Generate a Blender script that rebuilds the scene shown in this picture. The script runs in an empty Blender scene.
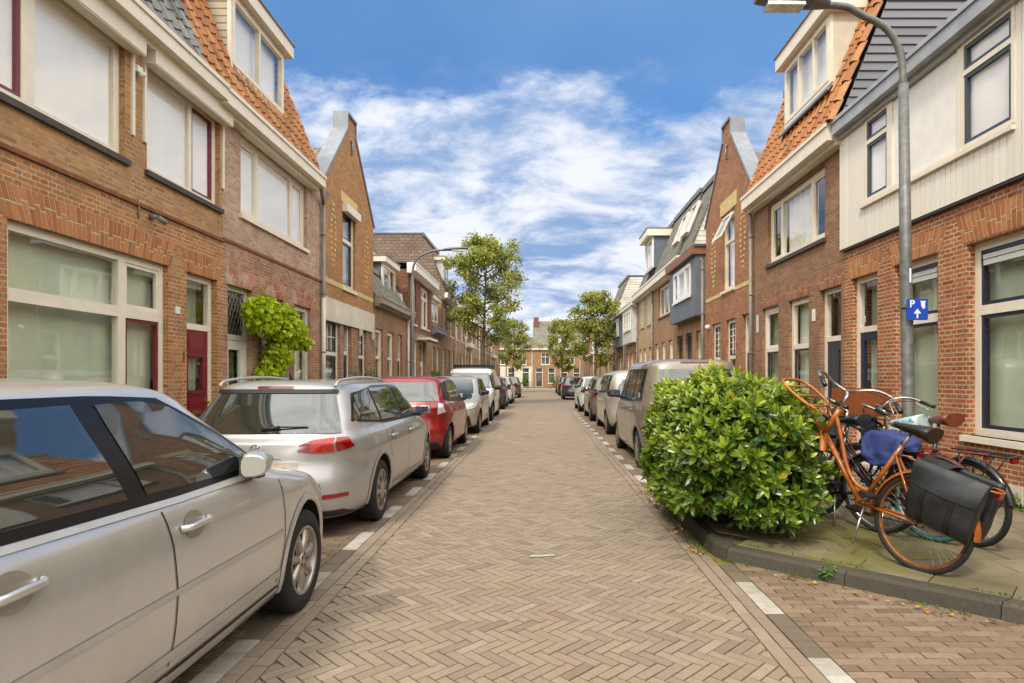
import bpy, bmesh, math, random
import numpy as np
from mathutils import Vector, Matrix
R = math.radians
random.seed(7)
rng = np.random.default_rng(7)
scene = bpy.context.scene
COL = scene.collection

# ------------------------------------------------------------------ camera, sky, sun, exposure
cam_d = bpy.data.cameras.new("camera"); cam = bpy.data.objects.new("camera", cam_d); COL.objects.link(cam)
cam.location = (0, 0, 1.48); cam.rotation_euler = (R(90), 0, 0)
cam_d.sensor_width = 36.0; cam_d.lens = 21.59
cam_d.shift_x = -28 / 1024; cam_d.shift_y = 35.5 / 1024
cam_d.clip_start = 0.05; cam_d.clip_end = 4000
scene.camera = cam
scene.view_settings.view_transform = 'Standard'; scene.view_settings.look = 'None'
scene.view_settings.gamma = 1.0; scene.view_settings.exposure = 0.47
scene.cycles.max_bounces = 7; scene.cycles.transparent_max_bounces = 16
scene.cycles.caustics_reflective = False; scene.cycles.caustics_refractive = False
scene.cycles.sample_clamp_indirect = 3.0
scene.cycles.use_denoising = True; scene.cycles.denoising_prefilter = 'ACCURATE'

SUN_EL, SUN_AZ = 48.0, 205.0      # azimuth measured clockwise from +Y: light comes from behind the camera, a bit left
world = bpy.data.worlds.new("World"); scene.world = world; world.use_nodes = True
FILL_BANK = 2.25
def build_world():
    nt = world.node_tree; N = nt.nodes; L = nt.links; N.clear()
    def n(t, **k):
        x = N.new(t)
        for a, b in k.items(): setattr(x, a, b)
        return x
    def m(op, a=None, b=None, c=None, clamp=False):
        x = n('ShaderNodeMath', operation=op, use_clamp=clamp)
        for i, v in enumerate((a, b, c)):
            if v is None: continue
            if isinstance(v, (int, float)): x.inputs[i].default_value = v
            else: L.new(v, x.inputs[i])
        return x.outputs[0]
    sky = n('ShaderNodeTexSky', sky_type='NISHITA', sun_disc=False, sun_elevation=R(SUN_EL), sun_rotation=R(SUN_AZ),
            air_density=1.0, dust_density=0.6, ozone_density=3.0, altitude=0)
    tint = n('ShaderNodeMix', data_type='RGBA', blend_type='MULTIPLY'); tint.inputs[0].default_value = 1.0; L.new(sky.outputs[0], tint.inputs[6]); tint.inputs[7].default_value = (0.42, 0.78, 1.12, 1)
    bg1 = n('ShaderNodeBackground'); bg1.inputs[1].default_value = 0.11; L.new(tint.outputs[2], bg1.inputs[0])
    tc = n('ShaderNodeTexCoord'); sep = n('ShaderNodeSeparateXYZ'); L.new(tc.outputs['Generated'], sep.inputs[0])
    z = m('ADD', m('MAXIMUM', sep.outputs[2], 0.0), 0.26)
    comb = n('ShaderNodeCombineXYZ')
    L.new(m('DIVIDE', sep.outputs[0], z), comb.inputs[0]); L.new(m('DIVIDE', sep.outputs[1], z), comb.inputs[1])
    def noise(scale, off, detail=8, rough=0.55, sx=1.0, sy=1.0, dist=0.0):
        mp = n('ShaderNodeMapping'); mp.inputs['Location'].default_value = off; mp.inputs['Scale'].default_value = (sx, sy, 1)
        mp.inputs['Rotation'].default_value = (0, 0, R(-18))
        L.new(comb.outputs[0], mp.inputs[0])
        x = n('ShaderNodeTexNoise'); x.inputs['Scale'].default_value = scale; x.inputs['Detail'].default_value = detail
        x.inputs['Roughness'].default_value = rough; x.inputs['Distortion'].default_value = dist
        L.new(mp.outputs[0], x.inputs['Vector']); return x.outputs['Fac']
    def smooth(v, a, b):
        x = n('ShaderNodeMapRange', interpolation_type='SMOOTHSTEP'); x.inputs[1].default_value = a; x.inputs[2].default_value = b
        L.new(v, x.inputs[0]); return x.outputs[0]
    big = noise(0.9, (3.1, 1.7, 0.4), 3, 0.5)
    det = noise(2.5, (2.6, 4.2, 0.0), 12, 0.58, 0.85, 1.0, 0.2)
    wisp = noise(6.5, (0.2, 2.2, 0.0), 8, 0.6, 0.75, 1.0, 0.2)
    # thick cloud in the lower half of the sky, thin veil above
    elev = sep.outputs[2]
    low = smooth(elev, 0.52, 0.27)
    dens = m('ADD', m('MULTIPLY', det, 0.68), m('MULTIPLY', wisp, 0.32))
    cov = m('ADD', dens, m('MULTIPLY', m('SUBTRACT', low, 0.46), 0.36))
    cov = smooth(cov, 0.41, 0.585)
    veil = m('MULTIPLY', m('ADD', m('MULTIPLY', smooth(big, 0.30, 0.62), 0.42), 0.26), m('SUBTRACT', 1.0, m('MULTIPLY', low, 0.72)))
    fac = m('MAXIMUM', cov, veil)
    fac = m('MINIMUM', fac, 1.0)
    # cloud colour: bright tops, blue-grey undersides
    shade = smooth(noise(3.0, (6.0, 1.0, 2.0), 9, 0.62, 0.9, 1.2, 0.3), 0.36, 0.60)
    ramp = n('ShaderNodeMix', data_type='RGBA')
    ramp.inputs[6].default_value = (0.25, 0.39, 0.66, 1); ramp.inputs[7].default_value = (0.84, 0.87, 0.95, 1)
    L.new(shade, ramp.inputs[0])
    ramp2 = n('ShaderNodeMix', data_type='RGBA'); L.new(m('MAXIMUM', m('MULTIPLY', cov, 1.0), 0.0), ramp2.inputs[0])
    ramp2.inputs[6].default_value = (0.24, 0.45, 0.76, 1); L.new(ramp.outputs[2], ramp2.inputs[7])
    bg2 = n('ShaderNodeBackground'); bg2.inputs[1].default_value = 0.80; L.new(ramp2.outputs[2], bg2.inputs[0])
    # added bright cloud glow outside the camera's view, put in to light the facades
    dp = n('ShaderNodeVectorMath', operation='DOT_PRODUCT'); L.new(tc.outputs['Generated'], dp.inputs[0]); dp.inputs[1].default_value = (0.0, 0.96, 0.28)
    fill_bank = m('MULTIPLY', smooth(dp.outputs['Value'], 0.80, 0.52), smooth(elev, 0.05, 0.45))
    fill_bank = m('MULTIPLY', fill_bank, m('ADD', 0.6, m('MULTIPLY', shade, 0.4)))
    bg3 = n('ShaderNodeBackground'); bg3.inputs[0].default_value = (1.0, 0.965, 0.90, 1); bg3.inputs[1].default_value = FILL_BANK
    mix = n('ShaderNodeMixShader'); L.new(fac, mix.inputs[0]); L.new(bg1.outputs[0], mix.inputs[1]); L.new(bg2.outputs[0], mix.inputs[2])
    mixb = n('ShaderNodeMixShader'); L.new(fill_bank, mixb.inputs[0]); L.new(mix.outputs[0], mixb.inputs[1]); L.new(bg3.outputs[0], mixb.inputs[2]); mix = mixb
    out = n('ShaderNodeOutputWorld'); L.new(mix.outputs[0], out.inputs[0])
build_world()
sun_d = bpy.data.lights.new("sun", 'SUN'); sun_d.energy = 2.0; sun_d.angle = R(8); sun_d.color = (1.0, 0.93, 0.82)
sun = bpy.data.objects.new("sun", sun_d); COL.objects.link(sun)
_d = Vector((math.sin(R(SUN_AZ)) * math.cos(R(SUN_EL)), math.cos(R(SUN_AZ)) * math.cos(R(SUN_EL)), math.sin(R(SUN_EL))))
sun.rotation_euler = (-_d).to_track_quat('-Z', 'Y').to_euler(); sun.location = _d * 60

# ------------------------------------------------------------------ helpers
def lin(r, g, b):
    def f(c):
        c /= 255.0
        return c / 12.92 if c <= 0.04045 else ((c + 0.055) / 1.055) ** 2.4
    return (f(r), f(g), f(b), 1.0)

class NT:
    def __init__(s, name):
        s.m = bpy.data.materials.new(name); s.m.use_nodes = True
        s.t = s.m.node_tree; s.N = s.t.nodes; s.L = s.t.links
        s.b = s.N['Principled BSDF']; s.out = s.N['Material Output']
    def n(s, t, **k):
        x = s.N.new(t)
        for a, b in k.items(): setattr(x, a, b)
        return x
    def set(s, x, i, v):
        if isinstance(v, bpy.types.NodeSocket): s.L.new(v, x.inputs[i])
        else: x.inputs[i].default_value = v
    def math(s, op, a, b=0.0, c=0.0, clamp=False):
        x = s.n('ShaderNodeMath', operation=op, use_clamp=clamp); s.set(x, 0, a); s.set(x, 1, b); s.set(x, 2, c); return x.outputs[0]
    def mix(s, f, a, b, blend='MIX'):
        x = s.n('ShaderNodeMix', data_type='RGBA', blend_type=blend); s.set(x, 0, f); s.set(x, 6, a); s.set(x, 7, b); return x.outputs[2]
    def noise(s, scale, detail=4, rough=0.55, vec=None, sc=None, dist=0.0):
        x = s.n('ShaderNodeTexNoise'); x.inputs['Scale'].default_value = scale; x.inputs['Detail'].default_value = detail
        x.inputs['Roughness'].default_value = rough; x.inputs['Distortion'].default_value = dist
        if vec is None: vec = s.pos()
        if sc is not None:
            mp = s.n('ShaderNodeMapping'); mp.inputs['Scale'].default_value = sc; s.L.new(vec, mp.inputs[0]); vec = mp.outputs[0]
        s.L.new(vec, x.inputs['Vector']); return x.outputs['Fac']
    def pos(s):
        if not hasattr(s, '_p'): s._p = s.n('ShaderNodeNewGeometry').outputs['Position']
        return s._p
    def obj(s):
        if not hasattr(s, '_o'): s._o = s.n('ShaderNodeTexCoord').outputs['Object']
        return s._o
    def uv(s):
        if not hasattr(s, '_u'):
            x = s.n('ShaderNodeUVMap'); x.uv_map = 'uv'; s._u = x.outputs[0]
        return s._u
    def attr(s, name='rnd'):
        return s.n('ShaderNodeAttribute', attribute_name=name).outputs['Fac']
    def range(s, v, a, b, c=0.0, d=1.0, sm=True):
        x = s.n('ShaderNodeMapRange'); x.interpolation_type = 'SMOOTHSTEP' if sm else 'LINEAR'
        s.set(x, 0, v); x.inputs[1].default_value = a; x.inputs[2].default_value = b; x.inputs[3].default_value = c; x.inputs[4].default_value = d
        return x.outputs[0]
    def bump(s, h, strength=0.3, dist=0.01):
        x = s.n('ShaderNodeBump'); x.inputs['Strength'].default_value = strength; x.inputs['Distance'].default_value = dist
        s.L.new(h, x.inputs['Height']); s.L.new(x.outputs[0], s.b.inputs['Normal']); return x
    def ramp(s, v, stops):
        x = s.n('ShaderNodeValToRGB'); e = x.color_ramp.elements
        while len(e) < len(stops): e.new(0.5)
        for i, (p, c) in enumerate(stops): e[i].position = p; e[i].color = c
        s.set(x, 0, v); return x.outputs[0]

MATS = {}
def simple(name, col, rough=0.6, metal=0.0, coat=0.0, var=0.12, scale=6.0, bump=0.0, bscale=80.0, spec=0.5, tr=0.0):
    k = NT(name); c = col
    nz = k.noise(scale, 5, 0.6)
    dark = tuple(x * (1 - var) for x in c[:3]) + (1,); lite = tuple(min(1, x * (1 + var)) for x in c[:3]) + (1,)
    k.L.new(k.mix(k.range(nz, 0.3, 0.7), dark, lite), k.b.inputs['Base Color'])
    k.b.inputs['Roughness'].default_value = rough; k.b.inputs['Metallic'].default_value = metal
    k.b.inputs['Coat Weight'].default_value = coat; k.b.inputs['Coat Roughness'].default_value = 0.04
    k.b.inputs['Specular IOR Level'].default_value = spec
    if bump: k.bump(k.noise(bscale, 4, 0.6), bump, 0.004)
    MATS[name] = k.m; return k.m

def brick(name, c1, c2, mortar, stain=None, stain_amt=0.0, bw=0.212, rh=0.0555, mort=0.0085, wet=0.5, white=0.0):
    """c1..c2 two brick colours mixed per brick; weathering comes from broad noise"""
    k = NT(name); uv = k.uv()
    bt = k.n('ShaderNodeTexBrick'); bt.offset = 0.5; bt.squash = 0.5; bt.squash_frequency = 2
    jit = k.noise(9.0, 2, 0.5, uv)
    # slightly uneven courses
    vm = k.n('ShaderNodeVectorMath', operation='ADD'); sc = k.n('ShaderNodeCombineXYZ')
    k.L.new(k.math('MULTIPLY', k.math('SUBTRACT', jit, 0.5), 0.006), sc.inputs[1]); k.L.new(k.math('MULTIPLY', k.math('SUBTRACT', jit, 0.5), -0.008), sc.inputs[0])
    k.L.new(uv, vm.inputs[0]); k.L.new(sc.outputs[0], vm.inputs[1])
    k.L.new(vm.outputs[0], bt.inputs['Vector'])
    bt.inputs['Color1'].default_value = (0, 0, 0, 1); bt.inputs['Color2'].default_value = (1, 1, 1, 1); bt.inputs['Mortar'].default_value = (0.5, 0.5, 0.5, 1)
    bt.inputs['Scale'].default_value = 1.0; bt.inputs['Mortar Size'].default_value = mort; bt.inputs['Mortar Smooth'].default_value = 0.25
    bt.inputs['Bias'].default_value = 0.0; bt.inputs['Brick Width'].default_value = bw; bt.inputs['Row Height'].default_value = rh
    val = bt.outputs['Color']
    dk = tuple(x * 0.78 for x in c1[:3]) + (1,)
    base = k.ramp(val, [(0.0, dk), (0.05, c1), (0.8, c2), (1.0, tuple(min(1, x * 1.18) for x in c2[:3]) + (1,))])
    fine = k.noise(38, 5, 0.65, uv)
    base = k.mix(k.range(fine, 0.35, 0.75, 0.0, 0.45), base, dk, 'MIX')
    base = k.mix(k.range(k.noise(11, 4, 0.6, uv), 0.5, 0.75, 0.0, 0.35), base, mortar)
    broad = k.noise(0.75, 5, 0.6, uv, (1, 1.5, 1))
    base = k.mix(k.range(broad, 0.38, 0.66, 0.0, 0.35), base, tuple(x * 0.70 for x in c1[:3]) + (1,))
    if white:
        wn = k.noise(2.1, 8, 0.7, uv, (1, 1, 1))
        base = k.mix(k.range(wn, 0.48, 0.75, 0.0, white), base, lin(214, 200, 184))
    mo = k.mix(k.range(k.noise(3, 4, 0.6, uv), 0.3, 0.7), mortar, tuple(x * 0.6 for x in mortar[:3]) + (1,))
    col = k.mix(bt.outputs['Fac'], base, mo)
    k.L.new(col, k.b.inputs['Base Color']); k.b.inputs['Roughness'].default_value = 0.85; k.b.inputs['Specular IOR Level'].default_value = 0.3
    h = k.math('SUBTRACT', 1.0, bt.outputs['Fac']); h = k.math('ADD', h, k.math('MULTIPLY', fine, 0.5))
    k.bump(h, 0.6, 0.006)
    MATS[name] = k.m; return k.m

def rndmat(name, stops, rough=0.7, spec=0.4, nscale=30, nvar=0.3, bump=0.3, coat=0.0, dirt=None):
    """colour from the per-piece attribute rnd"""
    k = NT(name)
    base = k.ramp(k.attr(), stops)
    nz = k.noise(nscale, 5, 0.65)
    base = k.mix(k.range(nz, 0.35, 0.72, 0.0, nvar), base, tuple(x * 0.45 for x in stops[0][1][:3]) + (1,))
    if dirt is not None:
        dc, ds, da = dirt
        base = k.mix(k.range(k.noise(ds, 6, 0.65), 0.46, 0.68, 0.0, da), base, dc)
    k.L.new(base, k.b.inputs['Base Color']); k.b.inputs['Roughness'].default_value = rough
    k.b.inputs['Specular IOR Level'].default_value = spec; k.b.inputs['Coat Weight'].default_value = coat
    if bump: k.bump(nz, bump, 0.004)
    MATS[name] = k.m; return k.m

def leafmat(name, stops, rough=0.35, spec=0.5, trans=0.35):
    k = NT(name); base = k.ramp(k.attr(), stops)
    base = k.mix(k.range(k.noise(14, 3, 0.5), 0.3, 0.7, 0.0, 0.35), base, tuple(x * 0.55 for x in stops[0][1][:3]) + (1,))
    k.L.new(base, k.b.inputs['Base Color']); k.b.inputs['Roughness'].default_value = rough; k.b.inputs['Specular IOR Level'].default_value = spec
    tr = k.n('ShaderNodeBsdfTranslucent'); k.L.new(base, tr.inputs[0])
    mx = k.n('ShaderNodeMixShader'); mx.inputs[0].default_value = trans
    k.L.new(k.b.outputs[0], mx.inputs[1]); k.L.new(tr.outputs[0], mx.inputs[2]); k.L.new(mx.outputs[0], k.out.inputs[0])
    MATS[name] = k.m; return k.m

def glassmat(name, tint, ior=1.55, extra=0.05):
    k = NT(name); k.N.remove(k.b)
    tr = k.n('ShaderNodeBsdfTransparent'); tr.inputs[0].default_value = tint
    gl = k.n('ShaderNodeBsdfGlossy'); gl.inputs['Roughness'].default_value = 0.015; gl.inputs[0].default_value = (0.95, 0.97, 0.97, 1)
    lw = k.n('ShaderNodeLayerWeight'); lw.inputs[0].default_value = 0.5
    fres = k.math('ADD', k.math('MULTIPLY', k.math('POWER', lw.outputs['Facing'], 4.0), 0.9), 0.05+extra, clamp=True)
    bp = k.n('ShaderNodeBump'); bp.inputs['Strength'].default_value = 0.10; bp.inputs['Distance'].default_value = 0.02
    k.L.new(k.noise(1.6, 2, 0.4), bp.inputs['Height']); k.L.new(bp.outputs[0], gl.inputs['Normal'])
    mx = k.n('ShaderNodeMixShader'); k.L.new(fres, mx.inputs[0])
    k.L.new(tr.outputs[0], mx.inputs[1]); k.L.new(gl.outputs[0], mx.inputs[2]); k.L.new(mx.outputs[0], k.out.inputs[0])
    MATS[name] = k.m; return k.m

def clothmat(name, col, trans=0.3, var=0.08):
    k = NT(name)
    c = k.mix(k.range(k.noise(2.5, 4, 0.5), 0.3, 0.7), tuple(x * (1 - var) for x in col[:3]) + (1,), col)
    df = k.n('ShaderNodeBsdfDiffuse'); k.L.new(c, df.inputs[0]); tl = k.n('ShaderNodeBsdfTranslucent'); k.L.new(c, tl.inputs[0])
    mx = k.n('ShaderNodeMixShader'); mx.inputs[0].default_value = trans; k.L.new(df.outputs[0], mx.inputs[1]); k.L.new(tl.outputs[0], mx.inputs[2])
    k.N.remove(k.b); k.L.new(mx.outputs[0], k.out.inputs[0]); MATS[name] = k.m; return k.m

# mesh builder ------------------------------------------------------
class MB:
    def __init__(s, tf=None, flip=False):
        s.v = []; s.f = []; s.mi = []; s.r = []; s.sm = []; s.tf = tf; s.flip = flip; s.tuv = None
    def vert(s, p):
        if s.tf: p = s.tf(*p)
        s.v.append(tuple(p)); return len(s.v) - 1
    def face(s, idx, mi=0, r=0.5, sm=False):
        idx = list(idx)
        if s.flip: idx = idx[::-1]
        s.f.append(idx); s.mi.append(mi); s.r.append(r); s.sm.append(sm)
    def quad(s, a, b, c, d, mi=0, r=0.5, sm=False):
        i = [s.vert(p) for p in (a, b, c, d)]; s.face(i, mi, r, sm)
    def poly(s, pts, mi=0, r=0.5): s.face([s.vert(p) for p in pts], mi, r)
    def box(s, x0, x1, y0, y1, z0, z1, mi=0, r=0.5, skip=''):
        if x1 < x0: x0, x1 = x1, x0
        if y1 < y0: y0, y1 = y1, y0
        if z1 < z0: z0, z1 = z1, z0
        i = [s.vert(p) for p in ((x0,y0,z0),(x1,y0,z0),(x1,y1,z0),(x0,y1,z0),(x0,y0,z1),(x1,y0,z1),(x1,y1,z1),(x0,y1,z1))]
        F = {'b':(0,3,2,1),'t':(4,5,6,7),'f':(0,1,5,4),'k':(2,3,7,6),'l':(3,0,4,7),'r':(1,2,6,5)}
        for kk, q in F.items():
            if kk not in skip: s.face([i[j] for j in q], mi, r)
    def prism(s, pts0, pts1, mi=0, r=0.5):
        """pts0/pts1: matching loops; caps and sides"""
        a = [s.vert(p) for p in pts0]; b = [s.vert(p) for p in pts1]; n = len(a)
        s.face(a[::-1], mi, r); s.face(b, mi, r)
        for i in range(n): s.face((a[i], a[(i+1) % n], b[(i+1) % n], b[i]), mi, r)
    def grid(s, P, mi=0, r=0.5, sm=True, closed_u=False):
        """P[i][j] grid of points"""
        ids = [[s.vert(p) for p in row] for row in P]; nu = len(P); nv = len(P[0])
        for i in range(nu - 1):
            for j in range(nv - 1): s.face((ids[i][j], ids[i+1][j], ids[i+1][j+1], ids[i][j+1]), mi, r, sm)
            if closed_u: s.face((ids[i][nv-1], ids[i+1][nv-1], ids[i+1][0], ids[i][0]), mi, r, sm)
        return ids
    def tube(s, pts, rad, n=8, mi=0, r=0.5, caps=True, close=False, flat=1.0):
        pts = [Vector(p) for p in pts]; m = len(pts)
        if not isinstance(rad, (list, tuple)): rad = [rad] * m
        T = []
        for i in range(m):
            if close: t = pts[(i+1) % m] - pts[i-1]
            else: t = pts[min(i+1, m-1)] - pts[max(i-1, 0)]
            T.append(t.normalized() if t.length > 1e-9 else Vector((0,0,1)))
        up = Vector((0,0,1)) if abs(T[0].z) < 0.9 else Vector((1,0,0))
        nrm = (up - T[0] * up.dot(T[0])).normalized(); rows = []
        for i in range(m):
            nrm = (nrm - T[i] * nrm.dot(T[i]))
            nrm = nrm.normalized() if nrm.length > 1e-6 else T[i].orthogonal().normalized()
            bn = T[i].cross(nrm)
            rows.append([s.vert(pts[i] + (nrm * math.cos(2*math.pi*k/n) + bn * math.sin(2*math.pi*k/n) * flat) * rad[i]) for k in range(n)])
        rng_ = range(m) if close else range(m - 1)
        for i in rng_:
            a = rows[i]; b = rows[(i+1) % m]
            for k in range(n): s.face((a[k], a[(k+1) % n], b[(k+1) % n], b[k]), mi, r, True)
        if caps and not close:
            s.face(rows[0][::-1], mi, r); s.face(rows[-1], mi, r)
    def lathe(s, prof, c, ax, n=32, mi=0, r=0.5, sm=True, cap=False):
        """prof: (radius, offset along axis) list; ax 'x','y','z'"""
        rows = []
        for (rr, o) in prof:
            row = []
            for k in range(n):
                a = 2*math.pi*k/n; p = (rr*math.cos(a), rr*math.sin(a))
                if ax == 'x': q = (c[0]+o, c[1]+p[0], c[2]+p[1])
                elif ax == 'y': q = (c[0]+p[1], c[1]+o, c[2]+p[0])
                else: q = (c[0]+p[0], c[1]+p[1], c[2]+o)
                row.append(s.vert(q))
            rows.append(row)
        for i in range(len(rows)-1):
            for k in range(n): s.face((rows[i][k], rows[i][(k+1) % n], rows[i+1][(k+1) % n], rows[i+1][k]), mi, r, sm)
        if cap: s.face(rows[0][::-1], mi, r); s.face(rows[-1], mi, r)
    def plate(s, u0, u1, v0, v1, w0, w1, holes=(), mi=0, r=0.5, bands=None, back=True, edges=True, reveal_mi=None):
        """slab in u,v between w0 (back) and w1 (front) with rectangular holes"""
        us = sorted(set([u0, u1] + [h[0] for h in holes if u0 < h[0] < u1] + [h[1] for h in holes if u0 < h[1] < u1]))
        vs = set([v0, v1] + [h[2] for h in holes if v0 < h[2] < v1] + [h[3] for h in holes if v0 < h[3] < v1])
        if bands:
            for b in bands: vs |= {x for x in b[:2] if v0 < x < v1}
        vs = sorted(vs)
        for i in range(len(us)-1):
            for j in range(len(vs)-1):
                cu = (us[i]+us[i+1])/2; cv = (vs[j]+vs[j+1])/2
                if any(h[0] < cu < h[1] and h[2] < cv < h[3] for h in holes): continue
                m_ = mi
                if bands:
                    for b in bands:
                        if b[0] <= cv <= b[1]: m_ = b[2]
                s.quad((us[i],vs[j],w1),(us[i+1],vs[j],w1),(us[i+1],vs[j+1],w1),(us[i],vs[j+1],w1), m_, r)
                if back: s.quad((us[i],vs[j],w0),(us[i],vs[j+1],w0),(us[i+1],vs[j+1],w0),(us[i+1],vs[j],w0), m_, r)
        def ring(a, b, c, d, inner, m_):
            P = [(a,c),(b,c),(b,d),(a,d)]
            for q in range(4):
                p0 = P[q]; p1 = P[(q+1) % 4]
                if inner: s.quad((p0[0],p0[1],w1),(p1[0],p1[1],w1),(p1[0],p1[1],w0),(p0[0],p0[1],w0), m_, r)
                else: s.quad((p0[0],p0[1],w0),(p1[0],p1[1],w0),(p1[0],p1[1],w1),(p0[0],p0[1],w1), m_, r)
        for h in holes:
            m_ = mi
            if bands:
                for b in bands:
                    if b[0] <= (h[2]+h[3])/2 <= b[1]: m_ = b[2]
            if reveal_mi is not None: m_ = reveal_mi
            ring(h[0], h[1], max(h[2], v0), min(h[3], v1), True, m_)
        if edges: ring(u0, u1, v0, v1, False, mi)
    def build(s, name, mats, parent=None, origin=None, recalc=False, autosm=None):
        o3 = Vector((0,0,0))
        if parent is not None:
            p = parent
            while p is not None: o3 += Vector(p.location) if p.rotation_euler[:] == (0,0,0) or p.parent is None else Vector(p.location); p = p.parent
        local = origin == 'local'
        if local: o3 = Vector((0,0,0))
        elif origin is not None: o3 = Vector(origin)
        V = np.array(s.v, dtype=float).reshape(-1, 3) - np.array(o3)
        me = bpy.data.meshes.new(name); me.from_pydata(V.tolist(), [], s.f)
        if not isinstance(mats, (list, tuple)): mats = [mats]
        for m in mats: me.materials.append(m)
        n = len(me.polygons)
        me.polygons.foreach_set('material_index', s.mi); me.polygons.foreach_set('use_smooth', s.sm)
        a = me.attributes.new('rnd', 'FLOAT', 'FACE'); a.data.foreach_set('value', s.r)
        if recalc:
            bm = bmesh.new(); bm.from_mesh(me); bmesh.ops.remove_doubles(bm, verts=bm.verts, dist=1e-5)
            bmesh.ops.recalc_face_normals(bm, faces=bm.faces); bm.to_mesh(me); bm.free()
        if autosm: me.set_sharp_from_angle(angle=R(autosm))
        uvmesh(me, np.array(o3))
        me.update()
        ob = bpy.data.objects.new(name, me); COL.objects.link(ob)
        if parent is not None: ob.parent = parent
        elif origin is not None and not local: ob.location = o3
        return ob

def uvmesh(me, off=np.zeros(3)):
    nl = len(me.loops); npol = len(me.polygons)
    if nl == 0: return
    vi = np.empty(nl, dtype=np.int32); me.loops.foreach_get('vertex_index', vi)
    co = np.empty(len(me.vertices)*3); me.vertices.foreach_get('co', co); co = co.reshape(-1,3) + off
    nr = np.empty(npol*3); me.polygons.foreach_get('normal', nr); nr = nr.reshape(-1,3)
    lt = np.empty(npol, dtype=np.int32); me.polygons.foreach_get('loop_total', lt)
    n = np.repeat(nr, lt, axis=0); P = co[vi]
    ua = np.stack([-n[:,1], n[:,0], np.zeros(nl)], 1); ln = np.linalg.norm(ua, axis=1)
    flat = ln < 0.2
    ua[flat] = (1,0,0); ln[flat] = 1; ua /= ln[:,None]
    # keep direction of the u axis consistent (no mirroring between sides)
    va = np.cross(n, ua); va[flat] = (0,1,0)
    uv = np.stack([(P*ua).sum(1), (P*va).sum(1)], 1)
    l = me.uv_layers.new(name='uv'); l.data.foreach_set('uv', uv.astype(np.float32).ravel())

def tag(o, label=None, cat=None, group=None, kind=None):
    if label: o['label'] = label
    if cat: o['category'] = cat
    if group: o['group'] = group
    if kind: o['kind'] = kind
    return o
def thing(name, loc, label, cat, group=None, rotz=0.0):
    o = bpy.data.objects.new(name, None); COL.objects.link(o); o.location = loc; o.rotation_euler = (0,0,rotz)
    o.empty_display_size = 0.2
    return tag(o, label, cat, group)
def catmull(pts, n=8, close=False):
    P = [Vector(p) for p in pts]; m = len(P); out = []
    seg = m if close else m-1
    for i in range(seg):
        p0 = P[(i-1) % m] if close or i > 0 else P[0]; p1 = P[i]; p2 = P[(i+1) % m]; p3 = P[(i+2) % m] if close or i+2 < m else P[-1]
        for k in range(n):
            t = k/n; out.append(0.5*((2*p1)+(-p0+p2)*t+(2*p0-5*p1+4*p2-p3)*t*t+(-p0+3*p1-3*p2+p3)*t*t*t))
    if not close: out.append(P[-1])
    return out

# ------------------------------------------------------------------ materials
cream = simple('cream_paint', lin(222, 212, 192), 0.45, var=0.05, bump=0.05)
white = simple('white_paint', lin(226, 222, 212), 0.4, var=0.05, bump=0.05)
offw = simple('aged_white_paint', lin(205, 198, 182), 0.55, var=0.14, scale=3, bump=0.1)
stonew = simple('pale_render', lin(205, 196, 176), 0.8, var=0.12, scale=2, bump=0.2)
sandst = simple('sandstone', lin(196, 172, 118), 0.85, var=0.15, scale=8, bump=0.3)
maroon = simple('maroon_paint', lin(112, 22, 34), 0.3, var=0.1, coat=0.3)
navy = simple('navy_paint', lin(28, 36, 60), 0.35, var=0.1, coat=0.2)
bluegrey = simple('blue_grey_paint', lin(62, 67, 78), 0.4, var=0.06)
dgrey = simple('dark_grey_paint', lin(58, 60, 64), 0.4, var=0.1)
zinc = simple('zinc', lin(132, 136, 141), 0.5, 0.35, var=0.12, scale=4, bump=0.1)
zincl = simple('pale_zinc', lin(158, 161, 164), 0.5, 0.1, var=0.12, scale=4, bump=0.1)
zincd = simple('weathered_zinc', lin(120, 122, 120), 0.6, 0.2, var=0.2, scale=3, bump=0.1)
galv = simple('galvanised_steel', lin(108, 108, 104), 0.5, 0.3, var=0.25, scale=14, bump=0.15, bscale=40)
pipeg = simple('grey_pipe', lin(128, 124, 116), 0.5, var=0.15, scale=3)
sillm = simple('dark_sill', lin(70, 60, 52), 0.7, var=0.2, bump=0.2)
black = simple('black_plastic', lin(20, 20, 22), 0.5, var=0.2)
dark = simple('interior_dark', lin(40, 36, 32), 0.9, var=0.2)
woodb = simple('brown_wood', lin(128, 84, 58), 0.55, var=0.2, scale=5, bump=0.2)
asph = simple('bitumen_roof', lin(84, 82, 80), 0.9, var=0.25, scale=3, bump=0.3)
brass = simple('brass', lin(190, 150, 80), 0.3, 0.9, var=0.1)
slatem = simple('slate_cladding', lin(92, 92, 98), 0.6, var=0.12, scale=5, bump=0.15)
lgreyp = simple('light_grey_panel', lin(196, 196, 190), 0.5, var=0.06, scale=3)
bluep = simple('blue_grey_panel', lin(96, 102, 112), 0.45, var=0.1, scale=3)
moldt = simple('aged_timber', lin(150, 140, 122), 0.7, var=0.2, scale=4, bump=0.2)
B_up = brick('brick_buff_orange', lin(162, 112, 66), lin(186, 136, 86), lin(172, 156, 130))
B_lo = brick('brick_orange_red', lin(156, 97, 54), lin(182, 120, 72), lin(182, 166, 134))
B_h2u = brick('brick_pale_pink', lin(164, 124, 98), lin(190, 154, 126), lin(184, 172, 154), white=0.35)
B_h2l = brick('brick_weathered_red', lin(144, 92, 62), lin(174, 122, 90), lin(172, 158, 136), white=0.5)
B_h3 = brick('brick_amber', lin(164, 114, 68), lin(186, 136, 88), lin(160, 132, 98), mort=0.008)
B_h3l = brick('brick_brown_red', lin(130, 82, 52), lin(158, 106, 70), lin(186, 172, 150))
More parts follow.
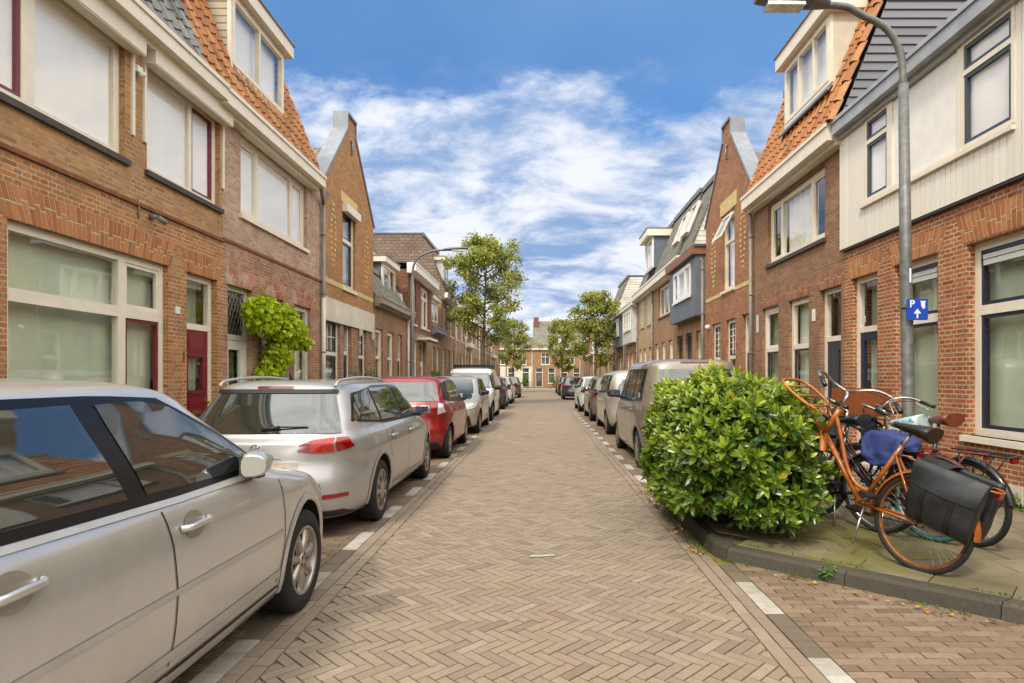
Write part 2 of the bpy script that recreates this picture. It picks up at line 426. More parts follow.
B_r1 = brick('brick_warm_red', lin(144, 78, 42), lin(172, 100, 58), lin(190, 172, 142))
B_r2 = brick('brick_dull_brown', lin(132, 92, 64), lin(154, 112, 82), lin(150, 130, 108), mort=0.008)
B_r3 = brick('brick_salmon', lin(144, 90, 60), lin(170, 114, 78), lin(158, 134, 108), mort=0.008)
B_dk = brick('brick_dark_brown', lin(104, 62, 46), lin(138, 86, 60), lin(130, 112, 96), mort=0.007)
B_mid = brick('brick_brown_orange', lin(142, 102, 70), lin(166, 124, 88), lin(162, 142, 118), mort=0.008)
B_far = brick('brick_far_orange', lin(146, 108, 76), lin(168, 128, 94), lin(170, 150, 126), mort=0.008)
archm = rndmat('arch_bricks', [(0, lin(150, 94, 54)), (0.5, lin(170, 111, 65)), (1, lin(182, 124, 78))], 0.85, nscale=45, nvar=0.25)
mortm = simple('mortar', lin(186, 170, 144), 0.95, var=0.2, scale=20)
yelb = rndmat('yellow_bricks', [(0, lin(198, 164, 96)), (1, lin(222, 196, 130))], 0.8, nvar=0.2)
tile_o = rndmat('orange_roof_tiles', [(0, lin(142, 86, 44)), (0.5, lin(170, 108, 56)), (1, lin(186, 130, 74))], 0.6, nscale=14, nvar=0.3, dirt=(lin(120, 96, 50), 5, 0.5))
tile_g = rndmat('grey_roof_tiles', [(0, lin(96, 94, 90)), (1, lin(134, 132, 128))], 0.6, nscale=14, nvar=0.3)
tile_b = rndmat('brown_roof_tiles', [(0, lin(92, 80, 70)), (1, lin(132, 116, 100))], 0.7, nscale=12, nvar=0.35, dirt=(lin(120, 118, 80), 4, 0.4))
def shingle(name, c1, c2, bw=0.3, rh=0.16):
    k = NT(name); bt = k.n('ShaderNodeTexBrick'); bt.offset = 0.5; k.L.new(k.uv(), bt.inputs['Vector'])
    bt.inputs['Color1'].default_value = c1; bt.inputs['Color2'].default_value = c2; bt.inputs['Mortar'].default_value = tuple(x*0.35 for x in c1[:3])+(1,)
    bt.inputs['Scale'].default_value = 1; bt.inputs['Mortar Size'].default_value = 0.012; bt.inputs['Brick Width'].default_value = bw; bt.inputs['Row Height'].default_value = rh
    c = k.mix(k.range(k.noise(1.6, 6, 0.6), 0.4, 0.7, 0, 0.5), bt.outputs['Color'], tuple(x*0.5 for x in c1[:3])+(1,))
    k.L.new(c, k.b.inputs['Base Color']); k.b.inputs['Roughness'].default_value = 0.8
    k.bump(k.math('SUBTRACT', 1.0, bt.outputs['Fac']), 0.6, 0.01); MATS[name] = k.m; return k.m
sh_br = shingle('brown_shingles', lin(118, 98, 82), lin(140, 118, 98))
sh_gr = shingle('grey_green_shingles', lin(106, 102, 90), lin(134, 128, 112))
sh_wh = shingle('white_siding', lin(206, 202, 186), lin(216, 212, 198), 6.0, 0.17)
sh_tan = shingle('tan_siding', lin(190, 174, 150), lin(200, 186, 162), 6.0, 0.12)
glass = glassmat('window_glass', (1.0, 1.0, 0.99, 1), 1.55, 0.06)
glass_g = glassmat('greenish_glass', (0.88, 0.93, 0.87, 1), 1.6, 0.07)
cur_w = clothmat('white_curtain', lin(250, 246, 238), 0.05, 0.03)
cur_g = clothmat('pale_green_blind', lin(226, 229, 208), 0.1, 0.10)
cur_s = clothmat('sage_net', lin(196, 202, 180), 0.3, 0.2)
cur_d = clothmat('dusky_curtain', lin(120, 116, 104), 0.3, 0.3)
# ------------------------------------------------------------------ ground, road, pavements
def halfclip(poly, a, b, c):
    """keep a*x+b*y>=c"""
    out = []; n = len(poly)
    for i in range(n):
        p = poly[i]; q = poly[(i+1) % n]; dp = a*p[0]+b*p[1]-c; dq = a*q[0]+b*q[1]-c
        if dp >= 0: out.append(p)
        if (dp >= 0) != (dq >= 0):
            t = dp/(dp-dq); out.append((p[0]+(q[0]-p[0])*t, p[1]+(q[1]-p[1])*t))
    return out
def paver(mb, poly, z, h, gap=0.0085, tilt=0.0013, mi=0, r=None, ch=0.0018):
    if len(poly) < 3: return
    cx = sum(p[0] for p in poly)/len(poly); cy = sum(p[1] for p in poly)/len(poly)
    area = abs(sum(poly[i][0]*poly[(i+1) % len(poly)][1]-poly[(i+1) % len(poly)][0]*poly[i][1] for i in range(len(poly))))/2
    if area < 0.0015: return
    sg_ = sum(poly[i][0]*poly[(i+1) % len(poly)][1]-poly[(i+1) % len(poly)][0]*poly[i][1] for i in range(len(poly)))
    if sg_ < 0: poly = poly[::-1]
    r = random.random() if r is None else r
    tx = random.gauss(0, tilt); ty = random.gauss(0, tilt); dz = random.gauss(0, tilt*0.5)
    n = len(poly)
    def shr(i, g):
        p = poly[i]; a = poly[i-1]; b = poly[(i+1) % n]
        e1 = (p[0]-a[0], p[1]-a[1]); e2 = (b[0]-p[0], b[1]-p[1]); l1 = math.hypot(*e1)+1e-9; l2 = math.hypot(*e2)+1e-9
        n1 = (-e1[1]/l1, e1[0]/l1); n2 = (-e2[1]/l2, e2[0]/l2); s = (n1[0]+n2[0], n1[1]+n2[1]); q = 1+n1[0]*n2[0]+n1[1]*n2[1]
        if q < .25 or min(l1, l2) < 3*g:
            dx = cx-p[0]; dy = cy-p[1]; l = math.hypot(dx, dy)+1e-9; return (p[0]+dx/l*g*1.3, p[1]+dy/l*g*1.3)
        return (p[0]+s[0]*g/q, p[1]+s[1]*g/q)
    top = []; mid = []; bot = []
    for i_, p in enumerate(poly):
        a = shr(i_, gap/2+ch); b = shr(i_, gap/2); zz = z+dz+(p[0]-cx)*tx*8+(p[1]-cy)*ty*8
        top.append(mb.vert((a[0], a[1], zz))); mid.append(mb.vert((b[0], b[1], zz-ch))); bot.append(mb.vert((b[0], b[1], z-h)))
    mb.face(top, mi, r)
    n = len(poly)
    for i in range(n):
        j = (i+1) % n
        mb.face((mid[i], mid[j], top[j], top[i]), mi, r); mb.face((bot[i], bot[j], mid[j], mid[i]), mi, r)

road_m = rndmat('road_clinker', [(0, lin(122, 107, 89)), (0.10, lin(132, 117, 99)), (0.5, lin(139, 123, 104)), (0.9, lin(143, 127, 107)), (0.98, lin(150, 135, 117)), (1, lin(142, 119, 97))],
                0.8, nscale=26, nvar=0.22, bump=0.35, dirt=(lin(134, 116, 96), 1.1, 0.4))
bay_m = rndmat('bay_clinker', [(0, lin(106, 88, 70)), (0.4, lin(122, 103, 83)), (0.8, lin(129, 110, 90)), (1, lin(140, 121, 101))],
               0.85, nscale=24, nvar=0.28, bump=0.35, dirt=(lin(112, 92, 72), 1.1, 0.5))
line_m = rndmat('white_line_block', [(0, lin(160, 154, 140)), (1, lin(184, 178, 165))], 0.8, nscale=30, nvar=0.25, dirt=(lin(120, 112, 96), 5, 0.55))
gapb_m = rndmat('grey_line_block', [(0, lin(104, 92, 76)), (1, lin(120, 106, 88))], 0.85, nscale=30, nvar=0.3)
k = NT('joint_sand')
c = k.mix(k.range(k.noise(2.2, 6, 0.65), 0.38, 0.58), lin(66, 55, 38), lin(120, 112, 34))
c = k.mix(k.range(k.noise(9, 4, 0.6), 0.5, 0.7), c, lin(70, 60, 46)); k.L.new(c, k.b.inputs['Base Color']); k.b.inputs['Roughness'].default_value = 0.95
MATS['joint'] = k.m; joint_m = k.m
k = NT('far_clinker'); bt = k.n('ShaderNodeTexBrick'); k.L.new(k.uv(), bt.inputs['Vector'])
bt.inputs['Color1'].default_value = lin(126, 112, 94); bt.inputs['Color2'].default_value = lin(143, 127, 108); bt.inputs['Mortar'].default_value = lin(122, 106, 82)
bt.inputs['Scale'].default_value = 1; bt.inputs['Brick Width'].default_value = 0.2; bt.inputs['Row Height'].default_value = 0.085; bt.inputs['Mortar Size'].default_value = 0.008
c = k.mix(k.range(k.noise(0.5, 6, 0.65), 0.4, 0.7, 0, 0.4), bt.outputs['Color'], lin(126, 110, 92)); k.L.new(c, k.b.inputs['Base Color']); k.b.inputs['Roughness'].default_value = 0.8
far_road = k.m
slab_m = NT('pavement_slab'); k = slab_m
c = k.ramp(k.attr(), [(0, lin(114, 103, 82)), (0.5, lin(126, 114, 91)), (1, lin(138, 126, 102))])
fine = k.noise(60, 4, 0.7)
c = k.mix(k.range(fine, 0.4, 0.75, 0, 0.35), c, lin(92, 84, 66))
mossd = k.n('ShaderNodeVectorMath', operation='DISTANCE'); k.L.new(k.pos(), mossd.inputs[0]); mossd.inputs[1].default_value = (2.3, 5.0, 0.1)
near = k.range(mossd.outputs['Value'], 0.2, 1.9, 0.33, 0.0)
mf = k.math('ADD', k.noise(2.4, 6, 0.7), near)
c = k.mix(k.range(mf, 0.60, 0.95, 0.0, 0.85), c, lin(98, 96, 20))
c = k.mix(k.range(k.noise(1.1, 5, 0.6), 0.5, 0.72, 0, 0.5), c, lin(86, 76, 56))
k.L.new(c, k.b.inputs['Base Color']); k.b.inputs['Roughness'].default_value = 0.9; k.bump(fine, 0.35, 0.004); slab_m = k.m
kerb_m = rndmat('kerb_stone', [(0, lin(64, 59, 51)), (1, lin(82, 76, 66))], 0.85, nscale=50, nvar=0.5, bump=0.6, dirt=(lin(74, 74, 40), 3, 0.25))

mb = MB(); mb.quad((-400,-300,-0.03),(400,-300,-0.03),(400,900,-0.03),(-400,900,-0.03))
tag(mb.build('ground', joint_m), kind='structure')

YN, YF, YE = -1.2, 27.0, 90.0
W_, L_ = 0.066, 0.2
mb = MB()
mb.quad((-3.6,YN-4,-0.012),(3.6,YN-4,-0.012),(3.6,YF,-0.012),(-3.6,YF,-0.012), 1)
c45 = math.sqrt(0.5)
ns = int((YF-YN)/(L_*2*c45))+12; nk = int(3.2/(W_/c45))+4
RX0, RX1 = -1.385, 1.235
for j in range(-3, ns):
    for i in range(-75, 75):
        for typ in (0, 1):
            ox = i*W_ + j*L_; oy = i*W_ - j*L_
            if typ == 0: P = [(0,0),(L_,0),(L_,W_),(0,W_)]
            else: P = [(0,W_),(W_,W_),(W_,W_+L_),(0,W_+L_)]
            P = [((x+ox), (y+oy)) for x, y in P]
            Q = [((x+y)*c45, (y-x)*c45) for x, y in P]         # a -> +x, b -> -y
            Q = [(x, -y+YN) for x, y in Q][::-1]
            Q = [(x, y) for x, y in Q]
            cx = sum(q[0] for q in Q)/4; cy = sum(q[1] for q in Q)/4
            if cx < RX0-0.12 or cx > RX1+0.12 or cy < YN or cy > YF: continue
            Q = halfclip(halfclip(Q, 1, 0, RX0), -1, 0, -RX1)
            if len(Q) < 3: continue
            if cy > 11: paver(mb, Q, 0, 0.012, tilt=0.0006)
            else: paver(mb, Q, 0, 0.012)
def rows(mb, x0, x1, y0, y1, along, w=0.07, l=0.205, mi=0):
    """running bond bricks; along 'x' or 'y' is the long direction"""
    if along == 'y':
        n = round((x1-x0)/w); w = (x1-x0)/n
        for i in range(n):
            y = y0 - random.random()*l
            while y < y1: paver(mb, [(x0+i*w, y), (x0+(i+1)*w, y), (x0+(i+1)*w, y+l), (x0+i*w, y+l)], 0, 0.012, mi=mi, tilt=0.001); y += l
    else:
        j = 0; y = y0
        while y < y1:
            x = x0 - (l/2 if j % 2 else 0) - random.random()*0.02
            while x < x1:
                a = max(x, x0); b = min(x+l, x1)
                if b-a > 0.03: paver(mb, [(a, y), (b, y), (b, y+w), (a, y+w)], 0, 0.012, mi=mi, tilt=0.001)
                x += l
            y += w; j += 1
rows(mb, -1.57, RX0, YN, YF, 'y', w=.092); rows(mb, RX1, 1.405, YN, YF, 'y', w=.092)
mb.quad((-1.57,YF,0),(1.405,YF,0),(1.405,YE,0),(-1.57,YE,0), 2)
for y in (19.6, 19.7):
    pass
tag(mb.build('road', [road_m, joint_m, far_road]), kind='structure')
mb = MB()
rows(mb, -3.5, -1.705, 0.5, YF, 'x'); rows(mb, 1.535, 3.45, 1.2, YF, 'x')
mb.quad((-3.5,YF,0),(-1.705,YF,0),(-1.705,YE,0),(-3.5,YE,0), 1); mb.quad((1.535,YF,0),(3.45,YF,0),(3.45,YE,0),(1.535,YE,0), 1)
tag(mb.build('parking_bay', [bay_m, far_road]), kind='structure')
# line blocks, three white ones then three grey ones
mb = MB()
for side in (-1, 1):
    xa, xb = (-1.702, -1.573) if side < 0 else (1.408, 1.532)
    y = 0.6 if side < 0 else 0.66
    y0 = (2.86 if side < 0 else 2.64) - 1.2*3
    n = 0
    while y0 + n*0.2 < 76:
        ya = y0 + n*0.2; wh = (n % 6) < 3
        if not (side > 0 and 4.75 < ya < 8.2) and ya > -0.6:
            if ya < 30: paver(mb, [(xa, ya), (xb, ya), (xb, ya+0.2), (xa, ya+0.2)], 0.001, 0.012, gap=0.004, mi=0 if wh else 1)
            elif wh: mb.quad((xa, ya, 0.004), (xb, ya, 0.004), (xb, ya+0.2, 0.004), (xa, ya+0.2, 0.004))
        n += 1
for (x, y, w, d) in ((0.02, 5.03, 0.2, 0.05), (0.25, 19.6, 0.62, 0.2)):
    mb.quad((x-w/2, y, 0.006), (x+w/2, y+0.03, 0.006), (x+w/2, y+0.03+d, 0.006), (x-w/2, y+d, 0.006), 0)
tag(mb.build('parking_line', [line_m, gapb_m]), kind='structure')

# pavements
KB = [(3.45,-4.0),(3.45,3.13),(1.50,4.95),(1.44,5.15),(1.44,7.75),(1.75,8.15),(3.45,8.45),(3.45,YE-8)]
def inset(path, d):
    out = []
    for i, p in enumerate(path):
        a = Vector(path[max(i-1, 0)]); b = Vector(p); c_ = Vector(path[min(i+1, len(path)-1)])
        t1 = (b-a).normalized() if i else (c_-b).normalized(); t2 = (c_-b).normalized() if i < len(path)-1 else t1
        n1 = Vector((t1.y, -t1.x)); n2 = Vector((t2.y, -t2.x)); n_ = (n1+n2).normalized(); kk = 1/max(0.4, n_.dot(n1))
        out.append((b.x+n_.x*d*kk, b.y+n_.y*d*kk))
    return out
def kerb(path, name, sgn):
    mb = MB(flip=(sgn < 0))
    A = path; B = inset(path, 0.012*sgn); Cc = inset(path, 0.03*sgn); D = inset(path, 0.12*sgn)
    for i in range(len(path)-1):
        Ls = math.dist(path[i], path[i+1]); n = max(1, round(Ls/0.95))
        for j in range(n):
            def at(Pth, t): return (Pth[i][0]+(Pth[i+1][0]-Pth[i][0])*t, Pth[i][1]+(Pth[i+1][1]-Pth[i][1])*t)
            g = 0.004/max(Ls/n, .1); t0 = (j+g)/n; t1 = (j+1-g)/n; r = random.random(); dz = random.gauss(0, 0.002)
            prof = [(A,-0.02),(B,0.085+dz),(Cc,0.108+dz),(D,0.112+dz),(D,-0.02)]
            rows_ = []
            for (Pth, z) in prof: rows_.append((mb.vert(at(Pth, t0)+(z,)), mb.vert(at(Pth, t1)+(z,))))
            for q in range(len(rows_)-1): mb.face((rows_[q][0], rows_[q+1][0], rows_[q+1][1], rows_[q][1]), 0, r)
            mb.face([x[0] for x in rows_][::-1], 0, r); mb.face([x[1] for x in rows_], 0, r)
    return tag(mb.build(name, kerb_m), kind='structure')
kerb(KB, 'kerb', 1); kerb([(-3.5,-4.0),(-3.5,YE-8)], 'kerb', -1)
IN = inset(KB, 0.122)
mb = MB()
mb.poly([(p[0], p[1], 0.098) for p in IN] + [(5.2, YE-8, 0.098), (5.2,-4,0.098)][0:2], 1)
def clip_build(poly):
    # convex pieces of the right pavement: strip x>3.57 and the build-out
    return poly
d1 = Vector((IN[2][0]-IN[1][0], IN[2][1]-IN[1][1])).normalized(); nrm1 = (-d1.y*-1, d1.x*-1)
nx_, ny_ = d1.y, -d1.x
cc_ = nx_*IN[1][0]+ny_*IN[1][1]
if nx_*4 + ny_*6 < cc_: nx_, ny_, cc_ = -nx_, -ny_, -cc_
d2 = Vector((IN[6][0]-IN[5][0], IN[6][1]-IN[5][1])); mx_, my_ = d2.y, -d2.x; mc_ = mx_*IN[5][0]+my_*IN[5][1]
if mx_*3+my_*5 < mc_: mx_, my_, mc_ = -mx_, -my_, -mc_
# one course of slabs that follows the slanting kerb, then a straight bond
tdir = d1; nn = Vector((nx_, ny_))
p0 = Vector(IN[1]); Ld = (Vector(IN[2])-p0).length; n = round(Ld/0.44)
for q in range(n):
    a = p0+tdir*(Ld*q/n); b = p0+tdir*(Ld*(q+1)/n)
    P = [tuple(a), tuple(b), tuple(b+nn*0.30), tuple(a+nn*0.30)]
    s_ = sum(P[i][0]*P[(i+1) % 4][1]-P[(i+1) % 4][0]*P[i][1] for i in range(4))
    if s_ < 0: P = P[::-1]
    P = halfclip(P, 1, 0, IN[3][0]); paver(mb, P, 0.113, 0.015, gap=0.008)
cc2 = cc_+0.30
for j in range(-10, 28):
    y = 0.3*j+0.1
    for i in range(0, 13):
        x = 1.2+0.31*i+(0.15 if j % 2 else 0)
        P = [(x, y), (x+0.31, y), (x+0.31, y+0.3), (x, y+0.3)]
        P = halfclip(P, -1, 0, -4.97)
        if y > 8.2: P = halfclip(P, 1, 0, 3.57)
        else:
            P = halfclip(halfclip(P, 1, 0, IN[3][0]), nx_, ny_, cc2) if y > 2.6 else halfclip(P, 1, 0, 3.57)
            if P and x < 3.5 and y > 7: P = halfclip(P, mx_, my_, mc_)
        if len(P) > 2: paver(mb, P, 0.112, 0.015, gap=0.008)
mb.quad((3.57,8.6,0.112),(4.97,8.6,0.112),(4.97,YE-8,0.112),(3.57,YE-8,0.112), 2)
pv_far = far_road
tag(mb.build('pavement', [slab_m, joint_m, far_road]), kind='structure')
mb = MB(); mb.quad((-5.03,-4,0.100),(-3.62,-4,0.100),(-3.62,YE-8,0.100),(-5.03,YE-8,0.100), 1)
for j in range(0, 80):
    for i in range(0, 5):
        x = -5.02+0.28*i; y = 1+0.3*j+(0.15 if i % 2 else 0)
        paver(mb, [(x,y),(x+0.28,y),(x+0.28,y+0.3),(x,y+0.3)], 0.112, 0.012, gap=0.008)
tag(mb.build('pavement', [slab_m, joint_m]), kind='structure')

# ------------------------------------------------------------------ houses
class House:
    def __init__(s, side, u0, u1, label, name='brick_house', group='brick houses lining the street'):
        s.s = side; s.u0 = u0; s.u1 = u1; s.X = 5.05 if side < 0 else 5.0
        s.root = thing(name, (side*s.X, (u0+u1)/2, 0.1), label, 'house', group)
    def P(s, u, v, w): return (s.s*(s.X-w), u, v)
    def mb(s): return MB(s.P, s.s > 0)
    def wall(s, bands, top, holes, sidemat=None, depth=8.0):
        m = s.mb(); mats = []
        for b in bands:
            if b[2] not in mats: mats.append(b[2])
        if sidemat is None: sidemat = bands[-1][2]
        if sidemat not in mats: mats.append(sidemat)
        mats.append(dark)
        bb = [(a, b, mats.index(c)) for a, b, c in bands]; smi = mats.index(sidemat); e = 0.004
        m.plate(s.u0, s.u1, 0.05, top, -0.2, 0, holes, bands=bb, back=False, edges=False)
        a, b = s.u0+e, s.u1-e
        m.quad((a,.05,-.0),(a,top,-.0),(a,top,-depth),(a,.05,-depth), smi); m.quad((b,.05,0),(b,.05,-depth),(b,top,-depth),(b,top,0), smi)
        m.quad((a,.05,-depth),(a,top,-depth),(b,top,-depth),(b,.05,-depth), smi)
        m.quad((a,top-.01,-.02),(b,top-.01,-.02),(b,top-.01,-depth),(a,top-.01,-depth), len(mats)-1)
        if top > 4.5: m.quad((a,3.25,-.2),(b,3.25,-.2),(b,3.25,-depth),(a,3.25,-depth), len(mats)-1)
        # dark partition behind the front rooms
        m.quad((a,.05,-2.6),(b,.05,-2.6),(b,top-.02,-2.6),(a,top-.02,-2.6), len(mats)-1)
        s.wallob = m.build('wall', mats, s.root); return s.wallob
    def arch(s, u0, u1, v, h=0.3, fan=0.10, mat=None):
        m = s.mb(); n = max(4, round((u1-u0+0.12)/0.068)); ua, ub = u0-.05, u1+.05
        m.quad((ua-.0,v,.002),(ub+.0,v,.002),(ub+fan,v+h,.002),(ua-fan,v+h,.002), 1)
        for i in range(n):
            g = 0.09
            def U(t, up): return (ua-fan*up)+(ub-ua+2*fan*up)*t
            t0 = (i+g)/n; t1 = (i+1-g)/n; sp = h*random.choice((.36,.5,.5,.64))
            for (a, b) in ((0.0, sp/h-.02), (sp/h+.02, 1.0)):
                r = random.random(); va = v+h*a+.003; vb = v+h*b-.003
                pts = [(U(t0,a),va),(U(t1,a),va),(U(t1,b),vb),(U(t0,b),vb)]
                m.prism([(p[0],p[1],.001) for p in pts][::1], [(p[0],p[1],.006) for p in pts], 0, r)
        return m.build('brick_arch', [mat or archm, mortm], s.root)
    def window(s, rect, uc=(), vc=(), fw=.075, mw=.06, frame=None, sash=None, cur=None, sill=True, recess=.07, gl=None, w0=0.0,
               name='window', label=None, parent=None, sillmat=None, muntin=None, openc=None, blind=None, gap=.16):
        frame = frame or cream; gl = gl or glass; sash = sash or {}; cur = cur_w if cur is None else cur
        a, b, c, d = rect; wr = w0-recess
        us = [a+fw]+[x for q in uc for x in (q-mw/2, q+mw/2)]+[b-fw]; vs = [c+fw]+[x for q in vc for x in (q-mw/2, q+mw/2)]+[d-fw]
        cells = {}
        for i in range(len(us)//2):
            for j in range(len(vs)//2): cells[(i, j)] = (us[2*i], us[2*i+1], vs[2*j], vs[2*j+1])
        m = s.mb(); m.plate(a+.001, b-.001, c+.001, d-.001, wr-.08, wr, list(cells.values()), 0)
        # thin glazing bead lines
        fr = m.build(name, [frame], parent or s.root)
        if label: fr['label'] = label
        g = s.mb(); hasg = False
        for kx, (x0, x1, y0, y1) in cells.items():
            o = sash.get(kx)
            if o == 'panel':
                g2 = s.mb(); g2.box(x0,x1,y0,y1,wr-.05,wr-.04); g2.build('panel', [frame], fr); continue
            if o is not None:
                mt = o; q = s.mb()
                if openc == kx:      # tilted open
                    hgt = y1-y0; t = 0.16
                    q2 = MB(lambda u, v, w: s.P(u, v, w+(t*(v-y0)/hgt if openc[2:] == () else 0)), s.s > 0)
                    q2.plate(x0+.004, x1-.004, y0+.004, y1-.004, wr-.05, wr-.004, [(x0+.05,x1-.05,y0+.05,y1-.05)]); q2.build('sash', [mt], fr)
                else:
                    q.plate(x0+.002, x1-.002, y0+.002, y1-.002, wr-.055, wr-.012, [(x0+.042,x1-.042,y0+.042,y1-.042)]); q.build('sash', [mt], fr)
            g.quad((x0,y0,wr-.035),(x1,y0,wr-.035),(x1,y1,wr-.035),(x0,y1,wr-.035)); hasg = True
            if muntin and kx in muntin:
                q = s.mb(); nx, ny = muntin[kx]
                for i in range(1, nx): X_ = x0+(x1-x0)*i/nx; q.box(X_-.012, X_+.012, y0, y1, wr-.045, wr-.02)
                for i in range(1, ny): Y_ = y0+(y1-y0)*i/ny; q.box(x0, x1, Y_-.012, Y_+.012, wr-.044, wr-.021)
                q.build('muntin', [frame], fr)
        if hasg: g.build('pane', [gl], fr)
        if cur != 'none':
            m = s.mb(); n = max(8, int((b-a)/0.035)); P = []
            for i in range(n+1):
                u = a+.02+(b-a-.04)*i/n; w = wr-gap+((.018*math.sin(i*0.9+a*7)+.01*math.sin(i*0.37)) if cur in (cur_s, cur_d) else .004*math.sin(i*0.5))
                P.append([(u, c+.03, w), (u, d-.03, w*1.0)])
            m.grid(P, 0); m.build('curtain', [cur], fr)
        if blind:
            m = s.mb(); nb = int(blind/0.03)
            for i in range(nb): m.box(a+.06, b-.06, d-.08-.03*i-.022, d-.08-.03*i, wr-.105, wr-.095)
            m.build('blind', [lgreyp], fr)
        if sill:
            m = s.mb(); m.box(a-.05, b+.05, c-.07, c+.0, wr-.02, w0+.05); m.build('sill', [sillmat or frame], fr)
        return fr
    def door(s, rect, vt, leaf, frame=None, fw=.085, recess=.09, style='panel', gl=None, label=None, cur=None, lead=False):
        frame = frame or cream; a, b, c, d = rect; wr = -recess; gl = gl or glass
        holes = [(a+fw, b-fw, c+.02, vt-.04), (a+fw, b-fw, vt+.05, d-fw)]
        m = s.mb(); m.plate(a+.001, b-.001, c+.001, d-.001, wr-.08, wr, holes); m.box(a, b, c-.02, c+.03, wr-.05, .03)
        fr = m.build('door_frame', [frame], s.root)
        g = s.mb(); h = holes[1]; g.quad((h[0],h[2],wr-.035),(h[1],h[2],wr-.035),(h[1],h[3],wr-.035),(h[0],h[3],wr-.035)); g.build('pane', [gl], fr)
        if lead:
            q = s.mb(); nx = 5
            for i in range(-8, 9):
                for sg in (1, -1):
                    x = (h[0]+h[1])/2+i*.11; y0, y1 = h[2], h[3]; dx = (y1-y0)*0.5
                    p0 = [x-dx*sg/2, y0]; p1 = [x+dx*sg/2, y1]
                    def cl(p, q_, X):
                        t = (X-p[0])/(q_[0]-p[0]); return [X, p[1]+(q_[1]-p[1])*t]
                    lo, hi = (p0, p1) if p0[0] < p1[0] else (p1, p0)
                    if hi[0] < h[0] or lo[0] > h[1]: continue
                    if lo[0] < h[0]: lo = cl(lo, hi, h[0])
                    if hi[0] > h[1]: hi = cl(lo, hi, h[1])
                    q.tube([(lo[0],lo[1],wr-.03),(hi[0],hi[1],wr-.03)], .006, 4)
            q.build('lead_strip', [pipeg], fr)
        m = s.mb(); n = 20; m.grid([[(h[0]-.02+(h[1]-h[0]+.04)*i/n, c+.3, wr-.22+.02*math.sin(i*1.3)), (h[0]-.02+(h[1]-h[0]+.04)*i/n, d-.05, wr-.22+.02*math.sin(i*1.3))] for i in range(n+1)])
        m.build('curtain', [cur or cur_d], fr)
        x0, x1, y0, y1 = holes[0]; W = x1-x0; H_ = y1-y0; wl = wr-.012
        if style == 'panel': hl = [(x0+.13, x1-.13, y0+H_*.56, y0+H_*.80)]
        elif style == 'slit': hl = [(x0+W*.24, x0+W*.36, y0+.25, y1-.15)]
        elif style == 'tall': hl = [(x0+.14, x1-.14, y0+.35, y1-.16)]
        elif style == 'half': hl = [(x0+.11, x1-.11, y0+H_*.40, y1-.13)]
        else: hl = []
        m = s.mb(); m.plate(x0+.003, x1-.003, y0+.003, y1-.003, wl-.05, wl, hl)
        if style in ('panel',):
            for (pa, pb) in ((y0+.1, y0+.36), (y0+.44, y0+H_*.50), (y0+H_*.84, y1-.06)):
                m.box(x0+.1, x1-.1, pa, pb, wl, wl+.008); m.box(x0+.13, x1-.13, pa+.03, pb-.03, wl+.008, wl+.014)
            for yy in (y0+H_*.54, y0+H_*.815): m.box(x0+.09, x1-.09, yy-.02, yy+.012, wl, wl+.022)
        if style == 'half': m.box(x0+.1, x1-.1, y0+.1, y0+H_*.34, wl, wl+.012)
        if style in ('slit',):
            for i in range(1, 6): X_ = x0+W*i/6; m.box(X_-.004, X_+.004, y0+.04, y1-.04, wl, wl+.003) if not hl[0][0] < X_ < hl[0][1] else None
        lf = m.build('door', [leaf], s.root)
        if label: lf['label'] = label
        for h in hl:
            g = s.mb(); g.quad((h[0],h[2],wl-.025),(h[1],h[2],wl-.025),(h[1],h[3],wl-.025),(h[0],h[3],wl-.025)); g.build('pane', [gl], lf)
            if style in ('panel', 'half', 'tall'):
                q = s.mb(); n = 14; q.grid([[(h[0]+(h[1]-h[0])*i/n, h[2], wl-.1+.015*math.sin(i*1.7)), (h[0]+(h[1]-h[0])*i/n, h[3], wl-.1+.015*math.sin(i*1.7))] for i in range(n+1)]); q.build('curtain', [cur or cur_d], lf)
        kz = y0+H_*.46
        q = s.mb(); q.box(x1-.10, x1-.06, kz-.08, kz+.08, wl, wl+.008)
        q.lathe([(0.004,.0),(.012,.0),(.012,.03),(.03,.04),(.032,.055),(.018,.068),(.001,.07)], (x1-.08, kz+.02, wl+.008), 'z', 14); q.build('handle', [brass], lf)
        q = s.mb(); q.box((x0+x1)/2-.12, (x0+x1)/2+.12, y0+H_*.40-.03, y0+H_*.40+.03, wl+.014, wl+.024); q.build('letterbox', [brass], lf)
        return lf
    def gutter(s, u0, u1, v0, v1, w=.28, mat=None, name='gutter', lip=True):
        mat = mat or cream; m = s.mb()
        m.box(u0, u1, v0, v1, .0, w); m.box(u0+.01, u1-.01, v0-.07, v0, .0, w*.55)
        if lip: m.box(u0-.01, u1+.01, v1-.05, v1+.012, w, w+.025); m.box(u0, u1, v1+.002, v1+.014, .0, w+.02, 1)
        return m.build(name, [mat, zincd], s.root)
    def pipe(s, u, v0, v1, mat=None, r=.042, w=.075, mid=None):
        m = s.mb(); pts = [(u, v0, w), (u, v1-.25, w), (u+.0, v1-.12, w+.03), (u, v1, w+.12)]
        m.tube([(u, v0, w), (u, v1-.32, w)], r, 10, 0)
        m.tube(catmull([(u, v1-.32, w), (u, v1-.22, w), (u+.03, v1-.1, w+.06), (u+.04, v1, w+.1)], 5), r, 10, 0)
        v = v0+.5
        while v < v1-.4: m.lathe([(r+.0,-.02),(r+.009,-.02),(r+.009,.02),(r,.02)], (u, v, w), 'y', 10, 1); m.box(u-.012,u+.012,v-.015,v+.015,0,w-r); v += 1.35
        if mid: m.tube([(u, v0, w), (u, mid, w)], r+.006, 10, 2)
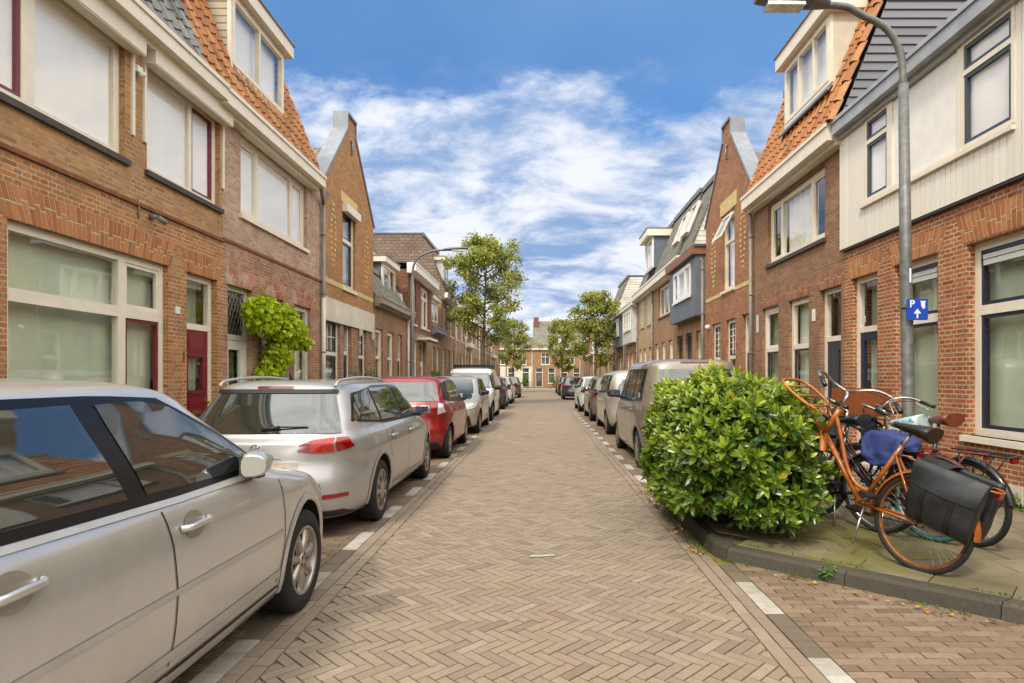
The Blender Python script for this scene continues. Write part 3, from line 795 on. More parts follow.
        return m.build('drainpipe', [mat or pipeg, zincd, offw], s.root)
    def tiles(s, ua, ub, w0, v0, th, slen, mat, holes=(), tw=.215, tl=.29, edge=None, name='roof'):
        c_, s_ = math.cos(th), math.sin(th)
        def Q(u, q, n): return (u, v0+q*s_+n*c_, w0-q*c_+n*s_)
        m = s.mb(); nx = max(1, round((ub-ua)/tw)); tw = (ub-ua)/nx; ny = max(1, round(slen/tl)); tl = slen/ny
        m.quad(Q(ua,0,-.02), Q(ub,0,-.02), Q(ub,slen,-.02), Q(ua,slen,-.02), 1)
        prof = [(0,.012),(.12,.036),(.26,.040),(.38,.016),(.52,.0),(.74,-.006),(.90,.0),(1.0,.012)]
        for j in range(ny):
            for i in range(nx):
                cu = ua+(i+.5)*tw; cq = (j+.5)*tl
                if any(h[0] < cu < h[1] and h[2] < cq < h[3] for h in holes): continue
                r = random.random(); jit = random.gauss(0, .003); P = []
                for (t, n_) in prof:
                    u = ua+(i+t)*tw
                    P.append([Q(u, j*tl-.035, n_+.034+jit-.020), Q(u, j*tl-.03, n_+.034+jit), Q(u, (j+1)*tl, n_+.006+jit)])
                m.grid(P, 0, r, True)
        m.box  # noqa
        ob = m.build(name, [mat, dark], s.root, autosm=50)
        return ob, Q
    def mansard(s, ua, ub, v0, w0=.16, th=R(68), slen=2.6, mat=None, tiled=False, sidemat=None, holes=(), depth=7.5, sides='lr'):
        c_, s_ = math.cos(th), math.sin(th); vt = v0+slen*s_; wt = w0-slen*c_; side = sidemat or slatem
        if tiled: ob, Q = s.tiles(ua, ub, w0, v0, th, slen, mat, holes)
        else:
            m = s.mb(); m.prism([(ua,v0,w0),(ua,vt,wt),(ua,vt,wt-.08),(ua,v0,w0-.08)], [(ub,v0,w0),(ub,vt,wt),(ub,vt,wt-.08),(ub,v0,w0-.08)]); ob = m.build('roof', [mat], s.root)
        e = .012
        for uu, k_ in ((ua+e, 'l'), (ub-e, 'r')):
            m = s.mb()
            if k_ in sides: m.prism([(uu,v0-.3,w0-.05),(uu,v0,w0-.05),(uu,vt,wt-.05),(uu,vt,-depth),(uu,v0-.3,-depth)], [(uu+(.03 if k_=='l' else -.03),v0-.3,w0-.05),(uu+(.03 if k_=='l' else -.03),v0,w0-.05),(uu+(.03 if k_=='l' else -.03),vt,wt-.05),(uu+(.03 if k_=='l' else -.03),vt,-depth),(uu+(.03 if k_=='l' else -.03),v0-.3,-depth)])
            if m.v: m.build('gable_side', [side], ob)
        m = s.mb(); m.box(ua, ub, vt-.02, vt+.10, wt+.05, -depth, 0); m.box(ua-.02, ub+.02, vt-.05, vt+.12, wt+.05, wt+.09, 1); m.build('flat_roof', [asph, zincd], s.root)
        return ob
    def dormer(s, a, b, v0, v1, wf=-.02, clad=None, frame=None, uc=(), cur=None, slab=.24, over=.14, depth=2.4, slabmat=None, sash=None, openc=None, fw=.08, fascia=None):
        clad = clad or stonew; m = s.mb(); hole = (a+.05, b-.05, v0+.10, v1-.05)
        m.plate(a, b, v0, v1, wf-.06, wf, [hole], 1); m.quad((a,v0,wf-.06),(a,v1,wf-.06),(a,v1,wf-depth),(a,v0,wf-depth), 0); m.quad((b,v0,wf-.06),(b,v0,wf-depth),(b,v1,wf-depth),(b,v1,wf-.06), 0)
        m.quad((a,v0+.3,wf-1.1),(b,v0+.3,wf-1.1),(b,v1,wf-1.1),(a,v1,wf-1.1), 2)
        d_ = m.build('dormer', [clad, frame or cream, dark], s.root)
        s.window(hole, uc, (), fw=fw, recess=-.012, w0=wf, frame=frame or cream, sill=False, cur=cur, parent=d_, name='dormer_window', sash=None)
        m = s.mb(); m.box(a-.14, b+.14, v1, v1+slab, wf-depth, wf+over, 0); m.box(a-.17, b+.17, v1+slab, v1+slab+.03, wf-depth, wf+over+.03, 1); m.build('dormer_roof', [slabmat or cream, zincd], d_)
        # lead apron
        m = s.mb(); m.prism([(a-.1,v0-.12,wf+.10),(a-.1,v0+.02,wf+.01),(a-.1,v0+.0,wf-.02),(a-.1,v0-.14,wf+.07)], [(b+.1,v0-.12,wf+.10),(b+.1,v0+.02,wf+.01),(b+.1,v0+.0,wf-.02),(b+.1,v0-.14,wf+.07)]); m.build('lead_apron', [zinc], d_)
        return d_
    def shutterbox(s, a, b, v0, v1, w=.17):
        m = s.mb(); m.box(a, b, v0, v1, 0, w); m.box(a+.02, b-.02, v1, v1+.012, 0, w-.03); m.box(a+.0, b-.0, v0-.015, v0, w-.04, w-.01)
        for x in (a, b-.05): m.box(x, x+.05, v0-1.0, v0, .0, .03)
        return m.build('shutter_box', [cream], s.root)
    def box(s, name, a, b, v0, v1, w0, w1, mat, parent=None, label=None):
        m = s.mb(); m.box(a, b, v0, v1, w0, w1); o = m.build(name, [mat], parent or s.root)
        if label: o['label'] = label
        return o
    def gabletop(s, us, ue, vs, apex, vap, mat, hw=.35, cop=.36, backroof=None, ball=True):
        """triangular top of the facade wall, its zinc coping and the pitched roof behind it"""
        l, r_ = apex-hw, apex+hw; vb = vap-.42
        m = s.mb(); loop = [(us,vs),(ue,vs),(r_,vb),(r_-.04,vap),(l+.04,vap),(l,vb)]
        m.prism([(p[0],p[1],-.3) for p in loop], [(p[0],p[1],0) for p in loop]); m.build('gable', [mat], s.root)
        m = s.mb()
        def seg(p, q, t=.07):
            d = Vector((q[0]-p[0], q[1]-p[1])).normalized(); n_ = Vector((-d.y, d.x))
            if n_.y < 0: n_ = -n_
            A = [(p[0], p[1]), (q[0], q[1]), (q[0]+n_.x*t, q[1]+n_.y*t), (p[0]+n_.x*t, p[1]+n_.y*t)]
            m.prism([(x, y, -cop) for x, y in A], [(x, y, .035) for x, y in A])
        seg((us-.05,vs-.02),(l,vb)); seg((r_,vb),(ue+.05,vs-.02))
        m.box(l-.03, r_+.03, vap, vap+.07, -cop, .05); m.box(l-.035, l+.02, vb, vap, -cop, .035); m.box(r_-.02, r_+.035, vb, vap, -cop, .035)
        m.build('coping', [zinc], s.root)
        m = s.mb(); rv = vap-.75
        m.prism([(us,vs-.1,-.3),(apex,rv,-.3),(ue,vs-.1,-.3)], [(us,vs-.1,-8),(apex,rv,-8),(ue,vs-.1,-8)]); m.build('roof', [backroof or sh_gr], s.root)
        if ball:
            m = s.mb(); m.tube([(apex, vap-.55, .03), (apex, vap-.95, .03)], .02, 8); m.box(apex-.09, apex+.09, vap-.62, vap-.58, .02, .045); m.box(apex-.06, apex+.06, vap-.93, vap-.90, .02, .045); m.build('wall_anchor', [zinc], s.root)
    def diamonds(s, uc, v0, v1):
        m = s.mb(); n = int((v1-v0)/.125)
        for i in range(n):
            v = v0+(v1-v0)*i/(n-1)*1.0; t = i/(n-1); wd = .17*math.sin(math.pi*min(1, max(0.06, t)))
            for sg in (-1, 1):
                u = uc+sg*max(wd, .0); m.box(u-.05, u+.05, v-.026, v+.026, -.01, .007, 0, random.random())
                if wd < .03: break
        m.build('brick_ornament', [yelb], s.root)
    def band(s, a, b, v0, v1, mat, w=.012, name='stone_band'): return s.box(name, a, b, v0, v1, -.02, w, mat)
def std(h, doors=(), wins=()):
    pass
# ---- left, first: orange brick, large shop-like window, maroon door
H = House(-1, 0.6, 9.78, 'orange brick house with broad cream window and maroon front door, nearest on the left')
H.wall([(0.05, 3.66, B_lo), (3.66, 7, B_up)], 5.9, [(1.6,4.4,.72,2.99),(5.82,8.34,.72,2.99),(8.78,9.60,.12,2.99),(5.2,7.47,4.13,5.55),(7.89,9.68,4.13,5.55)])
H.window((1.6,4.4,.72,2.99),(3.0,),(2.28,),.09,.13,cur=cur_w)
H.arch(5.82,8.34,2.99,.34,.12); H.arch(8.78,9.60,2.99,.32,.10)
H.band(.6,9.78,3.625,3.67,simple('brick_ledge', lin(120, 74, 46), .9, var=.25, bump=.4),.035,'brick_ledge')
H.window((5.82,8.34,.72,2.99),(7.52,),(2.28,),.09,.13,sash={(1,0):maroon,(1,1):cream},cur=cur_g,gl=glass_g)
H.door((8.78,9.60,.12,2.99),2.22,maroon,style='panel',label='maroon panelled front door with small glass pane',cur=cur_s,gl=glass_g)
H.window((5.2,7.47,4.13,5.55),(6.14,),(),.10,.16,sash={(0,0):maroon},sillmat=sillm,gap=.05)
H.window((7.89,9.68,4.13,5.55),(8.98,),(),.09,.09,sash={(1,0):maroon},sillmat=sillm,gap=.05)
H.shutterbox(5.1,7.62,5.47,5.70,.17); H.shutterbox(7.80,9.78,5.47,5.70,.17)
H.gutter(.6,9.36,5.70,5.92,.30)
m = H.mb(); m.box(7.62,7.72,5.28,5.36,0,.06); m.lathe([(.001,0),(.035,.0),(.04,.03),(.02,.07),(.001,.075)],(7.68,5.26,.05),'z',12); m.build('alarm_box',[white],H.root)
H.box('house_number_plate',8.50,8.60,2.36,2.46,0,.012,white); H.box('doorbell',8.68,8.71,1.72,1.84,0,.02,brass)
m = H.mb(); m.tube([(7.95,3.55,.0),(7.95,3.55,.10)],.03,8); m.tube([(7.95,3.55,.10),(8.06,3.50,.14)],.035,8); m.tube([(7.7,3.72,.02),(7.7,3.47,.02)],.012,6); m.build('wall_bracket',[zincd],H.root)
H.mansard(.6,8.92,5.92,.22,tiled=True,mat=tile_g,sides='l')
# ---- left, second: pale brick upper floor, orange tiled mansard, creeper
H2 = House(-1, 9.78, 14.25, 'pale red brick house with orange tiled roof, dormer and white leaded door')
H = H2
H.wall([(.05,3.72,B_h2l),(3.72,7,B_h2u)],5.72,[(9.93,10.77,.12,3.0),(11.15,12.08,.8,2.98),(12.62,13.52,.5,2.98),(10.36,13.30,4.23,5.60)])
for a,b in ((9.93,10.77),(11.15,12.08),(12.62,13.52)): H.arch(a,b,2.99,.27,.08,rndmat('arch_red_'+str(a),[(0,lin(140,80,54)),(.5,lin(170,104,74)),(1,lin(190,130,98))],.85,nscale=30,dirt=(lin(200,190,178),2.5,.5)) if a < 10 else MATS['arch_red_9.93'])
H.box('brick_ledge',9.78,14.25,3.66,3.71,-.02,.02,MATS['brick_ledge'])
H.door((9.93,10.77,.12,3.0),2.14,white,offw,style='tall',lead=True,label='white front door with tall narrow glass',gl=glass_g,cur=cur_d)
H.window((11.15,12.08,.8,2.98),(),(2.2,),.10,.08,frame=offw,cur=cur_w,gl=glass_g)
H.window((12.62,13.52,.5,2.98),(),(),.10,.08,frame=offw,cur=cur_w,gl=glass_g)
H.window((10.36,13.30,4.23,5.60),(11.10,12.62),(),.10,.11,sash={(0,0):cream,(2,0):cream},gap=.045)
H.gutter(9.36,13.62,5.66,5.90,.30); H.pipe(14.12,.2,5.75,mid=3.3); 
m=H.mb(); m.tube([(13.6,5.72,.2),(13.9,5.60,.12),(14.12,5.45,.075)],.042,8); m.build('drainpipe',[pipeg],H.root)
H.mansard(8.92,13.62,5.90,.22,tiled=True,mat=tile_o,sides='r',holes=[(10.15,12.2,.80,3.0)],sidemat=moldt)
H.dormer(10.13,12.23,6.58,7.88,-.05,clad=sh_tan,uc=(11.16,),slab=.24)
H.box('roof_parapet',13.0,14.25,5.9,6.5,-4.0,-1.6,moldt)
# ---- left, third: tall pointed gable
H3 = House(-1, 14.25, 18.6, 'amber brick house with tall pointed gable on the left side', name='gable_house')
H = H3
g_h=[(14.46,15.52,.7,2.93),(15.80,16.45,.12,2.93),(17.10,17.86,.7,2.93)]
H.wall([(.05,2.95,B_h3l),(2.95,7,B_h3)],6.0,g_h+[(15.72,16.80,3.78,5.90)])
for a,b,c,d in (g_h[0],g_h[2]): H.window((a,b,c,d),(),(2.05,),.10,.09,sash={(0,0):dgrey,(0,1):dgrey},cur=cur_s,muntin={(0,1):(3,2)})
H.door(g_h[1],2.1,dgrey,style='tall')
H.window((15.72,16.80,3.78,5.90),(),(5.05,),.12,.10,frame=cream,sash={(0,0):dgrey,(0,1):dgrey},cur=cur_s)
H.box('shutter_box',15.68,16.86,5.72,5.92,0,.14,cream)
H.box('plaster_fascia',14.30,18.55,2.82,3.37,-.02,.05,stonew); H.box('stone_band',14.28,18.57,3.72,3.84,-.02,.012,sandst); H.box('stone_lintel',15.55,16.95,5.95,6.22,.001,.016,sandst)
H.diamonds(15.0,4.2,5.7); H.diamonds(17.85,4.1,5.7)
H.gabletop(14.25,18.6,6.0,16.42,8.36,B_h3,backroof=sh_gr)
H.box('wall_lamp',17.0,17.06,2.62,2.82,.05,.12,offw); H.box('wall_lamp',18.3,18.4,2.6,2.85,.03,.1,offw)
# ---- left, fourth: low front with dormer
H = House(-1, 18.6, 23.5, 'low brown brick house with grey sided dormer, beside the amber gable')
d4=[(18.85,19.75,.7,3.0),(20.35,21.25,.7,3.0),(21.75,22.55,.12,3.0)]
H.wall([(.05,5,B_mid)],3.86,d4)
for d in d4[:2]: H.window(d,(),(2.1,),.12,.10,cur=cur_w)
H.door(d4[2],2.1,dgrey,offw,style='slit')
H.gutter(18.62,23.45,3.72,3.93,.30,moldt); H.pipe(23.2,.2,3.75,offw)
H.mansard(18.6,23.5,3.93,.1,R(60),1.2,sh_gr,sides='l',depth=6)
H.dormer(20.9,22.7,4.25,5.40,-.3,clad=bluep,uc=(21.8,),slab=.2,frame=cream)
m=H.mb(); m.box(19.6,23.48,5.4,5.83,-.75,-6); m.build('rear_block',[white],H.root)
m=H.mb(); m.box(22.85,23.2,4.2,4.6,-.15,-.5); m.tube([(23.0,4.4,-.14),(23.0,4.4,-.12)],.14,14,0); m.build('air_unit',[lgreyp],H.root)
# ---- left, fifth: dark brick block, white cornice
H = House(-1, 23.5, 28.6, 'dark red brick house with white cornice and paired tall windows')
d5=[(24.6,25.35,.12,2.95),(25.9,26.95,.12,2.95),(24.1,25.05,3.6,5.35),(26.1,27.9,3.6,5.35)]
H.wall([(.05,3.3,B_mid),(3.3,7,B_dk)],5.62,d5,sidemat=B_dk)
H.window(d5[2],(),(4.9,),.11,.09,cur=cur_s); H.window(d5[3],(27.0,),(4.9,),.11,.12,cur=cur_w)
H.door(d5[1],2.1,white,style='half'); H.window(d5[0],(),(2.1,),.1,.09)
H.gutter(23.3,28.7,5.52,5.84,.34,white,name='cornice'); H.box('flat_roof',23.4,28.6,5.84,5.9,-7,.3,asph)
m=H.mb(); m.box(25.3,27.3,3.02,3.12,0,.5); m.box(25.3,27.3,2.95,3.02,.42,.5,1); m.build('door_canopy',[white,black],H.root); H.pipe(23.75,.2,5.6,offw)
# ---- left, sixth: low with dark dormer
H = House(-1, 28.6, 31.5, 'narrow low brick house with dark dormer, before the brown shingled gambrel')
d6=[(28.9,29.5,.12,2.9),(30.0,30.9,.7,2.9)]
H.wall([(.05,5,B_mid)],3.65,d6); H.door(d6[0],2.1,dgrey); H.window(d6[1],(),(2.1,))
H.gutter(28.6,31.45,3.55,3.8,.32,zinc); H.mansard(28.6,31.5,3.8,.1,R(60),1.0,sh_br,sides='',depth=5)
H.dormer(29.0,31.0,4.05,5.2,-.1,clad=dgrey,uc=(30.0,),slab=.2,frame=cream)
# ---- left, seventh: big brown mansard
def rowhouse(side, u0, u1, label, wallm, kind='tall', lower=None, frame=None, roofm=None, side_m=None, nd=3, roofholes=(), name='brick_house', eave=5.55, dorm=None, pipe=True, upw=2, slen=3.2, th=R(68)):
    H = House(side, u0, u1, label, name); W = u1-u0; fr = frame or cream
    xs = [u0+W*(i+.5)/nd for i in range(nd)]; ww = min(.95, W/nd*.58)
    low = [(x-ww/2, x+ww/2, .12 if i == nd//2 else .7, 2.95) for i, x in enumerate(xs)]
    top = {'tall': eave, 'mansard': eave, 'low': 3.6, 'gable': eave}[kind]
    ups = []
    if kind != 'low':
        x2 = [u0+W*(i+.5)/upw for i in range(upw)]; w2 = min(1.5, W/upw*.5)
        ups = [(x-w2/2, x+w2/2, 3.75, min(5.2, top-.25)) for x in x2]
    H.wall([(.05,3.3,lower or wallm),(3.3,9,wallm)], top+.02, low+ups, sidemat=side_m and None or wallm)
    for i, r_ in enumerate(low):
        if i == nd//2: H.door(r_, 2.1, random.choice([dgrey, navy, white, maroon]), fr, style=random.choice(['half','slit','tall']))
        else: H.window(r_, (), (2.1,), .1, .09, frame=fr, cur=random.choice([cur_w, cur_s, cur_g]))
    for r_ in ups: H.window(r_, ((r_[0]+r_[1])/2,) if r_[1]-r_[0] > 1.1 else (), (), .1, .09, frame=fr, cur=random.choice([cur_w, cur_w, cur_s]))
    H.gutter(u0+.02, u1-.02, top-.05, top+.2, .3, random.choice([cream, white]))
    if pipe: H.pipe(u1-.2, .2, top-.05, random.choice([pipeg, offw]))
    if kind == 'mansard':
        H.mansard(u0, u1, top+.2, .2, th, slen, roofm or sh_br, sidemat=side_m or sh_br, depth=7.5)
    elif kind == 'low':
        H.mansard(u0, u1, top+.2, .1, R(58), 1.6, roofm or sh_gr, sides='lr', sidemat=sh_gr, depth=6)
    else:
        H.box('flat_roof', u0, u1, top+.2, top+.28, -7.5, .28, asph)
    if dorm: H.dormer(dorm[0], dorm[1], top+(.75 if kind != 'low' else .5), top+(2.05 if kind != 'low' else 1.65), -.12, clad=lgreyp, uc=((dorm[0]+dorm[1])/2,), slab=.2, frame=white)
    return H
H = rowhouse(-1, 31.5, 36.4, 'brown shingled gambrel house with dormer above a brick front', B_far, 'mansard', roofm=sh_br, side_m=sh_br, dorm=(32.6,34.6), eave=5.62)
rowhouse(-1, 36.4, 41.2, 'flat topped orange brick house behind the tall left tree', B_far, 'tall', dorm=None, eave=5.7)
rowhouse(-1, 41.2, 44.6, 'low brick house with pale dormer partly behind the tall left tree', B_mid, 'low', nd=2, dorm=(42.0,43.8))
rowhouse(-1, 44.6, 50.4, 'wide orange brick house beyond the low dormered one on the left', B_far, 'tall', nd=4)
rowhouse(-1, 50.4, 56.0, 'brown brick house with grey mansard far down the left side', B_mid, 'mansard', roofm=sh_gr, side_m=sh_gr, slen=2.4, dorm=(52.0,54.0))
rowhouse(-1, 56.0, 62.0, 'orange brick house third from the far left corner', B_far, 'tall', nd=4)
rowhouse(-1, 62.0, 68.0, 'low brick house second from the far left corner', B_far, 'low', dorm=(64.0,66.0))
rowhouse(-1, 68.0, 75.5, 'pale brick corner house at the far left end', B_far, 'tall', nd=4)

# ================= right side
H = House(1, 0.6, 10.1, 'red brick house clad above in cream vertical boards, nearest on the right')
rh=[(5.6,7.20,.80,3.03),(7.72,8.67,.80,3.05),(9.10,9.86,.12,3.05)]
H.wall([(.05,3.56,B_r1),(3.56,7,B_r1)],5.45,rh+[(6.45,9.32,4.12,5.36)])
H.window((2.4,4.6,.80,3.03),(3.5,),(2.25,),.09,.11,cur=cur_w)
for r_ in rh: H.arch(r_[0],r_[1],3.05,.34 if r_[0]<6 else .30,.13)
H.window(rh[0],(),(2.25,),.09,.11,frame=cream,sash={(0,0):navy,(0,1):navy},cur=cur_g,gl=glass_g,blind=.0,recess=.10)
H.window(rh[1],(),(2.25,),.09,.11,frame=cream,sash={(0,0):navy,(0,1):navy},cur=cur_g,gl=glass_g,recess=.10)
for r_ in rh[:2]:
    m=H.mb(); m.box(r_[0]+.15,r_[1]-.15,2.76,2.82,-.12,-.09); m.box(r_[0]+.15,r_[1]-.15,2.83,2.88,-.125,-.085); m.build('ventilation_strip',[lgreyp],H.root)
H.door(rh[2],2.22,navy,style='half',label='navy blue front door with glass pane',cur=cur_s)
# board cladding: separate vertical boards
m=H.mb(); u=.6; hole=(6.40,9.37,4.07,5.41)
while u < 10.1:
    ub=min(u+.098,10.1)
    def seg(v0,v1,ua=u,ub=ub):
        m.box(ua+.004,ub-.004,v0,v1,.03,.075,0,random.random())
    if hole[0] < u+.049 < hole[1]: seg(3.56,hole[2]); seg(hole[3],5.50)
    else: seg(3.56,5.50)
    u+=.098
m.box(.6,10.1,3.57,4.07,.0,.035); m.box(.6,6.4,4.07,5.45,.0,.035); m.box(9.37,10.1,4.07,5.45,.0,.035); m.box(.6,10.1,3.53,3.57,0,.06,1)
m.build('board_cladding',[rndmat('cream_boards',[(0,lin(220,213,198)),(1,lin(228,222,208))],.55,nvar=.1,bump=.05),dgrey],H.root)
def r1win(a,b,lab=None):
    fr=H.window((a,b,4.12,5.36),(),(5.0,),.05,.06,frame=cream,w0=.085,recess=.0,sill=False,sash={(0,0):bluegrey,(0,1):bluegrey},gap=.07)
    return fr
r1win(6.36,7.18); r1win(8.66,9.30)
m=H.mb(); m.box(7.18,8.66,4.14,5.34,.05,.062); m.box(7.17,8.67,4.10,4.14,.04,.10,1); m.box(7.18,7.24,4.14,5.34,.06,.085,1); m.box(8.58,8.66,4.14,5.34,.06,.085,1); m.box(6.36,9.40,4.05,4.10,.03,.12,1); m.build('white_panel',[white,cream],H.root)
H.gutter(.6,10.02,5.42,5.64,.24,zincl)
H.box('flat_roof',.6,9.98,5.64,5.70,-7.5,.20,asph)
gb_=[rndmat('grey_boards',[(0,lin(108,106,110)),(1,lin(122,120,124))],.6,nvar=.1,bump=.05)]
m=H.mb(); m.box(9.43,9.52,2.33,2.42,0,.015); m.build('house_number_plate',[lgreyp],H.root)
m=H.mb(); m.box(6.35,6.75,.14,.34,0,.015); m.build('air_grate',[offw],H.root)
# R2
H = House(1, 10.1, 14.45, 'brown brick house with orange tiled roof, dormer and grey front door')
rh=[(10.20,10.98,.12,3.02),(11.42,12.36,.7,3.0),(12.88,13.82,.7,3.0)]
H.wall([(.05,7,B_r2)],5.40,rh+[(10.78,13.48,3.92,5.22)])
am=rndmat('arch_brown',[(0,lin(128,82,58)),(1,lin(164,112,82))],.85,nvar=.3)
for r_ in rh: H.arch(r_[0],r_[1],3.02,.27,.07,am)
H.door(rh[0],2.14,dgrey,style='slit',label='dark grey front door with narrow glass strip')
H.window(rh[1],(),(2.08,),.10,.10,sash={(0,0):dgrey},cur=cur_w,gl=glass_g); H.window(rh[2],(),(2.08,),.10,.10,sash={(0,1):white,(0,0):dgrey},cur=cur_s,gl=glass_g)
H.window((10.78,13.48,3.92,5.22),(11.42,12.86),(),.10,.10,sash={(0,0):cream,(2,0):cream},cur='none',sillmat=sillm)
m=H.mb(); n=30; m.grid([[(11.5+1.3*i/n,3.98,-.22+.02*math.sin(i*1.1)),(11.5+1.3*i/n,5.15,-.22+.02*math.sin(i*1.1))] for i in range(n+1)]); m.build('curtain',[cur_w],H.root)
H.gutter(10.06,14.35,5.36,5.64,.30); H.pipe(14.36,.2,5.45)
H.mansard(9.98,14.35,5.64,.2,tiled=True,mat=tile_o,sides='r',holes=[(10.82,12.78,1.12,3.0)],sidemat=moldt)
m=H.mb(); c_,s_=math.cos(R(68)),math.sin(R(68))
for i in range(8):
    q=.34*i; r=random.random(); P=[]
    for kk in range(9):
        a=math.pi*(kk/8); uu=9.98+.0-.095*math.cos(a)+.02; nn_=.03+.085*math.sin(a)
        P.append([(uu,5.64+(q-.03)*s_+(nn_+.02)*c_,.2-(q-.03)*c_+(nn_+.02)*s_),(uu,5.64+(q+.34)*s_+nn_*c_*.85,.2-(q+.34)*c_+nn_*s_*.85)])
    m.grid(P,0,r,True)
m.build('verge_tiles',[tile_o],H.root)
m=H.mb(); v=5.60
while v < 8.05:
    we=.165-(v-5.6)/math.tan(R(68)); wt_=.165-(v+.142-5.6)/math.tan(R(68))
    m.prism([(9.945,v,we),(9.945,v,-7.4),(9.98,v,-7.4),(9.98,v,we)],[(9.972,v+.145,wt_),(9.972,v+.145,-7.4),(9.98,v+.145,-7.4),(9.98,v+.145,wt_)],0,random.random()); v+=.142
m.build('side_boards',gb_,H.root)
H.dormer(10.80,12.81,6.62,7.90,-.1,clad=stonew,uc=(11.45,12.1),slab=.26)
H.box('house_number_plate',11.15,11.27,2.50,2.72,0,.012,white)
H.box('wall_vent',14.05,14.12,2.5,2.9,0,.03,lgreyp)
# R3 gable
H = House(1, 14.45, 18.5, 'salmon brick house with tall pointed gable on the right side', name='gable_house')
g_h=[(14.62,15.20,.12,3.02),(15.70,16.52,.7,3.0),(17.02,17.85,.7,3.0)]
H.wall([(.05,7,B_r3)],5.95,g_h+[(15.78,16.85,3.80,5.85)])
H.door(g_h[0],2.1,navy); 
for d in g_h[1:]: H.window(d,(),(2.0,),.09,.09,sash={(0,1):dgrey},cur=cur_s,muntin={(0,1):(3,5)})
H.window((15.78,16.85,3.80,5.85),(),(5.1,),.10,.08,cur=cur_w)
m=H.mb(); m.plate(15.90,16.73,5.12,5.78,.02,.05,[(15.96,16.67,5.18,5.72)])
m2=MB(lambda u,v,w: H.P(u,v,w+.32*(5.78-v)/.66),H.s>0); m2.plate(15.90,16.73,5.12,5.78,-.02,.02,[(15.97,16.66,5.19,5.71)]); so=m2.build('open_sash',[cream],H.root)
m2=MB(lambda u,v,w: H.P(u,v,w+.32*(5.78-v)/.66),H.s>0); m2.quad((15.97,5.19,0),(16.66,5.19,0),(16.66,5.71,0),(15.97,5.71,0)); m2.build('pane',[glass],so)
H.box('stone_band',14.47,18.48,3.70,3.80,-.02,.012,sandst); H.box('stone_lintel',15.6,17.0,5.88,6.25,.001,.016,sandst)
H.diamonds(15.15,4.2,5.7); H.diamonds(17.7,4.1,5.6)
H.gabletop(14.45,18.5,5.95,16.42,8.25,B_r3,backroof=tile_b)
m=H.mb(); m.lathe([(.001,0),(.07,.0),(.08,.05),(.05,.11),(.001,.12)],(18.15,2.95,.0),'z',14); m.build('wall_lamp',[white],H.root)
# R4 with the blue-grey oriel
H = House(1, 18.5, 22.8, 'brick house with blue grey boxed bay window under a timber cornice')
rh=[(18.9,19.7,.12,2.95),(20.2,21.1,.7,2.95),(21.5,22.4,.7,2.95)]
H.wall([(.05,7,B_mid)],5.3,rh)
H.door(rh[0],2.1,black); [H.window(r_,(),(2.1,),.09,.08,frame=dgrey,cur=cur_s) for r_ in rh[1:]]
m=H.mb(); bw=(19.2,21.6,4.05,5.05); m.plate(18.62,22.3,3.36,5.2,.0,.28,[bw]); m.build('bay',[bluep],H.root)
H.window(bw,(19.9,20.9),(),.09,.10,w0=.30,recess=-.02,frame=white,sash={(1,0):white},cur=cur_w)
H.box('timber_cornice',18.54,22.45,5.2,5.42,-.3,.42,woodb); H.box('flat_roof',18.5,22.8,5.42,5.5,-7,.36,asph)
H.pipe(18.62,.2,5.2); H.mansard(20.9,22.8,5.5,.05,R(68),3.1,sh_gr,sides='l',sidemat=sh_wh)
# R5
H = House(1, 22.8, 27.2, 'brick house with skylights in its grey roof and a wide white window')
rh=[(23.1,23.9,.7,2.9),(24.5,25.3,.7,2.9),(25.9,26.7,.7,2.9)]
H.wall([(.05,7,B_mid)],5.35,rh+[(23.5,25.9,3.95,5.2)]); [H.window(r_,(),(),.12,.08,cur=cur_w) for r_ in rh]
H.window((23.5,25.9,3.95,5.2),(24.2,25.1),(),.1,.1,cur=cur_s,sillmat=maroon); H.pipe(27.0,.2,5.4); H.gutter(20.9,27.2,5.32,5.62,.32,cream)
ro=H.mansard(22.8,27.2,5.62,.1,R(68),3.0,sh_gr,sides='',sidemat=sh_wh)
c_,s_=math.cos(R(68)),math.sin(R(68))
for a in (21.9,23.4):
    def Q(u,q,n): return (u,5.62+q*s_+n*c_,.1-q*c_+n*s_)
    m=MB(lambda u,q,n: H.P(*Q(u,q,n)),H.s>0); m.plate(a,a+1.0,1.1,2.3,.0,.10,[(a+.08,a+.92,1.18,2.22)]); sk=m.build('skylight',[white],H.root)
    m=MB(lambda u,q,n: H.P(*Q(u,q,n)),H.s>0); m.quad((a+.08,1.18,.06),(a+.92,1.18,.06),(a+.92,2.22,.06),(a+.08,2.22,.06)); m.build('pane',[glass_g],sk)
# R6
H = House(1, 27.2, 31.4, 'tan brick house with blind upper windows and a white roof dormer')
rh=[(27.6,28.3,.12,2.85),(28.9,29.7,.7,2.85),(30.2,31.0,.7,2.85)]
H.wall([(.05,7,brick('brick_tan',lin(172,140,104),lin(190,160,124),lin(170,150,122)))],5.35,rh); H.door(rh[0],2.1,dgrey); [H.window(r_,(),(2.1,),.1,.08) for r_ in rh[1:]]
for a in (27.6,29.5):
    m=H.mb(); m.box(a,a+.95,3.9,5.1,0,.012); m.box(a-.05,a+1.0,3.83,3.9,0,.04); m.box(a-.05,a+1.0,5.1,5.2,0,.03); m.build('blind_window',[sh_tan],H.root)
H.gutter(27.2,31.4,5.32,5.62,.32,cream); H.pipe(31.2,.2,5.4)
H.mansard(27.2,31.4,5.62,.1,R(68),2.9,sh_gr,sides='r',sidemat=sh_gr)
H.dormer(27.3,29.2,6.35,7.75,.0,clad=bluep,uc=(28.3,),frame=white,slab=.32,over=.25)
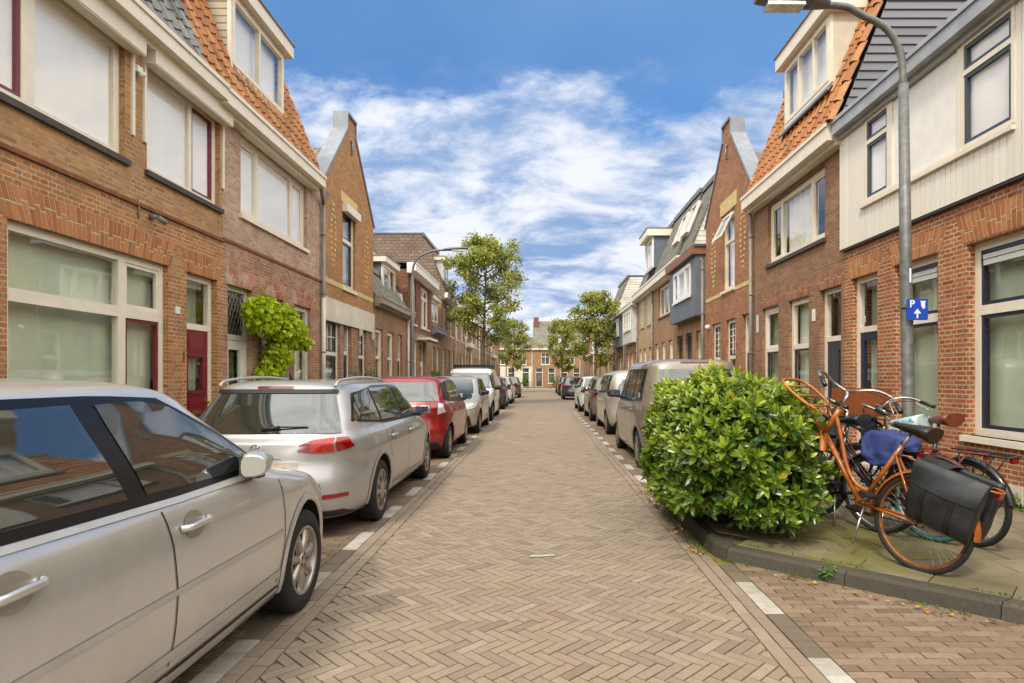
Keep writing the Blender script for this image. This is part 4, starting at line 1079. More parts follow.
# R7..: panelled fronts
def bayhouse(u0,u1,label,wallm,panel,eave=5.2):
    H = House(1,u0,u1,label); W=u1-u0
    rh=[(u0+.4,u0+1.2,.12,2.8),(u0+1.7,u0+2.6,.7,2.8),(u0+3.1,u0+3.9,.7,2.8)]
    H.wall([(.05,7,wallm)],eave,rh); H.door(rh[0],2.1,dgrey); [H.window(r_,(),(2.0,),.1,.08) for r_ in rh[1:]]
    w=(u0+.8,u0+3.4,4.0,eave-.2); m=H.mb(); m.plate(u0+.3,u1-.8,3.3,eave,.0,.25,[w]); m.build('bay',[panel],H.root)
    H.window(w,(u0+1.6,u0+2.5),(),.08,.08,w0=.27,recess=-.02,frame=white,cur=cur_w); H.gutter(u0,u1,eave-.02,eave+.2,.34,white); H.box('flat_roof',u0,u1,eave+.2,eave+.27,-7,.3,asph); H.pipe(u1-.2,.2,eave)
    return H
bayhouse(31.4,36.2,'flat roofed brick house with pale panelled bay, beyond the white roof dormer',B_mid,lgreyp)
bayhouse(36.2,41.0,'flat roofed brick house with dark panelled bay on the right side',B_mid,bluep)
H=rowhouse(1,41.0,46.0,'brick house with pale gambrel side rising behind the right hand trees',B_mid,'mansard',roofm=sh_gr,side_m=sh_wh,slen=3.0,eave=5.2)
bayhouse(46.0,51.0,'flat roofed brick house with white panelled bay behind the right trees',B_far,white,5.1)
rowhouse(1,51.0,56.5,'orange brick house hidden partly by the nearer right tree',B_far,'tall',nd=3,eave=5.2)
rowhouse(1,56.5,62.0,'low brick house with pale dormer far down the right side',B_far,'low',dorm=(58.5,60.5))
rowhouse(1,62.0,68.5,'orange brick house second from the far right corner',B_far,'tall',nd=4,eave=5.3)
rowhouse(1,68.5,75.5,'brown brick corner house at the far right end',B_mid,'mansard',roofm=sh_gr,nd=4,eave=5.3,slen=2.2)

# ---- row across the end of the street (its front faces the camera)
def crosshouse(x0,x1,label,wallm,roofv,low=None,name='brick_house',Y=86.0,eave=5.3,chim=False):
    H = House(1,x0,x1,label,name); H.root.location=((x0+x1)/2,Y,.1)
    H.P=lambda u,v,w: (u,Y-w,v); H.mb=lambda: MB(H.P,False)
    W=x1-x0; n=max(2,round(W/1.9)); xs=[x0+W*(i+.5)/n for i in range(n)]
    lo=[(x-.5,x+.5,.12 if i%2==0 else .6,2.75) for i,x in enumerate(xs)]; n2=max(1,round(W/3)); x2=[x0+W*(i+.5)/n2 for i in range(n2)]; up=[(x-.6,x+.6,3.2,4.9) for x in x2]
    H.wall([(.05,2.95,low or wallm),(2.95,9,wallm)],eave,lo+up)
    for i,r_ in enumerate(lo):
        if i%2==0: H.door(r_,2.1,dgrey,style='half')
        else: H.window(r_,(),(2.0,),.09,.08,cur=cur_d)
    for r_ in up: H.window(r_,((r_[0]+r_[1])/2,),(4.3,),.09,.07,cur=cur_d)
    H.gutter(x0,x1,eave,eave+.2,.3,white); H.pipe(x1-.12,.2,eave,offw)
    m=H.mb(); m.prism([(x0,eave+.2,.2),(x0,roofv,-3.5),(x0,eave+.2,-8)],[(x1,eave+.2,.2),(x1,roofv,-3.5),(x1,eave+.2,-8)]); rf=m.build('roof',[sh_gr],H.root)
    if chim:
        m=H.mb(); m.box(x0+.1,x0+.8,roofv-1.6,roofv+.5,-2.6,-3.4); m.build('chimney',[B_dk],rf)
    H.u0=x0; return H
crosshouse(-14,-7,'brick house across the end of the street, left of the white based one',B_mid,7.4)
crosshouse(-7,-1.0,'brick house with white painted ground floor across the far end of the street',B_mid,7.3,low=stonew)
H=crosshouse(-1.0,6.0,'taller brick house with chimney and round dormer closing the far end of the street',B_mid,9.6,chim=True)
H.dormer(2.6,4.2,5.6,7.2,-.4,clad=lgreyp,frame=white,uc=(3.4,),slab=.25)
crosshouse(6.0,12.5,'brick house across the end of the street behind the right hand trees',B_far,8.6)
# ------------------------------------------------------------------ cars
def paint(name, col, metal=0.55, rough=0.34, coat=1.0):
    k = NT(name); k.b.inputs['Base Color'].default_value = col
    fl = k.noise(900, 2, 0.5, k.obj()); dust = k.noise(2.2, 6, 0.65, k.obj())
    c = k.mix(k.range(dust, 0.45, 0.75, 0, 0.18), col, lin(120, 108, 92)); k.L.new(c, k.b.inputs['Base Color'])
    k.b.inputs['Metallic'].default_value = metal
    k.b.inputs['Roughness'].default_value = rough+.03
    k.b.inputs['Coat Weight'].default_value = coat*.8; k.b.inputs['Coat Roughness'].default_value = 0.06
    bp = k.n('ShaderNodeBump'); bp.inputs['Strength'].default_value = 0.06; bp.inputs['Distance'].default_value = 0.02
    k.L.new(k.noise(2.6, 2, 0.4, k.obj()), bp.inputs['Height']); k.L.new(bp.outputs[0], k.b.inputs['Normal'])
    MATS[name] = k.m; return k.m
p_silver = paint('warm_silver_paint', lin(200, 199, 197), .6, .27)
p_white = paint('pale_silver_paint', lin(168, 167, 164), .5, .34)
p_red = paint('red_paint', lin(136, 6, 5), .2, .28)
p_pewter = paint('pewter_paint', lin(176, 170, 156), .4, .34)
p_vanw = paint('white_van_paint', lin(206, 206, 200), .0, .35)
p_beige = paint('beige_paint', lin(142, 133, 117), .45, .34)
p_grey = paint('grey_brown_paint', lin(116, 106, 96), .5, .34)
p_mint = paint('pale_green_paint', lin(186, 200, 186), .2, .35)
p_dark = paint('charcoal_paint', lin(66, 70, 78), .5, .3)
p_black = paint('black_paint', lin(26, 26, 30), .3, .25)
carglass = NT('tinted_car_glass'); k = carglass
gl = k.n('ShaderNodeBsdfGlossy'); gl.inputs['Roughness'].default_value = 0.01
gl.inputs[0].default_value = (.95, .97, .96, 1)
tr = k.n('ShaderNodeBsdfTransparent'); tr.inputs[0].default_value = (.55, .62, .58, 1)
lw = k.n('ShaderNodeLayerWeight'); lw.inputs[0].default_value = .5
mx = k.n('ShaderNodeMixShader'); k.L.new(k.math('ADD', k.math('POWER', lw.outputs['Facing'], 4.0), .07, clamp=True), mx.inputs[0]); k.L.new(tr.outputs[0], mx.inputs[1]); k.L.new(gl.outputs[0], mx.inputs[2])
k.N.remove(k.b); k.L.new(mx.outputs[0], k.out.inputs[0]); carglass = k.m
blackgloss = simple('gloss_black_trim', lin(16, 16, 17), .3, var=.1, spec=.35)
seamm = simple('door_gap', lin(30, 28, 26), .9)
tyre = simple('tyre_rubber', lin(25, 24, 23), .85, var=.3, scale=9, bump=.3)
alloy = simple('alloy_wheel', lin(168, 160, 150), .35, .7, var=.15)
darkm = simple('dark_underbody', lin(14, 13, 12), .95)
chrome = simple('chrome_trim', lin(200, 200, 198), .15, .95, var=.05)
silvtrim = simple('satin_trim', lin(178, 175, 169), .4, .4, var=.06)
seatm = simple('seat_cloth', lin(62, 62, 60), .95, var=.2)
lampred = simple('red_lamp', lin(124, 8, 8), .12, coat=.8, var=.25, scale=22)
lamporg = simple('orange_lamp', lin(158, 26, 12), .12, coat=.8, var=.2, scale=22)
lampclr = simple('clear_lamp', lin(214, 214, 210), .1, .3, coat=.8, var=.25, scale=22)
lampdrk = simple('dark_red_lamp', lin(92, 12, 16), .12, coat=.8, var=.25, scale=22)
platey = simple('yellow_plate', lin(226, 176, 30), .5, var=.06)
plateb = simple('blue_plate', lin(20, 60, 170), .5)

def pchip(xs, ys):
    xs = np.array(xs, float); ys = np.array(ys, float); h = np.diff(xs); d = np.diff(ys)/h; n = len(xs); m = np.zeros(n)
    m[0] = d[0]; m[-1] = d[-1]
    for i in range(1, n-1):
        if d[i-1]*d[i] > 0:
            w1 = 2*h[i]+h[i-1]; w2 = h[i]+2*h[i-1]; m[i] = (w1+w2)/(w1/d[i-1]+w2/d[i])
    def f(x):
        x = min(max(x, xs[0]), xs[-1]); i = min(int(np.searchsorted(xs, x, 'right'))-1, n-2); t = (x-xs[i])/h[i]
        return float((2*t**3-3*t*t+1)*ys[i]+(t**3-2*t*t+t)*h[i]*m[i]+(-2*t**3+3*t*t)*ys[i+1]+(t**3-t*t)*h[i]*m[i+1])
    return f

class Car:
    """body is a stack of plan contours; y forward, x right, z up, origin on the ground between the axles"""
    def __init__(s, sp):
        s.sp = sp; Z = sp['prof']      # list of (z, halfwidth, y_rear, y_front, p_rear, p_front, q)
        z = [r[0] for r in Z]
        s.fw, s.fr, s.ff, s.fpr, s.fpf, s.fq = [pchip(z, [r[i] for r in Z]) for i in range(1, 7)]
        s.z0, s.z1 = z[0], z[-1]; s.zk = z
    def con(s, z): return s.fw(z), s.fr(z), s.ff(z), s.fpr(z), s.fpf(z), s.fq(z)
    def tau_pt(s, tau, z):
        """tau in [-1,1]; >0 front half, 0 = side middle, |1| = centre line; returns right half point"""
        w, yr, yf, pr, pf, q = s.con(z); p = pf if tau >= 0 else pr; t = abs(tau); ym = sp_mid = 0.0
        S0 = .85
        if t <= .5: sy = S0*t/.5; r = (1-sy**p)**(1/q)
        else:
            ph0 = math.acos(S0**(p/2)); ph = ph0*(1-(t-.5)/.5); sy = math.cos(ph)**(2/p); r = max(0.0, math.sin(ph))**(2/q)
        return Vector((w*r, (yf if tau >= 0 else yr)*sy, z))
    def side_tau(s, y, z):
        w, yr, yf, pr, pf, q = s.con(z); p, L = (pf, yf) if y >= 0 else (pr, yr); sy = min(.9999, abs(y/L))
        if sy <= .85: t = sy/.85*.5
        else: ph0 = math.acos(.85**(p/2)); ph = math.acos(sy**(p/2)); t = .5+.5*(1-ph/ph0)
        return t if y >= 0 else -t
    def end_tau(s, x, z, front):
        w, yr, yf, pr, pf, q = s.con(z); p = pf if front else pr; r = min(.9999, abs(x)/w)
        sy = (1-r**q)**(1/p)
        if sy <= .85: t = sy/.85*.5
        else: ph0 = math.acos(.85**(p/2)); ph = math.acos(min(1, sy**(p/2))); t = .5+.5*(1-ph/ph0)
        return (t if front else -t)
    def surf(s, tau, z, off=0.0, sx=1):
        """tau beyond +-1 wraps to the left half"""
        z = min(max(z, s.z0), s.z1-1e-4)
        def base(t, zz):
            if t > 1: v = s.tau_pt(2-t, zz); v.x = -v.x; return v
            if t < -1: v = s.tau_pt(-2-t, zz); v.x = -v.x; return v
            return s.tau_pt(t, zz)
        P = base(tau, z)
        if off:
            e = .004; a = base(tau+e, z)-base(tau-e, z); b = base(tau, min(z+e, s.z1))-base(tau, max(z-e, s.z0)); n = a.cross(b)
            if n.length > 1e-12:
                n.normalize(); c = P-Vector((0, 0, .6))
                if n.dot(c) < 0: n = -n
                P = P+n*off
        return Vector((P.x*sx, P.y, P.z))
    def cv(s, pt):
        k_, a, z = pt
        if k_ == 's': return (s.side_tau(a, z), z)
        fr_ = k_ == 'f'; t = s.end_tau(a, z, fr_)
        if a < 0: t = (2-t) if fr_ else (-2-t)
        return (t, z)
    def patch(s, bot, top, mat, name, parent, nx=14, nz=8, off=.004, sx=1, mode='raw', thick=0.0, label=None, uselist=None):
        def interp(pl, t):
            L = [0]
            for i in range(1, len(pl)): L.append(L[-1]+max(1e-6, math.hypot(pl[i][1]-pl[i-1][1], pl[i][2]-pl[i-1][2])))
            x = t*L[-1]
            for i in range(1, len(pl)):
                if x <= L[i]+1e-9:
                    q = (x-L[i-1])/(L[i]-L[i-1]); return (pl[i][0], pl[i-1][1]+(pl[i][1]-pl[i-1][1])*q, pl[i-1][2]+(pl[i][2]-pl[i-1][2])*q)
            return pl[-1]
        if mode == 'tau':
            bot = [('t',)+s.cv(p) for p in bot]; top = [('t',)+s.cv(p) for p in top]
        P = []
        for i in range(nx+1):
            b = interp(bot, i/nx); t = interp(top, i/nx); row = []
            for j in range(nz+1):
                q = j/nz; a = b[1]+(t[1]-b[1])*q; z = b[2]+(t[2]-b[2])*q
                tz = (a, z) if mode == 'tau' else s.cv((b[0], a, z)); row.append(s.surf(tz[0], tz[1], off, sx))
            P.append(row)
        m = MB(); m.grid(P, 0, .5, True)
        if thick:
            pass
        o = m.build(name, [mat], parent, origin='local')
        if label: o['label'] = label
        return o
    def ribbon(s, pts, wd, mat, name, parent, sx=1, off=.003, n=3, mode='s'):
        """line of (y,z) on the side (or (x,z) on an end) with width wd"""
        out = []
        for i in range(len(pts)-1):
            for k_ in range(n): out.append((pts[i][0]+(pts[i+1][0]-pts[i][0])*k_/n, pts[i][1]+(pts[i+1][1]-pts[i][1])*k_/n))
        out.append(pts[-1]); P = []
        for i, p in enumerate(out):
            a = out[max(0, i-1)]; b = out[min(len(out)-1, i+1)]; d = Vector((b[0]-a[0], b[1]-a[1])).normalized(); nn_ = Vector((-d.y, d.x))*wd/2
            row = []
            for q in (-1, 1):
                tz = s.cv((mode, p[0]+nn_.x*q, p[1]+nn_.y*q)); row.append(s.surf(tz[0], tz[1], off, sx))
            P.append(row)
        m = MB(); m.grid(P, 0, .5, True); return m.build(name, [mat], parent, origin='local')

def wheel(parent, x, y, r, wdt, sx, spokes=7, style='spoke', hi=True, rimr=None):
    """x: outer face position"""
    rimr = rimr or r*.655; t = thing_part('wheel', (0,0,0), parent)
    m = MB(); c = (x, y, r)
    def pr(L): return [(a, -b*sx) for a, b in L]
    prof = [(rimr*.985,.030),(rimr+.006,.004),(rimr+.03,-.003),(r*.90,.004),(r*.965,.016),(r*.995,.034),(r,.05),(r,wdt-.05),(r*.97,wdt-.01),(rimr,wdt)]
    m.lathe(pr(prof), c, 'x', 40, 0); ty = m.build('tyre', [tyre], parent, origin='local', recalc=True)
    m = MB(); m.lathe(pr([(rimr+.004,.006),(rimr-.012,.004),(rimr-.018,.02),(rimr-.03,.09)]), c, 'x', 40, 0)
    m.lathe(pr([(rimr-.02,.085),(.03,.085)]), c, 'x', 24, 1, cap=False)
    if style == 'cover':
        m.lathe(pr([(rimr-.016,.016),(rimr*.86,.010),(rimr*.5,.0),(rimr*.2,-.004),(.001,-.006)]), c, 'x', 36, 0)
        n = spokes
        for i in range(n):
            a = 2*math.pi*i/n; 
            for q in (-.09, .09):
                m2 = []
                for (rr, hw) in ((rimr*.42,.004),(rimr*.84,.011)):
                    for sg in (-1, 1):
                        th = a+q; m2.append((x-(.004 if rr < rimr*.6 else .0)*0+.0045*sx*1, y+rr*math.cos(th)-sg*hw*math.sin(th), r+rr*math.sin(th)+sg*hw*math.cos(th)))
                m.quad(m2[0], m2[1], m2[3], m2[2], 1)
    else:
        n = spokes
        for i in range(n):
            a = 2*math.pi*i/n+.2; P = []
            for (rr, hw, d) in ((rimr*.16,.030,.022),(rimr*.35,.030,.012),(rimr*.6,.024,.010),(rimr*.85,.027,.014),(rimr-.008,.040,.020)):
                ring = []
                for (sg, dd) in ((-1,.03),(-.8,.004),(0,0.0),(.8,.004),(1,.03)):
                    ring.append((x-(d+dd)*sx, y+rr*math.cos(a)-sg*hw*math.sin(a), r+rr*math.sin(a)+sg*hw*math.cos(a)))
                P.append(ring)
            m.grid(P, 0, .5, True)
        m.lathe(pr([(rimr*.24,.04),(rimr*.22,.014),(rimr*.14,.010),(rimr*.12,.020),(.001,.020)]), c, 'x', 20, 0)
        for i in range(5):
            a = 2*math.pi*i/5; m.lathe([(.001,-.006*sx),(.009,-.006*sx),(.009,-.02*sx)], (x-.004*sx, y+rimr*.175*math.cos(a), r+rimr*.175*math.sin(a)), 'x', 8, 1)
    rim = m.build('rim', [alloy, darkm], parent, origin='local')
    # regroup: tyre and rim are children of the wheel
    t2 = ty; t2.name = 'wheel'; t2.data.name = 'wheel'; rim.parent = t2
    m = MB(); m.lathe(pr([(rimr+.035,-.0045),(rimr+.05,-.001)]), c, 'x', 40, 0)
    bpy.data.objects.remove(t)
    return t2
def thing_part(name, loc, parent):
    o = bpy.data.objects.new(name, None); COL.objects.link(o); o.parent = parent; return o

def make_car(sp, loc, rotz, label, cat='car', name='parked_car', group='cars parked along the kerb'):
    root = thing(name, loc, label, cat, group, rotz); C = Car(sp); pm = sp['paint']
    H_ = sp.get('detail', 1)
    # body -----------------------------------------------------------
    zs = []
    zk = C.zk
    for a, b in zip(zk[:-1], zk[1:]):
        n = max(2, int((b-a)/.028)) if b < zk[-1] else 4
        if abs(C.ff(b)-C.ff(a)) > .15: n = max(n, int(abs(C.ff(b)-C.ff(a))/.07))
        if abs(C.fr(b)-C.fr(a)) > .15: n = max(n, int(abs(C.fr(b)-C.fr(a))/.07))
        zs += [a+(b-a)*i/n for i in range(n)]
    zs.append(zk[-1])
    taus = [i/20 for i in range(0, 10)]+[.5+.5*i/(20 if H_ else 12) for i in range(0, (20 if H_ else 12)+1)]
    taus = [t-1 for t in []]+sorted(set([-t for t in taus]+taus)); loop = taus+[2-t for t in taus[::-1][1:-1]]
    m = MB(); ids = []
    for z in zs:
        row = []
        for t in taus: v = C.tau_pt(t, z); row.append(m.vert(v))
        for t in taus[::-1][1:-1]: v = C.tau_pt(t, z); row.append(m.vert((-v.x, v.y, v.z)))
        ids.append(row)
    n = len(ids[0])
    for i in range(len(ids)-1):
        for j in range(n): m.face((ids[i][j], ids[i][(j+1) % n], ids[i+1][(j+1) % n], ids[i+1][j]), 0, .5, True)
    m.face(ids[0][::-1], 1); m.face(ids[-1], 0)
    body = m.build('body', [pm, darkm], root, origin='local', recalc=True)
    # wheel wells (real cuts)
    R_ = sp['wr']; W0 = max(r[1] for r in sp['prof']); m = MB()
    for yy in sp['axles']:
        for sx in (-1, 1):
            rr = R_+sp.get('gap', .045)
            a = [m.vert((sx*(W0+.1), yy+rr*math.cos(q*math.pi/18), R_+.012+rr*math.sin(q*math.pi/18))) for q in range(36)]
            b = [m.vert((sx*(W0-.34), yy+rr*math.cos(q*math.pi/18), R_+.012+rr*math.sin(q*math.pi/18))) for q in range(36)]
            m.face(a if sx > 0 else a[::-1], 1); m.face(b[::-1] if sx > 0 else b, 1)
            for q in range(36): m.face((a[q], b[q], b[(q+1) % 36], a[(q+1) % 36]) if sx > 0 else (a[q], a[(q+1) % 36], b[(q+1) % 36], b[q]), 1, .5, True)
    # greenhouse interior cut: windows are real openings when detail is high
    cut = m.build('cutter', [pm, darkm], None, origin=(0,0,0), recalc=True); body.parent = None
    md = body.modifiers.new('b', 'BOOLEAN'); md.object = cut; md.operation = 'DIFFERENCE'; md.solver = 'EXACT'
    bpy.context.view_layer.update()
    dg = bpy.context.evaluated_depsgraph_get(); me = bpy.data.meshes.new_from_object(body.evaluated_get(dg)); body.modifiers.clear()
    old = body.data; body.data = me; me.name = 'body'; bpy.data.meshes.remove(old); bpy.data.objects.remove(cut); body.parent = root
    me.set_sharp_from_angle(angle=R(32))
    # windows --------------------------------------------------------
    gm = sp.get('glass', carglass_dark)
    for sx in (1, -1):
        for w in sp['side_windows']:
            bt, tp = w[0], w[1]
            if len(w) > 2 and w[2]: C.patch([('s',)+p for p in bt], [('s',)+p for p in tp], blackgloss, 'window_frame', root, 16, 8, .004, sx)
            else: C.patch([('s',)+p for p in bt], [('s',)+p for p in tp], gm, 'side_window', root, 16, 8, .007, sx)
        for sm_ in sp.get('seams', []): C.ribbon(sm_, .008, seamm, 'door_gap', root, sx)
        for (pts, wd, mt) in sp.get('trims', []): C.ribbon(pts, wd, mt, 'trim', root, sx, off=.0045)
        for (y, z) in sp.get('handles', []):
            tz = C.cv(('s', y, z)); p = C.surf(tz[0], tz[1], 0, sx); m = MB()
            if H_ > 1:
                cc = []
                for q in range(25):
                    an = 2*math.pi*q/24; yy, zz = y+.075*math.cos(an), z+.05*math.sin(an)*(1.15); tz = C.cv(('s', yy, zz)); cc.append((yy, zz))
                m3 = MB(); ctz = C.cv(('s', y, z)); cen = m3.vert(C.surf(ctz[0], ctz[1], .0012, sx)); ring = []
                for (yy, zz) in cc[:-1]: tz = C.cv(('s', yy, zz)); ring.append(m3.vert(C.surf(tz[0], tz[1], .003, sx)))
                for q in range(24): m3.face((cen, ring[q], ring[(q+1) % 24]), 0, .5, True)
                m3.build('handle_bowl', [bowlm], root, origin='local')
            m.tube(catmull([(p.x+.004*sx, y-.10, z), (p.x+.034*sx, y-.075, z+.002), (p.x+.040*sx, y, z+.006), (p.x+.034*sx, y+.075, z+.004), (p.x+.004*sx, y+.10, z+.002)], 4), .015 if H_ > 1 else .012, 10, 0, flat=.6)
            m.build('handle', [pm], root, origin='local')
        # arch lips
        for yy in sp['axles']:
            P = []; rr = R_+sp.get('gap', .045)
            for q in range(0, 37):
                a = -math.radians(12)+math.radians(204)*q/36; row = []
                for (dr, o) in ((-.004, -.004), (.004, .010), (.022, .011), (.046, .0035)):
                    yv = yy+(rr+dr)*math.cos(a); zv = R_+.012+(rr+dr)*math.sin(a)
                    if zv < C.z0+.01: zv = C.z0+.01
                    tz = C.cv(('s', yv, zv)); row.append(C.surf(tz[0], tz[1], o, sx))
                P.append(row)
            m = MB(); m.grid(P, 0, .5, True); m.build('wheel_arch', [sp.get('archm', pm)], root, origin='local')
            w_at = C.fw(R_)
            tz = C.cv(('s', yy, R_+rr*.9)); xo = C.surf(tz[0], tz[1], 0, 1).x-.012
            wheel(root, sx*xo, yy, R_, .205, sx, sp.get('spokes', 7), sp.get('wstyle', 'spoke'))
        # mirror
        mz, my = sp['mirror']; tz = C.cv(('s', my, mz)); p = C.surf(tz[0], tz[1], 0, 1); k_ = sp.get('mscale', 1.0)
        m = MB(); P = []
        for i in range(9):
            t = i/8; x_ = p.x+.02+.20*t*k_; row = []
            hh = .062*k_*(math.sin(math.pi*(0.16+.68*t))**.45)
            for j in range(14):
                a = 2*math.pi*j/14; cy = math.cos(a); cz = math.sin(a)
                yy = my+.01+(.075*k_ if cy > 0 else .03)*cy*abs(cy)**-.15 if abs(cy) > .01 else my+.01
                row.append((sx*x_, yy-.03*t, mz+.04+hh*(abs(cz)**.7)*(1 if cz > 0 else -1)))
            P.append(row)
        idr = m.grid(P, 0, .5, True, closed_u=True); m.face(idr[0][::-1], 0); m.face(idr[-1], 0)
        mr = m.build('mirror', [sp.get('mirm', pm)], root, origin='local', recalc=True)
        m = MB(); m.box(sx*(p.x+.035), sx*(p.x+.205*k_), my-.048-.01, my-.046-.01+.012, mz-.005, mz+.085); mg = m.build('mirror_glass', [carglass_dark], mr, origin='local')
        if sp.get('fold'):
            for ob_ in (mr, mg):
                c0 = Vector((sx*(p.x+.055), my, 0)); RM = Matrix.Translation(c0) @ Matrix.Rotation(-sx*R(68), 4, 'Z') @ Matrix.Translation(-c0) @ Matrix.Diagonal((1,1,1,1)); ob_.data.transform(RM)
        m = MB(); m.box(sx*(p.x-.03), sx*(p.x+.09), my-.02, my+.05, mz-.045, mz-.015); m.tube([(sx*(p.x-.0), my+.02, mz-.03), (sx*(p.x+.08), my+.02, mz)], .022, 8); m.build('mirror_foot', [black], mr, origin='local')
    # end panels
    for e in sp['panels']:
        # (name, mat, bottom, top, mode, both sides, offset)
        nm, mt, bt, tp, md_, both, off = e
        for sx in ((1, -1) if both else (1,)): C.patch(bt, tp, mt, nm, root, 16, 8, off, sx, md_)
    for (pts, mode, wd, both) in sp.get('end_seams', []):
        for sx in ((1, -1) if both else (1,)): C.ribbon(pts, wd, seamm, 'panel_gap', root, sx, mode=mode)
    if sp.get('plate_r'):
        z, mt = sp['plate_r']; tz = C.cv(('r', 0, z)); y = C.surf(tz[0], tz[1]).y
        m = MB(); m.box(-.26, .26, y-.022, y-.008, z-.055, z+.055); pl = m.build('number_plate', [platey], root, origin='local')
        m = MB(); m.box(-.258, -.222, y-.024, y-.022, z-.053, z+.053); m.build('plate_strip', [plateb], pl, origin='local')
    if sp.get('plate_f'):
        z = sp['plate_f']; tz = C.cv(('f', 0, z)); y = C.surf(tz[0], tz[1]).y
        m = MB(); m.box(-.26, .26, y+.006, y+.022, z-.055, z+.055); m.build('number_plate', [platey], root, origin='local')
    if sp.get('rails'):
        ya, yb, x_, zt = sp['rails']
        for sx in (1, -1):
            def rz(y): return zt
            m = MB(); pts = catmull([(sx*x_, ya, zt-.035), (sx*x_, ya+.10, zt+.015), (sx*x_, ya+.5, zt+.042), (sx*x_, (ya+yb)/2, zt+.05), (sx*x_, yb-.5, zt+.036), (sx*x_, yb-.1, zt+.0), (sx*x_, yb, zt-.05)], 5)
            m.tube(pts, .014, 8); m.build('roof_rail', [sp.get('railm', silvtrim)], root, origin='local')
    if sp.get('wiper'):
        z, = sp['wiper'][:1]; a = C.surf(*C.cv(('r', -.01, z-.01)), .012); b = C.surf(*C.cv(('r', .17, z+.005)), .03); c = C.surf(*C.cv(('r', .42, z+.012)), .014)
        m = MB(); a.x = abs(a.x); m.tube([a, b], .014, 6); m.tube([b, c], .007, 6); m.build('wiper', [black], root, origin='local')
    if sp.get('aerial'):
        y, z = sp['aerial']; m = MB(); m.tube([(0, y, z-.02), (0, y-.02, z+.03), (0, y-.05, z+.07)], [.035, .014, .006], 8, flat=.6); m.build('aerial', [black], root, origin='local')
    # dark tray under the car
    return root, C
carglass_dark = NT('dark_car_glass'); k = carglass_dark
k.b.inputs['Base Color'].default_value = lin(34, 40, 38); k.b.inputs['Roughness'].default_value = .03; k.b.inputs['IOR'].default_value = 1.9
k.b.inputs['Specular IOR Level'].default_value = .75; k.b.inputs['Coat Weight'].default_value = .25; k.b.inputs['Coat Roughness'].default_value = .01
bp = k.n('ShaderNodeBump'); bp.inputs['Strength'].default_value = .05; bp.inputs['Distance'].default_value = .02; k.L.new(k.noise(1.5, 2, .4, k.obj()), bp.inputs['Height']); k.L.new(bp.outputs[0], k.b.inputs['Normal'])
carglass_dark = k.m
bowlm = simple('shaded_silver', lin(158, 150, 140), .35, .5)

def profile(L, W, H, yr, yf, belt=.95, hood=(.74,.95), cowl=1.02, roof_f=.30, rs_b=None, rs_t=None, tumble=.60, zc=.20, rear='wagon', nose=.0, roofw=None):
    """stack of contours. yr/yf rear and front ends, hood=(nose z, rear hood z), cowl/roof_f: windscreen bottom/top y, rs_b/rs_t: rear screen bottom/top y"""
    w = W/2; P = []
    a = P.append
    a((zc, w*.90, yr+.10, yf-.14, 7, 6, 4.5))
    a((zc+.06, w*.955, yr+.04, yf-.05, 7, 6, 4.2))
    a((.38, w*.985, yr+.01, yf-.01, 7, 5.5, 4.0))
    a((.52, w*.998, yr, yf, 7, 5.3, 3.8))
    a((.64, w*1.0, yr+.03, yf-.02, 7, 5.2, 3.8))
    a((hood[0]-.01, w*.997, yr+.05, yf-.10, 7.5, 5.2, 3.8))
    a((hood[0]+(hood[1]-hood[0])*.35, w*.99, yr+.055, yf-.30-nose, 8, 5.5, 4.2))
    a((hood[0]+(hood[1]-hood[0])*.72, w*.975, yr+.06, yf-.30-nose+(cowl-(yf-.30-nose))*.55, 8, 6, 5))
    a((hood[1]-.01, w*.955, (rs_b or yr+.08)-.02, cowl+.06, 8, 6.5, 6))
    zb = hood[1]+.012
    a((zb+.02, w*.915, rs_b or yr+.1, cowl-.02, 8, 7, 6))
    # greenhouse
    ht = H-.075
    for t in (.25, .5, .75, 1.0):
        z = zb+.02+(ht-zb-.02)*t
        ww = w*.915+(w*(tumble+.06)-w*.915)*(t**1.15)
        a((z, ww, (rs_b or yr+.1)+((rs_t)-(rs_b or yr+.1))*(t**1.1), cowl-.02+(roof_f+.10-cowl)*(t**.92), 8, 7, 6))
    a((H-.042, w*(tumble+.0), rs_t+.05, roof_f-.02, 8, 7, 5))
    a((H-.018, w*(tumble-.10), rs_t+.14, roof_f-.18, 7, 6, 4))
    a((H-.005, w*(tumble-.28), rs_t+.32, roof_f-.42, 6, 5, 3))
    a((H, w*(tumble-.50), rs_t+.60, roof_f-.70, 4, 4, 3))
    return P
